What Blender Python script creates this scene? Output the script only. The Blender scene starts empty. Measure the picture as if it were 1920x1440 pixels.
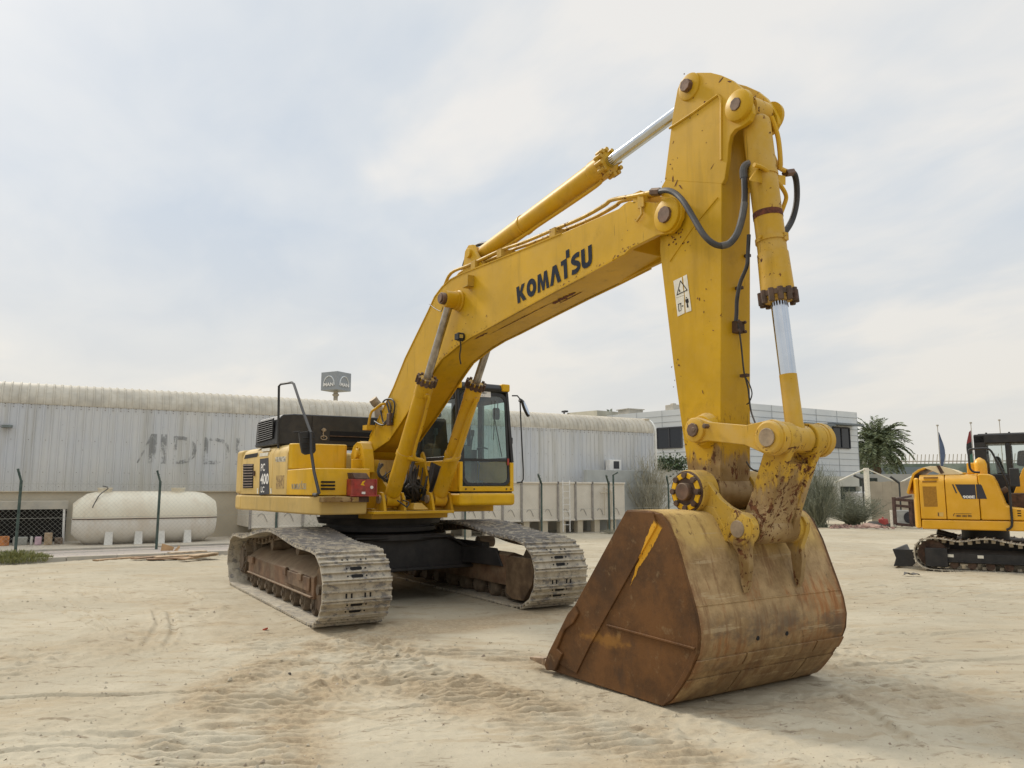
import bpy, bmesh, math, random
import numpy as np
from mathutils import Vector, Matrix
random.seed(7)
R = math.radians
scn = bpy.context.scene
COL = scn.collection

# ------------------------------------------------------------------ camera
CAM = np.array([11.54, -4.44, 1.567]); YAW = R(149.42); PIT = .135; FPX = 1457.5
cam_d = bpy.data.cameras.new('camera'); cam = bpy.data.objects.new('camera', cam_d); COL.objects.link(cam)
cam.location = CAM
fwd = Vector((math.cos(YAW)*math.cos(PIT), math.sin(YAW)*math.cos(PIT), math.sin(PIT)))
cam.rotation_euler = fwd.to_track_quat('-Z', 'Y').to_euler()
cam_d.sensor_width = 36; cam_d.lens = 36*FPX/1920; cam_d.clip_end = 3000; cam_d.clip_start = .05
scn.camera = cam
scn.render.resolution_x = 1024; scn.render.resolution_y = 768

# ------------------------------------------------------------------ sky, sun, exposure
SUN_AZ = R(196); SUN_EL = R(38)
w = bpy.data.worlds.new('World'); scn.world = w; w.use_nodes = True
nt = w.node_tree; nt.nodes.clear()
def nn(t, typ, **kw):
    n = t.nodes.new(typ)
    for k, v in kw.items():
        if hasattr(n, k): setattr(n, k, v)
    return n
out = nn(nt, 'ShaderNodeOutputWorld'); bg = nn(nt, 'ShaderNodeBackground'); bg.inputs[1].default_value = .1
sky = nn(nt, 'ShaderNodeTexSky', sky_type='NISHITA', sun_disc=False, sun_elevation=SUN_EL, sun_rotation=R(90)-SUN_AZ, dust_density=4.0, air_density=1.2)
tc = nn(nt, 'ShaderNodeTexCoord'); sep = nn(nt, 'ShaderNodeSeparateXYZ'); nt.links.new(tc.outputs['Generated'], sep.inputs[0])
def wm(op, a, b=None, clamp=False):
    n = nn(nt, 'ShaderNodeMath', operation=op, use_clamp=clamp)
    for i, v in enumerate((a, b)):
        if v is None: continue
        if isinstance(v, (int, float)): n.inputs[i].default_value = v
        else: nt.links.new(v, n.inputs[i])
    return n.outputs[0]
zz = wm('ADD', wm('MAXIMUM', sep.outputs[2], 0.0), .16)
cx = wm('DIVIDE', sep.outputs[0], zz); cy = wm('DIVIDE', sep.outputs[1], zz)
cmb = nn(nt, 'ShaderNodeCombineXYZ'); nt.links.new(cx, cmb.inputs[0]); nt.links.new(cy, cmb.inputs[1])
def wnoise(scale, det, rough, dist, st=(1, 1, 1), rot=0.):
    mp = nn(nt, 'ShaderNodeMapping'); mp.inputs['Scale'].default_value = st; mp.inputs['Rotation'].default_value = (0, 0, rot); nt.links.new(cmb.outputs[0], mp.inputs[0])
    n = nn(nt, 'ShaderNodeTexNoise'); n.inputs['Scale'].default_value = scale; n.inputs['Detail'].default_value = det; n.inputs['Roughness'].default_value = rough; n.inputs['Distortion'].default_value = dist
    nt.links.new(mp.outputs[0], n.inputs['Vector']); return n.outputs[0]
nA = wnoise(.62, 5, .5, .3, (1, 1.5, 1), R(35)); nB = wnoise(2.0, 6, .55, .4, (1, 1.6, 1), R(20))
nC = wm('ADD', wm('MULTIPLY', nA, .74), wm('MULTIPLY', nB, .26))
cr = nn(nt, 'ShaderNodeValToRGB'); nt.links.new(nC, cr.inputs[0])
cr.color_ramp.elements[0].position = .38; cr.color_ramp.elements[0].color = (.585, .66, .75, 1)
cr.color_ramp.elements[1].position = .60; cr.color_ramp.elements[1].color = (.88, .862, .83, 1)
e_ = cr.color_ramp.elements.new(.50); e_.color = (.70, .745, .79, 1)
# cream haze band towards the horizon
hz = wm('SUBTRACT', 1.0, wm('DIVIDE', wm('MAXIMUM', sep.outputs[2], 0.0), .34), clamp=True)
hz = wm('MULTIPLY', wm('POWER', hz, 1.3), .95)
mh = nn(nt, 'ShaderNodeMix', data_type='RGBA'); nt.links.new(hz, mh.inputs[0]); nt.links.new(cr.outputs[0], mh.inputs[6]); mh.inputs[7].default_value = (.84, .795, .71, 1)
# overcast sky is brighter overhead
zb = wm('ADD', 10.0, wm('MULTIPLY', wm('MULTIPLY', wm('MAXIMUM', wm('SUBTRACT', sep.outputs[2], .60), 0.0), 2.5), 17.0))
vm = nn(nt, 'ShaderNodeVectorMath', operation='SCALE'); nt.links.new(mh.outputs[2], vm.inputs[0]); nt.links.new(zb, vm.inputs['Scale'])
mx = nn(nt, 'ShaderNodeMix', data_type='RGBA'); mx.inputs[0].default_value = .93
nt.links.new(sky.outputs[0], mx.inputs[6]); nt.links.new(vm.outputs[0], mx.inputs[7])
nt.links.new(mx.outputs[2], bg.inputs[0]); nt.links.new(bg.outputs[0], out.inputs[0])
sl = bpy.data.lights.new('sun', 'SUN'); sl.energy = 2.3; sl.angle = R(10); sl.color = (1, .93, .82)
so = bpy.data.objects.new('sun', sl); COL.objects.link(so)
sd = Vector((math.cos(SUN_AZ)*math.cos(SUN_EL), math.sin(SUN_AZ)*math.cos(SUN_EL), math.sin(SUN_EL)))
so.rotation_euler = sd.to_track_quat('Z', 'Y').to_euler()
scn.view_settings.view_transform = 'Standard'; scn.view_settings.look = 'None'; scn.view_settings.exposure = 0; scn.view_settings.gamma = 1

# ------------------------------------------------------------------ measuring helpers: a pixel of the photograph -> a point on a known real plane
TH = R(3.1)                          # the upper body stands swung 3.1 degrees from the tracks
def rotz(v, a): return np.array([v[0]*math.cos(a)-v[1]*math.sin(a), v[0]*math.sin(a)+v[1]*math.cos(a), v[2]])
def ray(px, py):
    F = np.array([math.cos(YAW)*math.cos(PIT), math.sin(YAW)*math.cos(PIT), math.sin(PIT)]); Rr = np.array([math.sin(YAW), -math.cos(YAW), 0.]); U = np.cross(Rr, F)
    return F*FPX + Rr*(px-960) - U*(py-720)
def plane(px, py, axis, val, org=(0, 0, 0), a=0.):
    C = rotz(CAM-np.array(org), -a); d = rotz(ray(px, py), -a)
    return tuple((C + d*(val-C[axis])/d[axis]).tolist())
def S(px, py, y): return plane(px, py, 1, y, a=TH)
def SXp(px, py, x): return plane(px, py, 0, x, a=TH)
def Wp(px, py, axis, val): return plane(px, py, axis, val)
def D(px, depth, py=None, z=0.):
    lat = (px-960)/FPX*depth
    zz_ = z if py is None else 1.567+(918-py)/FPX*depth
    return (11.54-.8609*depth+.5088*lat, -4.44+.5088*depth+.8609*lat, zz_)

# ------------------------------------------------------------------ mesh builder
def catmull(pts, n=6, closed=False):
    P = [Vector(p) for p in pts]; o = []
    m = len(P); rng = range(m) if closed else range(m-1)
    for i in rng:
        a, b, c, d = (P[(i-1) % m], P[i], P[(i+1) % m], P[(i+2) % m]) if closed else (P[max(i-1, 0)], P[i], P[i+1], P[min(i+2, m-1)])
        for k in range(n):
            t = k/n
            o.append(.5*((2*b)+(c-a)*t+(2*a-5*b+4*c-d)*t*t+(3*b-a-3*c+d)*t*t*t))
    if not closed: o.append(P[-1])
    return o
class MB:
    def __init__(s): s.v = []; s.f = []; s.m = []
    def add(s, vs, fs, m=0):
        o = len(s.v); s.v += [tuple(v) for v in vs]; s.f += [tuple(i+o for i in f) for f in fs]; s.m += [m]*len(fs); return s
    def box(s, x0, x1, y0, y1, z0, z1, m=0):
        return s.add([(x, y, z) for z in (z0, z1) for y in (y0, y1) for x in (x0, x1)], [(0, 2, 3, 1), (4, 5, 7, 6), (0, 1, 5, 4), (2, 6, 7, 3), (0, 4, 6, 2), (1, 3, 7, 5)], m)
    def hexa(s, b, t, m=0):          # bottom and top quads
        return s.add(list(b)+list(t), [(3, 2, 1, 0), (4, 5, 6, 7), (0, 1, 5, 4), (1, 2, 6, 5), (2, 3, 7, 6), (3, 0, 4, 7)], m)
    def prism(s, pts, a0, a1, ax='y', m=0):
        f = {'y': lambda p, a: (p[0], a, p[-1]), 'x': lambda p, a: (a, p[0], p[1]), 'z': lambda p, a: (p[0], p[1], a)}[ax]
        n = len(pts)
        A = a0 if callable(a0) else (lambda p: a0); Bf = a1 if callable(a1) else (lambda p: a1)
        vs = [f(p, A(p)) for p in pts]+[f(p, Bf(p)) for p in pts]
        fs = [tuple(range(n)), tuple(range(2*n-1, n-1, -1))]+[((i+1) % n, i, i+n, (i+1) % n+n) for i in range(n)]
        return s.add(vs, fs, m)
    def lathe(s, p0, p1, prof, n=20, m=0):   # prof: (t along p0->p1 in metres from p0, radius)
        p0 = Vector(p0); d = (Vector(p1)-p0).normalized(); a = d.orthogonal().normalized(); b = d.cross(a)
        o = len(s.v)
        for t, r in prof:
            for k in range(n):
                c = 2*math.pi*k/n; s.v.append(tuple(p0+d*t+(a*math.cos(c)+b*math.sin(c))*r))
        for i in range(len(prof)-1):
            for k in range(n):
                k2 = (k+1) % n; s.f.append((o+i*n+k, o+i*n+k2, o+(i+1)*n+k2, o+(i+1)*n+k)); s.m.append(m)
        s.f.append(tuple(o+k for k in range(n-1, -1, -1))); s.f.append(tuple(o+(len(prof)-1)*n+k for k in range(n))); s.m += [m, m]
        return s
    def cyl(s, p0, p1, r, r2=None, n=16, m=0):
        L = (Vector(p1)-Vector(p0)).length
        return s.lathe(p0, p1, [(0, r), (L, r if r2 is None else r2)], n, m)
    def tube(s, path, r, n=6, m=0, rf=None):
        P = [Vector(p) for p in path]; o = len(s.v); u = None
        for i, p in enumerate(P):
            d = (P[min(i+1, len(P)-1)]-P[max(i-1, 0)])
            d = d.normalized() if d.length > 1e-9 else Vector((0, 0, 1))
            u = d.orthogonal().normalized() if u is None else (u-d*u.dot(d))
            if u.length < 1e-6: u = d.orthogonal()
            u.normalize(); b = d.cross(u); rr = r if rf is None else r*rf(i/(len(P)-1))
            for k in range(n):
                c = 2*math.pi*k/n; s.v.append(tuple(p+(u*math.cos(c)+b*math.sin(c))*rr))
        for i in range(len(P)-1):
            for k in range(n):
                k2 = (k+1) % n; s.f.append((o+i*n+k, o+i*n+k2, o+(i+1)*n+k2, o+(i+1)*n+k)); s.m.append(m)
        s.f.append(tuple(o+k for k in range(n-1, -1, -1))); s.f.append(tuple(o+(len(P)-1)*n+k for k in range(n))); s.m += [m, m]
        return s
    def bolts(s, c, axis, rad, nb, br, bh, ph=0, m=0, nn_=6):   # ring of bolt heads
        c = Vector(c); d = Vector(axis).normalized(); a = d.orthogonal().normalized(); b = d.cross(a)
        for k in range(nb):
            t = ph+2*math.pi*k/nb; p = c+(a*math.cos(t)+b*math.sin(t))*rad
            s.cyl(p, p+d*bh, br, n=nn_, m=m)
        return s
    def build(s, name, mats, parent=None, bevel=0, rot=0., smooth=True, seg=2, kind=None, ang=35, nobj=False):
        me = bpy.data.meshes.new(name); me.from_pydata(s.v, [], s.f)
        if not isinstance(mats, (list, tuple)): mats = [mats]
        for mt in mats: me.materials.append(mt)
        if max(s.m or [0]) > 0: me.polygons.foreach_set('material_index', s.m)
        bm = bmesh.new(); bm.from_mesh(me); bmesh.ops.recalc_face_normals(bm, faces=bm.faces)
        if smooth:
            for f in bm.faces: f.smooth = True
            for e in bm.edges:
                if len(e.link_faces) != 2 or e.calc_face_angle(9) > R(ang): e.smooth = False
        bm.to_mesh(me); bm.free()
        o = bpy.data.objects.new(name, me); COL.objects.link(o)
        if parent is not None: o.parent = parent
        o.rotation_euler[2] = rot
        if bevel:
            b = o.modifiers.new('bevel', 'BEVEL'); b.width = bevel; b.segments = seg; b.limit_method = 'ANGLE'; b.angle_limit = R(40); b.harden_normals = True
        if kind: o['kind'] = kind
        return o
def tag(o, label, cat, group=None):
    o['label'] = label; o['category'] = cat
    if group: o['group'] = group
    return o
def empty(name, loc, label, cat, group=None, rz=0.):
    o = bpy.data.objects.new(name, None); COL.objects.link(o); o.location = loc; o.rotation_euler[2] = rz; o.empty_display_size = .2
    return tag(o, label, cat, group)

# ------------------------------------------------------------------ materials
def srgb(r, g, b):
    f = lambda c: (c/255/12.92) if c/255 <= .04045 else ((c/255+.055)/1.055)**2.4
    return (f(r), f(g), f(b), 1)
class NT:
    def __init__(s, name, rough=.6, metal=0., col=(.5, .5, .5, 1), spec=.5):
        s.mat = bpy.data.materials.new(name); s.mat.use_nodes = True; s.t = s.mat.node_tree
        s.p = s.t.nodes['Principled BSDF']; s.p.inputs['Roughness'].default_value = rough; s.p.inputs['Metallic'].default_value = metal
        s.p.inputs['Base Color'].default_value = col if len(col) == 4 else (*col, 1); s.p.inputs['Specular IOR Level'].default_value = spec
        s.tc = s.t.nodes.new('ShaderNodeTexCoord'); s.ob = s.tc.outputs['Object']
    def _s(s, sock, v):
        if v is None: return
        if isinstance(v, bpy.types.NodeSocket): s.t.links.new(v, sock)
        else: sock.default_value = v
    def noise(s, scale, detail=4, rough=.55, vec=None, stretch=None, dist=0, rot=0.):
        v = vec or s.ob
        if rot:
            mp = s.t.nodes.new('ShaderNodeMapping'); mp.inputs['Rotation'].default_value = (0, 0, rot); s.t.links.new(v, mp.inputs[0]); v = mp.outputs[0]
        if stretch:
            mp = s.t.nodes.new('ShaderNodeMapping'); mp.inputs['Scale'].default_value = stretch; s.t.links.new(v, mp.inputs[0]); v = mp.outputs[0]
        n = s.t.nodes.new('ShaderNodeTexNoise'); s.t.links.new(v, n.inputs['Vector'])
        n.inputs['Scale'].default_value = scale; n.inputs['Detail'].default_value = detail; n.inputs['Roughness'].default_value = rough; n.inputs['Distortion'].default_value = dist
        return n.outputs[0]
    def voro(s, scale, feat='F1', vec=None):
        n = s.t.nodes.new('ShaderNodeTexVoronoi'); n.feature = feat; n.inputs['Scale'].default_value = scale; s.t.links.new(vec or s.ob, n.inputs['Vector']); return n.outputs[0]
    def ramp(s, v, a, b):            # smoothstep a..b -> 0..1
        n = s.t.nodes.new('ShaderNodeMapRange'); n.interpolation_type = 'SMOOTHSTEP'; s.t.links.new(v, n.inputs[0])
        n.inputs[1].default_value = a; n.inputs[2].default_value = b; return n.outputs[0]
    def m(s, op, a, b=None, clamp=False):
        n = s.t.nodes.new('ShaderNodeMath'); n.operation = op; n.use_clamp = clamp; s._s(n.inputs[0], a); s._s(n.inputs[1], b); return n.outputs[0]
    def mix(s, f, a, b):
        n = s.t.nodes.new('ShaderNodeMix'); n.data_type = 'RGBA'; s._s(n.inputs[0], f)
        s._s(n.inputs[6], a if isinstance(a, bpy.types.NodeSocket) else (*a[:3], 1)); s._s(n.inputs[7], b if isinstance(b, bpy.types.NodeSocket) else (*b[:3], 1)); return n.outputs[2]
    def xyz(s, v=None):
        n = s.t.nodes.new('ShaderNodeSeparateXYZ'); s.t.links.new(v or s.ob, n.inputs[0]); return n.outputs
    def up(s):
        g = s.t.nodes.new('ShaderNodeNewGeometry'); return s.xyz(g.outputs['True Normal'])[2]
    def base(s, c): s._s(s.p.inputs['Base Color'], c)
    def rough(s, r): s._s(s.p.inputs['Roughness'], r)
    def bump(s, h, st=.3, dist=.01):
        b = s.t.nodes.new('ShaderNodeBump'); b.inputs['Strength'].default_value = st; b.inputs['Distance'].default_value = dist
        s.t.links.new(h, b.inputs['Height']); s.t.links.new(b.outputs[0], s.p.inputs['Normal'])
def sc(c, k): return tuple(x*k for x in c[:3])

def paint(name, col, chip=.66, dust=.35, rough=.42, chipc=(.075, .028, .012), dustc=(.50, .41, .27), mud=None, cs=9, fade=.12, light=None):
    a = NT(name, rough+.06, spec=.2)
    v = a.noise(1.7, 4)
    c = a.mix(a.ramp(v, .3, .7), sc(col, 1-fade), sc(col, 1+fade*.5))
    fine = a.noise(26, 5, .7)
    c = a.mix(a.m('MULTIPLY', a.ramp(fine, .45, .75), .05), c, dustc)
    # dust settles on upward faces, thin film elsewhere
    dn = a.noise(3.1, 6, .65)
    df = a.m('ADD', a.m('MULTIPLY', a.ramp(a.up(), .45, .95), .45), a.m('MULTIPLY', a.ramp(dn, .38, .72), dust), clamp=True)
    c = a.mix(df, c, dustc)
    # rain streaks of dirt
    st = a.noise(7, 5, .6, stretch=(1, 1, .09))
    c = a.mix(a.m('MULTIPLY', a.ramp(st, .52, .75), .38), c, sc(col, .45))
    fd = a.noise(.8, 5, .6); c = a.mix(a.m('MULTIPLY', a.ramp(fd, .48, .7), .13), c, a.mix(.35, col, (.62, .50, .30)))
    gm_ = a.noise(2.4, 6, .68); c = a.mix(a.m('MULTIPLY', a.ramp(gm_, .56, .74), .35), c, sc(col, .55))
    scn_ = a.noise(5, 3, .5, stretch=(4.5, 4.5, .35)); c = a.mix(a.m('MULTIPLY', a.ramp(scn_, .70, .72), .5), c, sc(col, .3))
    # rusty chips and scratches
    big = a.noise(1.1, 3)
    ch = a.noise(cs, 7, .72, dist=.6)
    th = a.m('ADD', ch, a.m('MULTIPLY', a.m('SUBTRACT', big, .5), .28))
    cm = a.ramp(th, chip, chip+.015)
    sp = a.noise(34, 3, .6); cm = a.m('MAXIMUM', cm, a.m('MULTIPLY', a.ramp(a.m('ADD', sp, a.m('MULTIPLY', a.m('SUBTRACT', big, .5), .3)), chip+.075, chip+.09), 1))
    if mud:                          # splashed mud and bare metal below a height
        z0, z1 = mud
        zc = a.xyz()[2]
        mm = a.m('ADD', a.m('SUBTRACT', 1, a.ramp(zc, z0, z1)), a.m('MULTIPLY', a.m('SUBTRACT', a.noise(5, 6, .7, stretch=(1, 1, .35)), .5), 2.2))
        mm = a.ramp(mm, .45, .8)
        c = a.mix(a.m('MULTIPLY', mm, .82), c, a.mix(a.ramp(a.noise(4, 5), .35, .65), (.17, .105, .055), (.36, .26, .15)))
        c2 = a.noise(18, 6, .7, stretch=(1, 1, .5)); cm = a.m('MAXIMUM', cm, a.m('MULTIPLY', a.ramp(c2, .58, .62), a.m('SUBTRACT', 1, a.ramp(zc, z0, z1+.35))))
    c = a.mix(cm, c, a.mix(a.ramp(a.noise(20, 3), .4, .6), chipc, (.17, .07, .03)))
    a.base(c)
    a.rough(a.m('ADD', rough, a.m('MULTIPLY', a.m('MAXIMUM', df, cm), .4)))
    a.bump(a.m('ADD', a.m('SUBTRACT', a.m('MULTIPLY', a.noise(60, 3), .15), a.m('MULTIPLY', cm, .5)), a.m('MULTIPLY', v, .3)), .35, .006)
    return a.mat
def plain(name, col, rough=.7, metal=0, var=.15, scale=6, dust=0., dustc=(.50, .41, .29), bump=.2, spec=.5, bs=None, bd=.004):
    a = NT(name, rough, metal, spec=spec)
    n = a.noise(scale, 6, .6)
    c = a.mix(a.ramp(n, .28, .72), sc(col, 1-var), sc(col, 1+var))
    if dust:
        d = a.m('ADD', a.m('MULTIPLY', a.ramp(a.up(), .3, .9), min(.65, dust*1.6)), a.m('MULTIPLY', a.ramp(a.noise(4, 6, .65), .35, .7), dust), clamp=True)
        c = a.mix(d, c, dustc)
    a.base(c)
    if bump: a.bump(a.noise(bs or scale*5, 5, .65), bump, bd)
    return a.mat
YEL = (.62, .33, .022); YELD = (.66, .40, .10)
M = {}
M['boom'] = paint('boom_yellow', (.575, .332, .006), chip=.69, dust=.05)
M['arm'] = paint('arm_yellow', (.55, .317, .006), chip=.685, dust=.04, mud=(1.62, 2.15))
M['cyl'] = paint('cylinder_yellow', (.60, .335, .006), chip=.69, dust=.12)
M['cylworn'] = paint('worn_cylinder_yellow', (.56, .325, .028), chip=.64, dust=.28, cs=12)
M['body'] = paint('body_yellow', (.70, .40, .013), chip=.76, dust=.14)
M['bodyside'] = paint('faded_body_yellow', (.60, .41, .13), chip=.77, dust=.45, dustc=(.50, .37, .17))
M['cab'] = paint('cab_yellow', (.74, .42, .007), chip=.74, dust=.08)
M['link'] = paint('worn_link_yellow', (.56, .33, .025), chip=.60, dust=.45, mud=(1.3, 2.1), cs=13, dustc=(.33, .23, .11))
M['ear'] = paint('worn_ear_yellow', (.54, .33, .04), chip=.62, dust=.5, mud=(.9, 1.5), cs=12, dustc=(.36, .26, .13))
M['black'] = plain('black_metal', (.012, .012, .013), .5, 0, .3, 5, dust=.03, bump=.15)
M['hood'] = plain('engine_hood_black', (.016, .017, .020), .45, 0, .25, 3, dust=.05)
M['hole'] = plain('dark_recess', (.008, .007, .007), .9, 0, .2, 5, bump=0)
M['rubber'] = plain('hose_rubber', (.02, .019, .02), .55, 0, .3, 12, dust=.06, bump=.3)
M['hosegrey'] = plain('hose_grey_sleeve', (.06, .062, .066), .6, 0, .3, 12, dust=.15)
M['rustd'] = plain('dark_rusty_steel', (.07, .035, .022), .75, .2, .5, 14, dust=.1, bump=.5)
M['pin'] = plain('pin_steel', (.13, .075, .05), .55, .5, .4, 10, dust=.15, bump=.3)
M['pindust'] = plain('dusty_pin_steel', (.30, .22, .14), .7, .2, .35, 10, dust=.3, bump=.4)
M['chrome'] = plain('chromed_rod', (.60, .63, .67), .16, 1, .10, 3, bump=.05)
M['chromedull'] = plain('dull_rod', (.34, .31, .28), .35, .9, .35, 8, bump=.1)
M['red'] = plain('red_box_paint', (.28, .02, .012), .5, 0, .4, 9, dust=.1)
M['white'] = plain('white_print', (.78, .76, .72), .6, 0, .08, 9, bump=0)
M['whiteold'] = plain('aged_white_print', (.70, .66, .55), .6, 0, .12, 14, bump=0)
M['navy'] = plain('dark_blue_lettering', (.022, .028, .042), .8, 0, .25, 20, bump=.1, spec=.1)
M['decal'] = plain('charcoal_decal', (.06, .06, .066), .7, 0, .15, 10, bump=0, spec=.2)
M['orange2'] = plain('small_machine_yellow', (.74, .37, .008), .32, 0, .08, 2, dust=.08, bump=.02)
M['cream2'] = plain('sunfaded_cream', (.74, .60, .36), .6, 0, .06, 3, bump=.1)
M['seat'] = plain('seat_fabric', (.03, .035, .033), .85, 0, .2, 8)
M['cabin'] = plain('cab_interior_grey', (.10, .12, .115), .7, 0, .2, 4)

def glass(name, tint=(.78, .90, .86), k=.16):
    a = NT(name); t = a.t; o = t.nodes['Material Output']
    tr = t.nodes.new('ShaderNodeBsdfTransparent'); tr.inputs[0].default_value = (*tint, 1)
    gl = t.nodes.new('ShaderNodeBsdfGlossy'); gl.inputs['Roughness'].default_value = .03; gl.inputs[0].default_value = (.9, .95, .95, 1)
    df = t.nodes.new('ShaderNodeBsdfDiffuse'); df.inputs[0].default_value = (.42, .40, .34, 1)
    lw = t.nodes.new('ShaderNodeLayerWeight'); lw.inputs[0].default_value = .35
    m1 = t.nodes.new('ShaderNodeMixShader'); t.links.new(a.m('ADD', a.m('MULTIPLY', lw.outputs['Fresnel'], .5), .05), m1.inputs[0]); t.links.new(tr.outputs[0], m1.inputs[1]); t.links.new(gl.outputs[0], m1.inputs[2])
    m2 = t.nodes.new('ShaderNodeMixShader'); t.links.new(a.m('MULTIPLY', a.ramp(a.noise(3, 5, .65), .35, .8), k), m2.inputs[0]); t.links.new(m1.outputs[0], m2.inputs[1]); t.links.new(df.outputs[0], m2.inputs[2])
    t.links.new(m2.outputs[0], o.inputs[0]); return a.mat
M['glass'] = glass('dusty_cab_glass', (.58, .76, .71), .18)
M['glass2'] = glass('side_window_glass', (.72, .80, .80), .12)

# lettering: built-in font turned into mesh, laid on a plane spanned by u (reading direction) and v (up)
def text_mb(s, org, u, v, h, mb=None, bold=.0, depth=.002, align='LEFT', sx=1., m=0):
    cu = bpy.data.curves.new('t', 'FONT'); cu.body = s; cu.size = 1.0; cu.offset = bold; cu.align_x = align; cu.resolution_u = 3
    ob = bpy.data.objects.new('t', cu); COL.objects.link(ob); bpy.context.view_layer.update()
    me = bpy.data.meshes.new_from_object(ob.evaluated_get(bpy.context.evaluated_depsgraph_get()))
    bpy.data.objects.remove(ob)
    u = Vector(u).normalized(); v = Vector(v).normalized(); n = u.cross(v); org = Vector(org); k = h/.72
    mb = mb or MB()
    vs = [org+u*(p.co.x*k*sx)+v*(p.co.y*k)+n*depth for p in me.vertices]
    mb.add(vs, [tuple(p.vertices) for p in me.polygons], m)
    bpy.data.meshes.remove(me)
    return mb
GL = {'K': (.85, [[(0, 0), (.27, 0), (.27, .42), (.5, 0), (.83, 0), (.5, .53), (.8, 1), (.5, 1), (.27, .6), (.27, 1), (0, 1)]]),
      'M': (1.02, [[(0, 0), (.24, 0), (.29, .6), (.43, 0), (.6, 0), (.74, .6), (.78, 0), (1.02, 0), (.9, 1), (.66, 1), (.515, .42), (.37, 1), (.1, 1)]]),
      'A': (.92, [[(0, 0), (.28, 0), (.46, .62), (.64, 0), (.93, 0), (.62, 1), (.3, 1)]]),
      'T': (.72, [[(.2, 0), (.47, 0), (.47, 1.0), (.7, 1.0), (.7, 1.42), (.43, 1.42), (.43, 1.02), (0, 1.0), (0, .76), (.2, .76)]]),
      'U': (.82, [[(.27, 1), (0, 1), (0, .33), (.05, .14), (.18, .03), (.4, 0), (.62, .03), (.75, .14), (.8, .33), (.8, 1), (.53, 1), (.53, .34), (.49, .27), (.4, .24), (.31, .27), (.27, .34)]])}
def logo_mb(c00, c10, c01, c11, n, off=.002, mb=None):
    """the heavy seven-letter word laid bilinearly between four corners (bottom-left, bottom-right, top-left, top-right)"""
    mb = mb or MB(); c00, c10, c01, c11 = map(Vector, (c00, c10, c01, c11)); n = Vector(n)*off
    gl = dict(GL)
    ring = [(.43+.43*math.cos(t), .5+.52*math.sin(t)) for t in [2*math.pi*k/24 for k in range(24)]]
    inn = [(.43+.15*math.cos(t), .5+.22*math.sin(t)) for t in [2*math.pi*k/24 for k in range(24)]]
    word = 'KOMATSU'; wid = {'O': .88, 'S': .74}; W_ = sum(gl[c][0] if c in gl else wid[c] for c in word)+.06*6
    P = lambda x, y: (c00*(1-x)+c10*x)*(1-y)+(c01*(1-x)+c11*x)*y+n
    x = 0
    for c in word:
        wd = gl[c][0] if c in gl else wid[c]
        if c in gl:
            for poly in gl[c][1]: mb.add([P((x+a)/W_, b) for a, b in poly], [tuple(range(len(poly)))])
        elif c == 'O':
            vs = [P((x+a)/W_, b) for a, b in ring+inn]; mb.add(vs, [(k, (k+1) % 24, 24+(k+1) % 24, 24+k) for k in range(24)])
        else:
            pth = catmull([(.66, .86, 0), (.45, .89, 0), (.2, .82, 0), (.14, .68, 0), (.3, .56, 0), (.5, .46, 0), (.6, .32, 0), (.5, .16, 0), (.28, .11, 0), (.04, .15, 0)], 4)
            L, Rr = [], []
            for i, p in enumerate(pth):
                d = (pth[min(i+1, len(pth)-1)]-pth[max(i-1, 0)]).normalized(); q = Vector((-d.y, d.x, 0))*.125
                L.append(p+q); Rr.append(p-q)
            k = len(pth); vs = [P((x+p.x)/W_, p.y) for p in L+Rr]; mb.add(vs, [(i, i+1, k+i+1, k+i) for i in range(k-1)])
        x += wd+.06
    return mb

# ================================================================== THE LARGE EXCAVATOR
ex = empty('excavator', (0, 0, 0), 'huge mud-stained yellow crawler excavator with rusty bucket resting on the sand', 'excavator')
def part(mb, name, mats, parent=None, bevel=0, label=None, **kw):
    top = parent is None
    o = mb.build(name, mats, ex if top else parent, bevel, TH if top else 0., **kw)
    if label: o['label'] = label
    return o

# ---- tracks -------------------------------------------------------
path_r = [(2.4, 0), (1.2, 0), (0, 0), (-1.2, 0), (-1.95, 0), (-2.2, .10), (-2.36, .32), (-2.36, .58), (-2.22, .78), (-1.92, .87), (-1.3, .86), (-.8, .92), (-.15, 1.0), (.45, 1.04), (.86, 1.01), (1.31, .96), (1.79, .91), (2.3, .90), (2.66, .87), (2.86, .74), (2.97, .56), (2.98, .38), (2.88, .18), (2.70, .05)]
path_l = [(2.4, 0), (1.2, 0), (0, 0), (-1.2, 0), (-1.95, 0), (-2.2, .10), (-2.36, .32), (-2.36, .58), (-2.22, .80), (-1.92, .92), (-1.3, .98), (-.6, 1.03), (.0, 1.08), (.5, 1.10), (.95, 1.08), (1.4, 1.03), (1.85, .97), (2.3, .95), (2.66, .91), (2.88, .80), (3.0, .58), (3.0, .38), (2.90, .18), (2.70, .05)]
def resample(pts, n):
    P = catmull([(a, 0, b) for a, b in pts], 10, True); P.append(P[0])
    L = [0]
    for i in range(1, len(P)): L.append(L[-1]+(P[i]-P[i-1]).length)
    T = L[-1]; out_ = []; j = 0
    for k in range(n):
        t = T*k/n
        while L[j+1] < t: j += 1
        out_.append(P[j].lerp(P[j+1], (t-L[j])/(L[j+1]-L[j])))
    return out_, T
a = NT('track_shoe_steel', .7)
geo_ = a.t.nodes.new('ShaderNodeNewGeometry'); a.ob = geo_.outputs['Position']; oi = a.t.nodes.new('ShaderNodeObjectInfo')
n_ = a.noise(5, 6, .7, stretch=(.35, 1.6, 1)); n2_ = a.noise(17, 6, .7, stretch=(1, .6, 1)); geo = a.noise(2.2, 3)
c = a.mix(a.ramp(n_, .35, .65), (.37, .315, .23), (.54, .475, .36))
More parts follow.
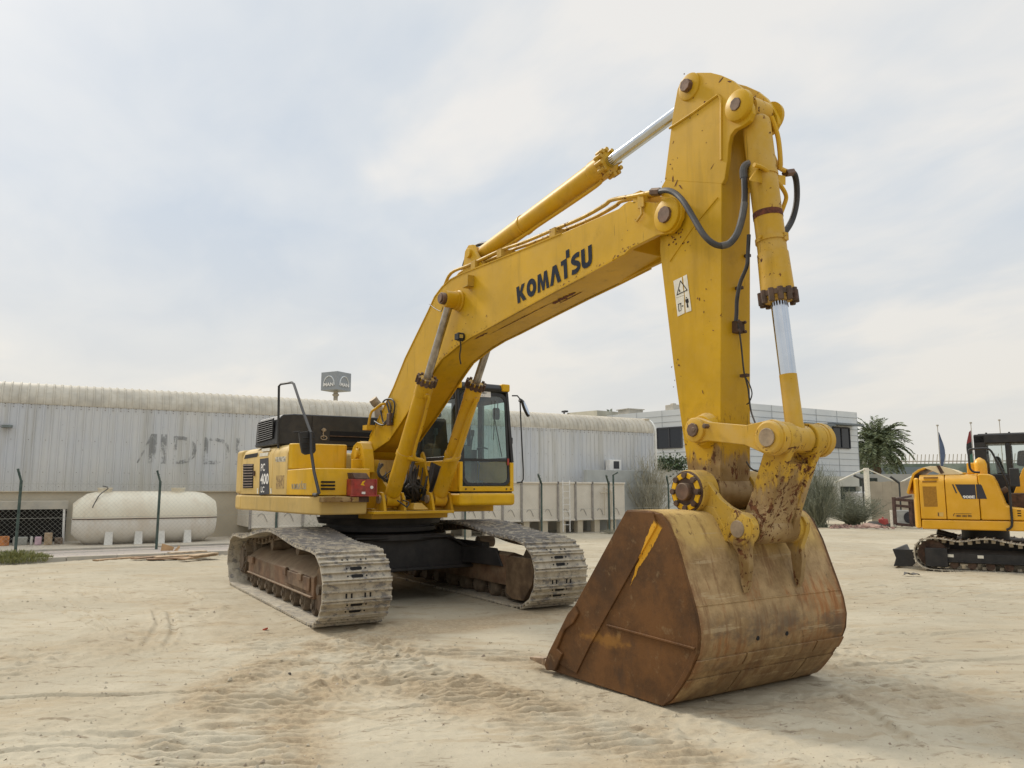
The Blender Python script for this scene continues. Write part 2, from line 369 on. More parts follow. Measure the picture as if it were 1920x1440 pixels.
c = a.mix(a.m('MULTIPLY', oi.outputs['Random'], .35), c, (.27, .23, .175))
topm = a.ramp(a.xyz()[2], .78, .95)
c = a.mix(a.m('MULTIPLY', a.ramp(a.m('ADD', a.m('ADD', n2_, a.m('MULTIPLY', geo, .3)), a.m('MULTIPLY', topm, .10)), .66, .77), .75), c, (.115, .11, .115))
c = a.mix(a.m('MULTIPLY', a.ramp(a.noise(9, 6, .7), .6, .75), .5), c, (.20, .12, .06))
a.base(c); a.bump(n2_, .4, .004); M['shoe'] = a.mat
M['frame'] = plain('rusty_track_frame', (.115, .058, .028), .75, 0, .5, 3.5, dust=.5, dustc=(.28, .20, .12), bump=.3)
M['cover'] = plain('idler_cover_brown', (.125, .075, .038), .75, 0, .4, 4, dust=.3, dustc=(.30, .22, .13))
M['chain'] = plain('dusty_link_chain', (.09, .06, .036), .8, 0, .4, 9, dust=.3, dustc=(.38, .30, .2))
M['under'] = plain('undercarriage_black', (.014, .013, .013), .6, 0, .5, 4, dust=.05, dustc=(.20, .15, .10), bump=.2)

def shoe_mb(L, wd=.81):
    s = MB(); h = wd/2; t = .022
    s.box(-L/2+.004, L/2-.004, -h, h, -t, 0)
    for gx in (-L*.40, 0, L*.40):
        s.hexa([(gx-.016, -h, 0), (gx+.016, -h, 0), (gx+.016, h, 0), (gx-.016, h, 0)], [(gx-.008, -h, .028), (gx+.008, -h, .028), (gx+.008, h, .028), (gx-.008, h, .028)])
    s.hexa([(-L/2-.014, -h, -t), (-L/2+.004, -h, -t), (-L/2+.004, h, -t), (-L/2-.014, h, -t)], [(-L/2-.014, -h, -t+.012), (-L/2+.004, -h, 0), (-L/2+.004, h, 0), (-L/2-.014, h, -t+.012)])
    return s
def slots_mb(L, kind):
    s = MB()
    if kind == 0:
        for gx in (-L*.2, L*.2): s.prism([(gx+.020*math.cos(q), .050*(1 if math.cos(q+1.57) < 0 else -1)+.020*math.sin(q)) for q in [2*math.pi*k/16 for k in range(16)]], 0, .004, 'z')
        for gx in (-L*.2, L*.2):
            for yy in (-.11, .11): s.cyl((gx, yy, 0), (gx, yy, .008), .010, n=6)
    else:
        for yy in (-.12, .1): s.box(L*.42, L*.5, yy-.02, yy+.06, 0, .006); s.box(L*.12, L*.42, yy-.02, yy-.002, 0, .006); s.box(L*.12, L*.42, yy+.042, yy+.06, 0, .006)
        s.box(L*.43, L*.5, -.39, .39, 0, .004)
    return s
for side, pth in ((-1, path_r), (1, path_l)):
    N = 50; pts, T = resample(pth, N); L = T/N
    tr = MB()
    # chain band runs 3 cm inside the shoes
    for i in range(N):
        p, q = pts[i], pts[(i+1) % N]; d = (q-p).normalized(); nrm = Vector((d.z, 0, -d.x))   # path runs clockwise seen from -y: outward normal
        if i == 0: sgn = 1 if nrm.z < 0 else -1
        nrm *= sgn
        mid = (p+q)/2 - nrm*.055
        for yy in (-.11, .075):
            b0 = mid-d*L*.52-nrm*.10; b1 = mid+d*L*.40-nrm*.10; t0 = mid-d*L*.5; t1 = mid+d*L*.42
            Y0, Y1 = side*1.37+yy, side*1.37+yy+.035
            tr.hexa([(b0.x, Y0, b0.z), (b1.x, Y0, b1.z), (b1.x, Y1, b1.z), (b0.x, Y1, b0.z)], [(t0.x, Y0, t0.z), (t1.x, Y0, t1.z), (t1.x, Y1, t1.z), (t0.x, Y1, t0.z)])
        pc = mid-d*L*.45-nrm*.05; tr.cyl((pc.x, side*1.37-.14, pc.z), (pc.x, side*1.37+.14, pc.z), .03, n=8)
    track = tr.build('track', M['chain'], ex)
    track['label'] = 'dusty chain of steel track shoes under the ' + ('engine side' if side < 0 else 'operator cab side')
    sm = shoe_mb(L).build('track_shoe', M['shoe'], track)
    sl0 = slots_mb(L, 0).build('mud_slots', M['hole'], None); sl1 = slots_mb(L, 1).build('link_notch', M['hole'], None)
    # slots belong to the shoe: join mesh data (two variants of the shoe)
    def variant(sl):
        me = sm.data.copy(); me.materials.append(M['hole']); bm = bmesh.new(); bm.from_mesh(me); nf = len(bm.faces); bm.from_mesh(sl.data); bm.faces.ensure_lookup_table()
        for f in bm.faces[nf:]: f.material_index = 1
        bm.to_mesh(me); bm.free()
        return me
    v0, v1 = variant(sl0), variant(sl1)
    for o in (sl0, sl1): bpy.data.objects.remove(o)
    for i in range(N):
        o = sm if i == 0 else sm.copy()
        if i: COL.objects.link(o); o.parent = track
        o.data = v0 if i % 2 else v1
        p, q = pts[i], pts[(i+1) % N]; d = (q-p).normalized(); nrm = Vector((d.z, 0, -d.x))*sgn; mid = (p+q)/2-nrm*.03
        X = d if nrm.z*0+1 else d
        Yv = nrm.cross(X); jit = random.uniform(-.004, .004)
        o.matrix_local = Matrix(((X.x, Yv.x, nrm.x, mid.x), (X.y, Yv.y, nrm.y, side*1.37+jit), (X.z, Yv.z, nrm.z, mid.z+(.03 if False else 0)), (0, 0, 0, 1)))
    # track frame
    k = side
    fr = MB()
    sect = [(k*1.60, .25), (k*1.60, .51), (k*1.46, .62), (k*1.22, .70), (k*1.12, .66), (k*1.12, .25)]
    fr.prism(sect, -1.55, 2.02, 'x')
    fr.box(-1.5, 2.0, k*1.615-.02, k*1.615+.02, .262, .287)
    for bx, bw, bh in ((-1.45, .34, .1), (.7, .16, .11), (1.45, .16, .09)):
        fr.box(bx, bx+bw, min(k*1.60, k*1.645), max(k*1.60, k*1.645), .43, .43+bh)
    fr.box(.8, 1.9, min(k*1.60, k*1.625), max(k*1.60, k*1.625), .33, .50)
    tf = fr.build('track_frame', M['frame'], ex, .012)
    ic = MB()
    for yy in (1.53, 1.12):
        ic.prism([(2.02, .16), (2.02, .60), (2.12, .66), (2.66, .66), (2.74, .52), (2.70, .34), (2.48, .10), (2.2, .09)], k*yy-.035, k*yy+.035)
    ic.box(2.04, 2.5, k*1.325-.18, k*1.325+.18, .6, .64)
    ic.build('idler_guard', M['cover'], tf, .01)
    hb = MB(); hb.cyl((2.34, k*1.37-.28, .40), (2.34, k*1.37+.28, .40), .06)
    hb.lathe((2.48, k*1.37-.11, .47), (2.48, k*1.37+.11, .47), [(0, .24), (.0, .34), (.05, .36), (.05, .40), (.17, .40), (.17, .36), (.22, .34), (.22, .24)], 32)
    hb.build('idler_wheel', M['chain'], tf)
    sp = MB()
    sp.lathe((-1.86, k*1.37-.14, .45), (-1.86, k*1.37+.14, .45), [(0, .2), (0, .30), (.03, .33), (.25, .33), (.28, .30), (.28, .2)], 28)
    sp.cyl((-1.86, k*1.62, .45), (-1.86, k*1.2, .45), .24, n=24); sp.cyl((-1.86, k*1.645, .45), (-1.86, k*1.2, .45), .16, n=20)
    sp.bolts((-1.86, k*1.62, .45), (0, k, 0), .2, 12, .017, .02)
    for q in range(21):
        t = 2*math.pi*q/21; c_ = Vector((-1.86+.35*math.cos(t), 0, .45+.35*math.sin(t)))
        sp.cyl((c_.x, k*1.37-.03, c_.z), (c_.x, k*1.37+.03, c_.z), .035, n=6)
    sp.build('sprocket', M['chain'], tf)
    for q in range(8):
        rx = -1.35+q*.47; ro = MB()
        ro.lathe((rx, k*1.37-.2, .165), (rx, k*1.37+.2, .165), [(0, .05), (0, .10), (.05, .135), (.1, .135), (.1, .105), (.3, .105), (.3, .135), (.35, .135), (.4, .10), (.4, .05)], 18)
        ro.box(rx-.06, rx+.06, k*1.55-.03, k*1.55+.03, .12, .27); ro.cyl((rx, k*1.6, .165), (rx, k*1.5, .165), .04, n=8)
        ro.build('roller', M['chain'], tf)
    for rx, rz_ in ((-.5, .75), (.9, .78)):
        MB().cyl((rx, k*1.5, rz_), (rx, k*1.24, rz_), .085, n=16).box(rx-.05, rx+.05, k*1.2-.03, k*1.2+.03, .6, rz_).build('carrier_roller', M['chain'], tf)

cb = MB()
cb.prism([(-1.14, .44), (-1.14, .62), (-.72, .86), (.72, .86), (1.14, .64), (1.14, .44)], -.92, .92, 'x')
for x0 in (-.95, .92):
    cb.prism([(-1.16, .40), (-1.16, .445), (1.16, .465), (1.16, .42)], x0-.03, x0+.06, 'x')
cb.prism([(-1.14, .62), (-.72, .87), (.72, .87), (1.14, .64), (1.14, .675), (.72, .905), (-.72, .905), (-1.14, .655)], .93, 1.02, 'x')
cb.prism([(x_, y_) for x_, y_ in [(1.05*math.cos(t), 1.02*math.sin(t)) for t in [2*math.pi*q/28 for q in range(28)]]], .84, .93, 'z')
for k in (-1, 1):
    cb.box(-1.0, 1.35, min(k*1.08, k*1.2), max(k*1.08, k*1.2), .60, .80)
    cb.hexa([(.95, k*.95, .5), (1.9, k*1.1, .5), (1.9, k*1.14, .5), (.95, k*1.14, .5)], [(.95, k*.95, .74), (1.7, k*1.1, .74), (1.7, k*1.14, .74), (.95, k*1.14, .74)])
cb.build('carbody', M['under'], ex, .012)
sw = MB(); sw.lathe((0, 0, .93), (0, 0, 1.25), [(0, .80), (.03, .86), (.09, .86), (.09, .80), (.14, .80), (.14, .92), (.22, .95), (.22, .9), (.31, .9)], 48)
for q in range(40):
    t = 2*math.pi*q/40; sw.cyl((.83*math.cos(t), .83*math.sin(t), .955), (.83*math.cos(t), .83*math.sin(t), .985), .02, n=6)
part(sw, 'swing_bearing', M['under'])

# ---- revolving frame and counterweight -----------------------------
fr = MB()
fr.box(-2.6, 1.12, -.62, .58, 1.16, 1.30)
fr.box(.55, 1.42, -.72, .52, 1.235, 1.275)
fr.box(-2.4, 1.05, .5, 1.42, 1.24, 1.33)
for yy in (-.30, .30):
    fr.prism([(-.9, 1.30), (-.9, 1.7), (-.15, 1.86), (.35, 1.88), (.62, 1.80), (1.02, 1.55), (1.2, 1.30)], yy-.025, yy+.025)
fr.box(.62, .66, -.74, -.32, 1.30, 2.0)
fr.box(.40, .44, .33, .55, 1.30, 1.9)
part(fr, 'revolving_frame', M['cyl'], bevel=.006)
fb = MB()
br = [S(x_, y_, -.52) for x_, y_ in ((668, 886), (667, 852), (672, 836), (679, 829), (686, 831), (690, 842), (692, 862), (693, 886))]
fb.prism([(p[0], p[2]) for p in br], -.60, -.44)
fp = S(678, 850, -.55)
fb.bolts((fp[0]-.02, -.60, fp[2]), (0, -1, 0), .09, 6, .016, .02); fb.cyl((fp[0]-.02, -.64, fp[2]), (fp[0], -.5, fp[2]), .07)
part(fb, 'boom_foot_bracket', M['cyl'], bevel=.01); fb = MB()
fb.prism([(-.12, 1.6), (-.12, 2.05), (-.02, 2.16), (.06, 2.16), (.14, 2.05), (.14, 1.6)], .42, .50)
part(fb, 'boom_foot_bracket', M['cyl'], bevel=.01)
PF = Vector((.12, 0, 2.16))
cwp = [(-2.45, -1.475), (-2.85, -1.455), (-3.12, -1.36), (-3.34, -1.12), (-3.5, -.7), (-3.56, 0), (-3.5, .7), (-3.34, 1.12), (-3.12, 1.36), (-2.85, 1.455), (-2.45, 1.475)]
cw = MB(); cw.prism(cwp, 1.49, 2.24, 'z'); cwo = part(cw, 'counterweight', M['bodyside'], bevel=.06, seg=4)
cwi = [(x_*1.0+(.02 if x_ < -2.5 else 0), y_*.99) for x_, y_ in cwp]
MB().prism(cwp, 1.225, 1.483, 'z').build('counterweight_foot', M['bodyside'], cwo, .05, seg=3)
sk = MB(); sk.prism([(-2.44, -1.478), (.98, -1.478), (1.20, -1.40), (1.24, -.74), (-2.44, -.74)], 1.232, 1.478, 'z')
part(sk, 'side_skirt', M['bodyside'], bevel=.03, seg=3)
sk = MB(); sk.prism([(-2.44, 1.478), (-.42, 1.478), (-.42, .6), (-2.44, .6)], 1.24, 2.22, 'z'); part(sk, 'rear_cab_side_panel', M['bodyside'], bevel=.03)
ub = MB(); ub.prism([(-1.478, 1.49), (-1.478, 2.10), (-1.43, 2.20), (-1.36, 2.245), (-.64, 2.25), (-.64, 1.49)], -2.435, -.70, 'x')
side = part(ub, 'engine_side_door', M['bodyside'], bevel=.012)
def quad_on(y, pts, d=.004): return [Vector(S(a_, b_, y)) for a_, b_ in pts]
def slabpx(mb, y, pts, d=.004, m=0):
    q = [Vector(S(a_, b_, y)) for a_, b_ in pts]; n = len(q)
    mb.add([tuple(p) for p in q]+[(p.x, p.y-d, p.z) for p in q], [tuple(range(n)), tuple(range(n, 2*n))]+[(i, (i+1) % n, (i+1) % n+n, i+n) for i in range(n)], m); return mb
def Zc(a_, b_): return (430+a_/9., 800+b_/9.)
lv = MB(); slabpx(lv, -1.478, [Zc(235, 632), Zc(412, 628), Zc(402, 1036), Zc(232, 1040)], .003); slabpx(lv, -1.478, [Zc(272, 478), Zc(485, 440), Zc(470, 508), Zc(252, 545)], .003)
lvo = lv.build('louvre', M['hole'], side)
sl_ = MB()
for q in range(9):
    t0 = (q+.2)/9; t1 = (q+.62)/9
    f = lambda t, r: Zc(235-3*t+(177-4*t)*r, 632+408*t-4*r)
    P = [Vector(S(*f(t0, 0.03), -1.478)), Vector(S(*f(t0, .97), -1.478)), Vector(S(*f(t1, .97), -1.478)), Vector(S(*f(t1, .03), -1.478))]
    o_ = [p+Vector((0, -.006, 0)) for p in P[:2]]+[p+Vector((0, -.018, 0)) for p in P[2:]]
    sl_.hexa(P, o_)
sl_.build('louvre_slats', M['rustd'], side)
dk = MB(); slabpx(dk, -1.478, [Zc(518, 545), Zc(662, 525), Zc(676, 1140), Zc(505, 1148)], .003); dko = dk.build('number_decal', M['decal'], side)
u_ = Vector((1, 0, 0)); v_ = Vector((0, 0, 1))
def side_text(s_, bl, tl, wpx, y=-1.483, bold=.02, sx=None, mat=None, parent=None, name='lettering'):
    b = Vector(S(*bl, y)); t = Vector(S(*tl, y)); h = (t.z-b.z); r_ = Vector(S(bl[0]+wpx, bl[1], y)); wd = r_.x-b.x
    mb = text_mb(s_, (0, 0, 0), u_, v_, h, bold=bold, depth=0)
    xs = [v[0] for v in mb.v]; k_ = wd/(max(xs)-min(xs)); x0 = min(xs)
    mb.v = [(b.x+(v[0]-x0)*k_, y-.002, b.z+v[2]) for v in mb.v]
    return mb.build(name, mat, parent)
side_text('PC', Zc(532, 748), Zc(536, 625), 7.6, mat=M['white'], parent=side)
side_text('400', Zc(524, 965), Zc(528, 795), 15.2, mat=M['white'], parent=side, bold=.03)
side_text('LC', Zc(532, 1105), Zc(533, 1008), 6.4, mat=M['white'], parent=side)
for yq, dq, pq in ((-1.478, .002, ((468, 1040), (485, 1038), (485, 1130), (468, 1130))), (-1.478, .002, ((690, 1040), (710, 1040), (714, 1130), (694, 1130))), (-1.47, .012, ((525, 450), (672, 432), (660, 492), (522, 505))), (-1.452, .012, ((560, 375), (695, 360), (690, 410), (555, 420)))):
    slabpx(MB(), yq, [Zc(*p9) for p9 in pq], dq).build('sticker', M['whiteold'], side)
hk = MB(); slabpx(hk, -1.478, [Zc(428, 745), Zc(440, 745), Zc(436, 830), Zc(426, 832)], .02); hk.build('door_handle', M['rustd'], side)
# tank box (upper) with its wrap to the side
tk = MB()
xf = .17
tk.prism([(-1.478, 1.49), (-1.478, 2.10), (-1.43, 2.19), (-1.36, 2.235), (-.66, 2.24), (-.62, 2.20), (-.62, 1.49)], -.69, .02, 'x')
tko = part(tk, 'tank_side_panel', M['bodyside'], bevel=.012)
tk = MB(); tk.prism([(.025, -1.474), (.11, -1.44), (.19, -1.30), (.19, -.66), (.15, -.62), (.025, -.62)], 1.862, 2.235, 'z')
part(tk, 'fuel_tank', M['body'], bevel=.022, seg=3)
tb = MB(); tb.prism([(.025, -1.478), (1.0, -1.478), (1.12, -1.43), (1.18, -1.33), (1.19, -.70), (1.17, -.68), (.025, -.68)], 1.49, 1.852, 'z')
tbo = part(tb, 'tool_box', M['body'], bevel=.016, seg=3)
for a_, b_ in ((902, 905.5), (908.5, 912), (915, 918.5)):
    p0 = SXp(602, a_, 1.187); p1 = SXp(628, b_, 1.187)
    if a_ == 902: vz = MB()
    vz.box(1.175, 1.193, p0[1], p1[1], p1[2], p0[2])
vz.build('air_slots', M['hole'], tbo)
# small worn wordmark on the side
b0, b1, t0, t1 = Zc(1055, 1055), Zc(1300, 1060), Zc(1055, 965), Zc(1300, 955)
worn = NT('worn_wordmark', .6); wc = worn.mix(worn.ramp(worn.noise(9, 5, .7), .4, .6), (.12, .10, .07), (.42, .36, .24)); worn.base(wc)
logo_mb(S(*b0, -1.478), S(*b1, -1.478), S(*t0, -1.478), S(*t1, -1.478), (0, -1, 0), .003).build('lettering', worn.mat, tbo)
sq = MB(); slabpx(sq, -1.478, [Zc(792, 825), Zc(928, 822), Zc(922, 1045), Zc(790, 1048)], .002)
oldst = NT('old_brown_sticker', .6); oldst.base(oldst.mix(oldst.ramp(oldst.noise(22, 5, .7), .4, .6), (.20, .12, .04), (.45, .30, .10))); sq.build('sticker', oldst.mat, tko)
sq = MB(); slabpx(sq, -1.478, [Zc(780, 512), Zc(955, 500), Zc(948, 590), Zc(782, 592)], .002)
oldst = NT('faded_grey_sticker', .6); oldst.base(oldst.mix(oldst.ramp(oldst.noise(26, 4, .7), .42, .55), (.16, .14, .09), (.6, .54, .42))); sq.build('sticker', oldst.mat, tko)
# step ledge and red battery box
lg = MB(); p0 = SXp(602, 932, 1.27); p1 = SXp(668, 938, 1.27); lg.box(1.2, 1.36, p0[1], p1[1], p1[2]-.02, p0[2]); part(lg, 'step_ledge', M['link'], bevel=.006)
rb = MB(); p0 = SXp(659, 898, 1.36); p1 = SXp(707, 929, 1.36)
y0, y1, z0, z1 = p0[1], p1[1], p1[2], p0[2]
rb.box(1.19, 1.34, y0, y1, z0, z1); rb.box(1.34, 1.36, y0, y0+.03, z0, z1); rb.box(1.34, 1.36, y1-.02, y1, z0, z1); rb.box(1.34, 1.37, y0-.01, y1+.03, z0-.012, z0+.004)
rbo = part(rb, 'red_box', M['red'], bevel=.003)
wb = MB(); ym = y0+(y1-y0)*.8; zm = (z0+z1)/2; wb.cyl((1.34, ym, zm), (1.352, ym, zm), .022); wb.box(1.34, 1.345, y0+.16, y0+.21, z0+.02, z0+.05); wb.build('label_dot', M['white'], rbo)
wb = MB(); wb.prism([(y0+.14, z1-.08), (y0+.17, z1-.03), (y0+.21, z1-.02), (y0+.18, z1-.06), (y0+.20, z1-.09)], 1.34, 1.344, 'x'); wb.build('yellow_mark', M['cab'], rbo)
wb = MB(); wb.hexa([(1.2, y0+.02, z1), (1.34, y0+.06, z1+.005), (1.34, y0+.28, z1+.005), (1.2, y0+.26, z1)], [(1.2, y0, z1+.085), (1.30, y0+.03, z1+.085), (1.30, y0+.24, z1+.08), (1.2, y0+.26, z1+.085)])
wb.box(1.2, 1.3, y0+.06, y1-.09, z0-.09, z0-.013); wb.build('rusty_bracket', M['rustd'], rbo, .004)

# ---- engine hood -----------------------------------------------------
hd = MB()
hd.prism([(-1.455, 2.25), (-1.44, 2.64), (-1.38, 2.715), (-1.2, 2.735), (.42, 2.75), (.45, 2.25)], -1.78, -.60, 'x')
hdo = part(hd, 'engine_hood', M['hood'], bevel=.02, seg=3)
def Hc(a_, b_): return (420+a_/4.5, 680+b_/4.5)
lv = MB(); slabpx(lv, -1.462, [Hc(290, 500), Hc(425, 465), Hc(415, 640), Hc(280, 680)], .003); lvo = lv.build('louvre', M['hole'], hdo)
sl_ = MB()
for q in range(10):
    t0 = (q+.15)/10; t1 = (q+.6)/10
    f = lambda t, r: Hc(290-10*t+135*r, 500+180*t-(35+5*t)*r)
    P = [Vector(S(*f(t0, .02), -1.465)), Vector(S(*f(t0, .98), -1.465)), Vector(S(*f(t1, .98), -1.465)), Vector(S(*f(t1, .02), -1.465))]
    sl_.hexa(P, [p+Vector((0, -.006, 0)) for p in P[:2]]+[p+Vector((0, -.02, 0)) for p in P[2:]])
sl_.build('louvre_slats', M['under'], hdo)
p0 = SXp(619, 808, -.59); p1 = SXp(690, 829, -.59)
hv = MB(); hv.box(-.6, -.594, p0[1], p1[1]+.5, p1[2], p0[2]); hvo = hv.build('rear_vent', M['hole'], hdo)
MB().box(-.594, -.58, p0[1], p1[1]+.5, (p1[2]+p0[2])/2-.006, (p1[2]+p0[2])/2+.004).build('vent_bar', M['pin'], hdo)
lt = MB(); p0 = SXp(607, 806, -.58); p1 = SXp(607, 821, -.58); lt.cyl((-.6, p0[1], p0[2]), (-.56, p0[1], p0[2]), .03, n=8); lt.tube([(-.575, p0[1]-.04, p0[2]), (-.57, p0[1], p0[2]-.02), (-.575, p0[1]+.04, p0[2])], .008)
lt.tube([p0, SXp(606, 813, -.57), p1], .009)
lt.tube(catmull([(-.57, p1[1]+.05*math.cos(t), p1[2]+.03*math.sin(t)) for t in [2*math.pi*q/10 for q in range(11)]], 2), .008); lt.build('hood_latch', M['pindust'], hdo)
sm_ = MB(); sm_.box(-.598, -.592, SXp(586, 780, -.59)[1]-.003, SXp(586, 780, -.59)[1]+.003, 2.25, 2.72); sm_.build('panel_gap', M['hole'], hdo)
ep = MB(); e0 = SXp(712, 795, -.9); e1 = SXp(710, 768, -.9); e2 = SXp(703, 754, -.9); e3 = SXp(699, 748, -.9)
e1 = Vector(e1); e0 = Vector(e0); e0.z -= .3
ep.tube(catmull([e0, e1, e2, e3], 5), .075, 14); part(ep, 'exhaust_pipe', M['pindust'])
# grey knob guard rails
hr = MB(); pts_ = [S(522, 840, -1.44), S(522, 800, -1.46), S(523, 724, -1.47), S(527, 720, -1.47), S(547, 717, -1.47), S(551, 720, -1.47), S(566, 765, -1.47), S(583, 812, -1.48)]
hr.tube(pts_, .019, 8); part(hr, 'handrail', M['black'])
mr = MB(); mr.tube([S(583, 812, -1.48), S(584, 850, -1.5), S(589, 885, -1.50), S(596, 915, -1.50), S(598, 924, -1.50), S(594, 928, -1.49), S(588, 927, -1.44)], .022, 8)
mro = part(mr, 'mirror_arm', M['black'])
mm = MB(); c0 = S(560.5, 809, -1.50); q = [(560, 811), (578, 808), (587, 810), (590, 818), (591, 845), (588, 850), (572, 853), (566, 849), (562, 830)]
xm = S(577, 830, -1.5)[0]
ps = [SXp(a_, b_, xm) for a_, b_ in q]; mm.prism([(p[1], p[2]) for p in ps], xm-.03, xm+.03, 'x')
for zf in (.3, .5, .7):
    zz2 = ps[6][2]+(ps[1][2]-ps[6][2])*zf; mm.box(xm+.03, xm+.04, ps[8][1]+.03, ps[4][1]-.02, zz2-.006, zz2+.006)
mm.hexa([SXp(549, 810, xm), SXp(562, 808, xm), SXp(562, 811, xm), SXp(551, 813, xm)], [(p[0]+.02, p[1], p[2]) for p in (SXp(549, 810, xm), SXp(562, 808, xm), SXp(562, 811, xm), SXp(551, 813, xm))])
mm.build('mirror', M['black'], mro, .012)

# ---- cab -------------------------------------------------------------
cbm = MB(); cbm.box(-.36, 1.53, .545, 1.51, 1.335, 1.52); cab = part(cbm, 'cab', M['cab'], bevel=.05, seg=4)
CX = lambda z: 1.49-(z-1.54)*.085 if z > 1.95 else 1.49-(z-1.54)*.03      # front face leans back slightly
lo = MB()
lo.box(-.34, 1.46, .555, .60, 1.54, 2.0); lo.box(-.34, 1.46, 1.455, 1.50, 1.54, 2.0); lo.box(-.34, -.30, .56, 1.5, 1.54, 2.1)
lo.box(1.44, 1.50, .555, 1.50, 1.54, 1.615)
for ya, yb in ((.555, .615), (1.435, 1.50)): lo.box(1.42, 1.495, ya, yb, 1.54, 1.97)
lo.build('cab_panel', M['cab'], cab, .012)
MB().box(-.3, 1.47, .57, 1.48, 1.515, 1.545).build('rubber_seal', M['hole'], cab)
for yy in (.66, .8, 1.36, 1.44): MB().cyl((1.50, yy, 1.575), (1.512, yy, 1.575), .012, n=6).build('bolt', M['rustd'], cab)
po = MB()
def post(xb, xt, ya, yb, za, zb_, wx=.07):
    po.hexa([(xb-wx, ya, za), (xb, ya, za), (xb, yb, za), (xb-wx, yb, za)], [(xt-wx, ya+(.03 if ya > 1 else 0)*-1, zb_), (xt, ya-(.03 if ya > 1 else 0), zb_), (xt, yb-(.03 if ya > 1 else 0), zb_), (xt-wx, yb-(.03 if ya > 1 else 0), zb_)])
post(1.495, 1.385, .555, .605, 1.972, 3.04); post(1.495, 1.385, 1.45, 1.502, 1.972, 3.04)
post(.25, .25, .56, .60, 2.0, 3.04, .08); post(.25, .25, 1.46, 1.50, 2.0, 3.04, .08)
post(-.26, -.22, .56, .61, 2.0, 3.04, .08); post(-.26, -.22, 1.44, 1.50, 2.0, 3.04, .08)
po.box(-.3, 1.30, .56, .60, 2.9, 3.04); po.box(-.3, 1.3, 1.43, 1.47, 2.9, 3.04); po.box(-.3, 1.46, .565, .60, 2.0, 2.06); po.box(-.3, 1.46, 1.455, 1.495, 2.0, 2.05); po.box(-.33, -.27, .56, 1.5, 2.1, 2.2)
po.build('cab_frame', M['black'], cab, .01)
rf = MB(); rf.prism([(-.34, 3.03), (-.36, 3.12), (-.2, 3.18), (1.2, 3.18), (1.38, 3.15), (1.42, 3.08), (1.39, 3.03)], .56, 1.47); rfo = rf.build('cab_roof', M['black'], cab, .02, seg=3)
rc = MB()
rc.box(1.22, 1.432, 1.33, 1.475, 3.05, 3.165); rc.box(1.3, 1.43, .555, .63, 3.05, 3.15); rc.build('roof_corner', M['cab'], cab, .02)
# front window: dark frit ring with rounded lower corners, glass and cross bar
def rr(y0, y1, z0, z1, r, n=6):
    o_ = []
    for cx_, cz_, a0 in ((y1-r, z1-r, 0), (y0+r, z1-r, 90), (y0+r, z0+r, 180), (y1-r, z0+r, 270)):
        for k_ in range(n+1):
            t = R(a0+90*k_/n); o_.append((cx_+r*math.cos(t), cz_+r*math.sin(t)))
    return o_
def ringx(outer, inner, xf_, th, mb):
    n = len(outer); vs = []
    for P in (outer, inner):
        for off in (0, -th):
            vs += [(xf_(z)+off, y, z) for y, z in P]
    # outer front 0..n, outer back n..2n, inner front 2n..3n, inner back 3n..4n
    for i in range(n):
        j = (i+1) % n
        mb.f += [tuple(len(mb.v)+q for q in f_) for f_ in ((i, j, 2*n+j, 2*n+i), (n+i, 3*n+i, 3*n+j, n+j), (i, n+i, n+j, j), (2*n+i, 2*n+j, 3*n+j, 3*n+i))]; mb.m += [0]*4
    mb.v += vs; return mb
XF = lambda z: 1.494-(z-1.62)*.080
ow = rr(.612, 1.44, 1.625, 3.02, .12); iw = rr(.655, 1.40, 1.665, 2.97, .10)
wf = ringx(ow, iw, XF, .02, MB()); wfo = wf.build('windscreen_frame', M['black'], cab)
g = MB(); g.add([(XF(z)-.012, y, z) for y, z in iw], [tuple(range(len(iw)))]); gl = g.build('windscreen', M['glass'], cab)
cbz = 2.0; cbm = MB(); cbm.box(XF(cbz)-.03, XF(cbz)+.006, .63, 1.43, cbz-.018, cbz+.018); cbm.build('cross_bar', M['black'], cab)
rd = MB(); rd.box(XF(1.98)+.002, XF(1.98)+.012, 1.395, 1.425, 1.93, 2.03); rd.build('reflector', M['red'], cab)
stp = [SXp(a_, b_, 1.385) for a_, b_ in ((896, 732), (920, 733), (920, 745), (896, 744))]
sk_ = MB(); sk_.add([(XF(p[2])+.002, p[1], p[2]) for p in stp], [(0, 1, 2, 3)]); sko = sk_.build('sticker', M['white'], cab)
tx = text_mb('EQUIPMENT', (XF(stp[3][2]+.045)+.005, stp[3][1]+.012, stp[3][2]+.052), (0, 1, 0), (-.08, 0, 1), .022, bold=.01, sx=.85); text_mb('www.trading.com', (XF(stp[3][2]+.015)+.005, stp[3][1]+.012, stp[3][2]+.015), (0, 1, 0), (-.08, 0, 1), .013, tx, sx=.9); tx.v = tx.v; tx.build('lettering', M['navy'], cab)
wp_ = MB(); wp_.tube([(XF(2.05)+.012, 1.30, 2.05), (XF(2.6)+.014, 1.2, 2.6)], .006); wp_.tube([(XF(2.25)+.012, 1.16, 2.3), (XF(2.6)+.014, 1.2, 2.9)], .005); wp_.build('wiper', M['black'], cab)
for yy, nm in ((.572, 'side_window'), (1.478, 'door_window')):
    g = MB()
    for x0, x1 in ((.26, 1.40), (-.24, .17)): g.add([(x0, yy, 2.05), (x1 if x1 < 1 else 1.44, yy, 2.05), (x1 if x1 < 1 else 1.36, yy-(.02 if yy > 1 else 0), 2.92), (x0, yy-(.02 if yy > 1 else 0), 2.92)], [(0, 1, 2, 3)])
    g.build(nm, M['glass2'], cab)
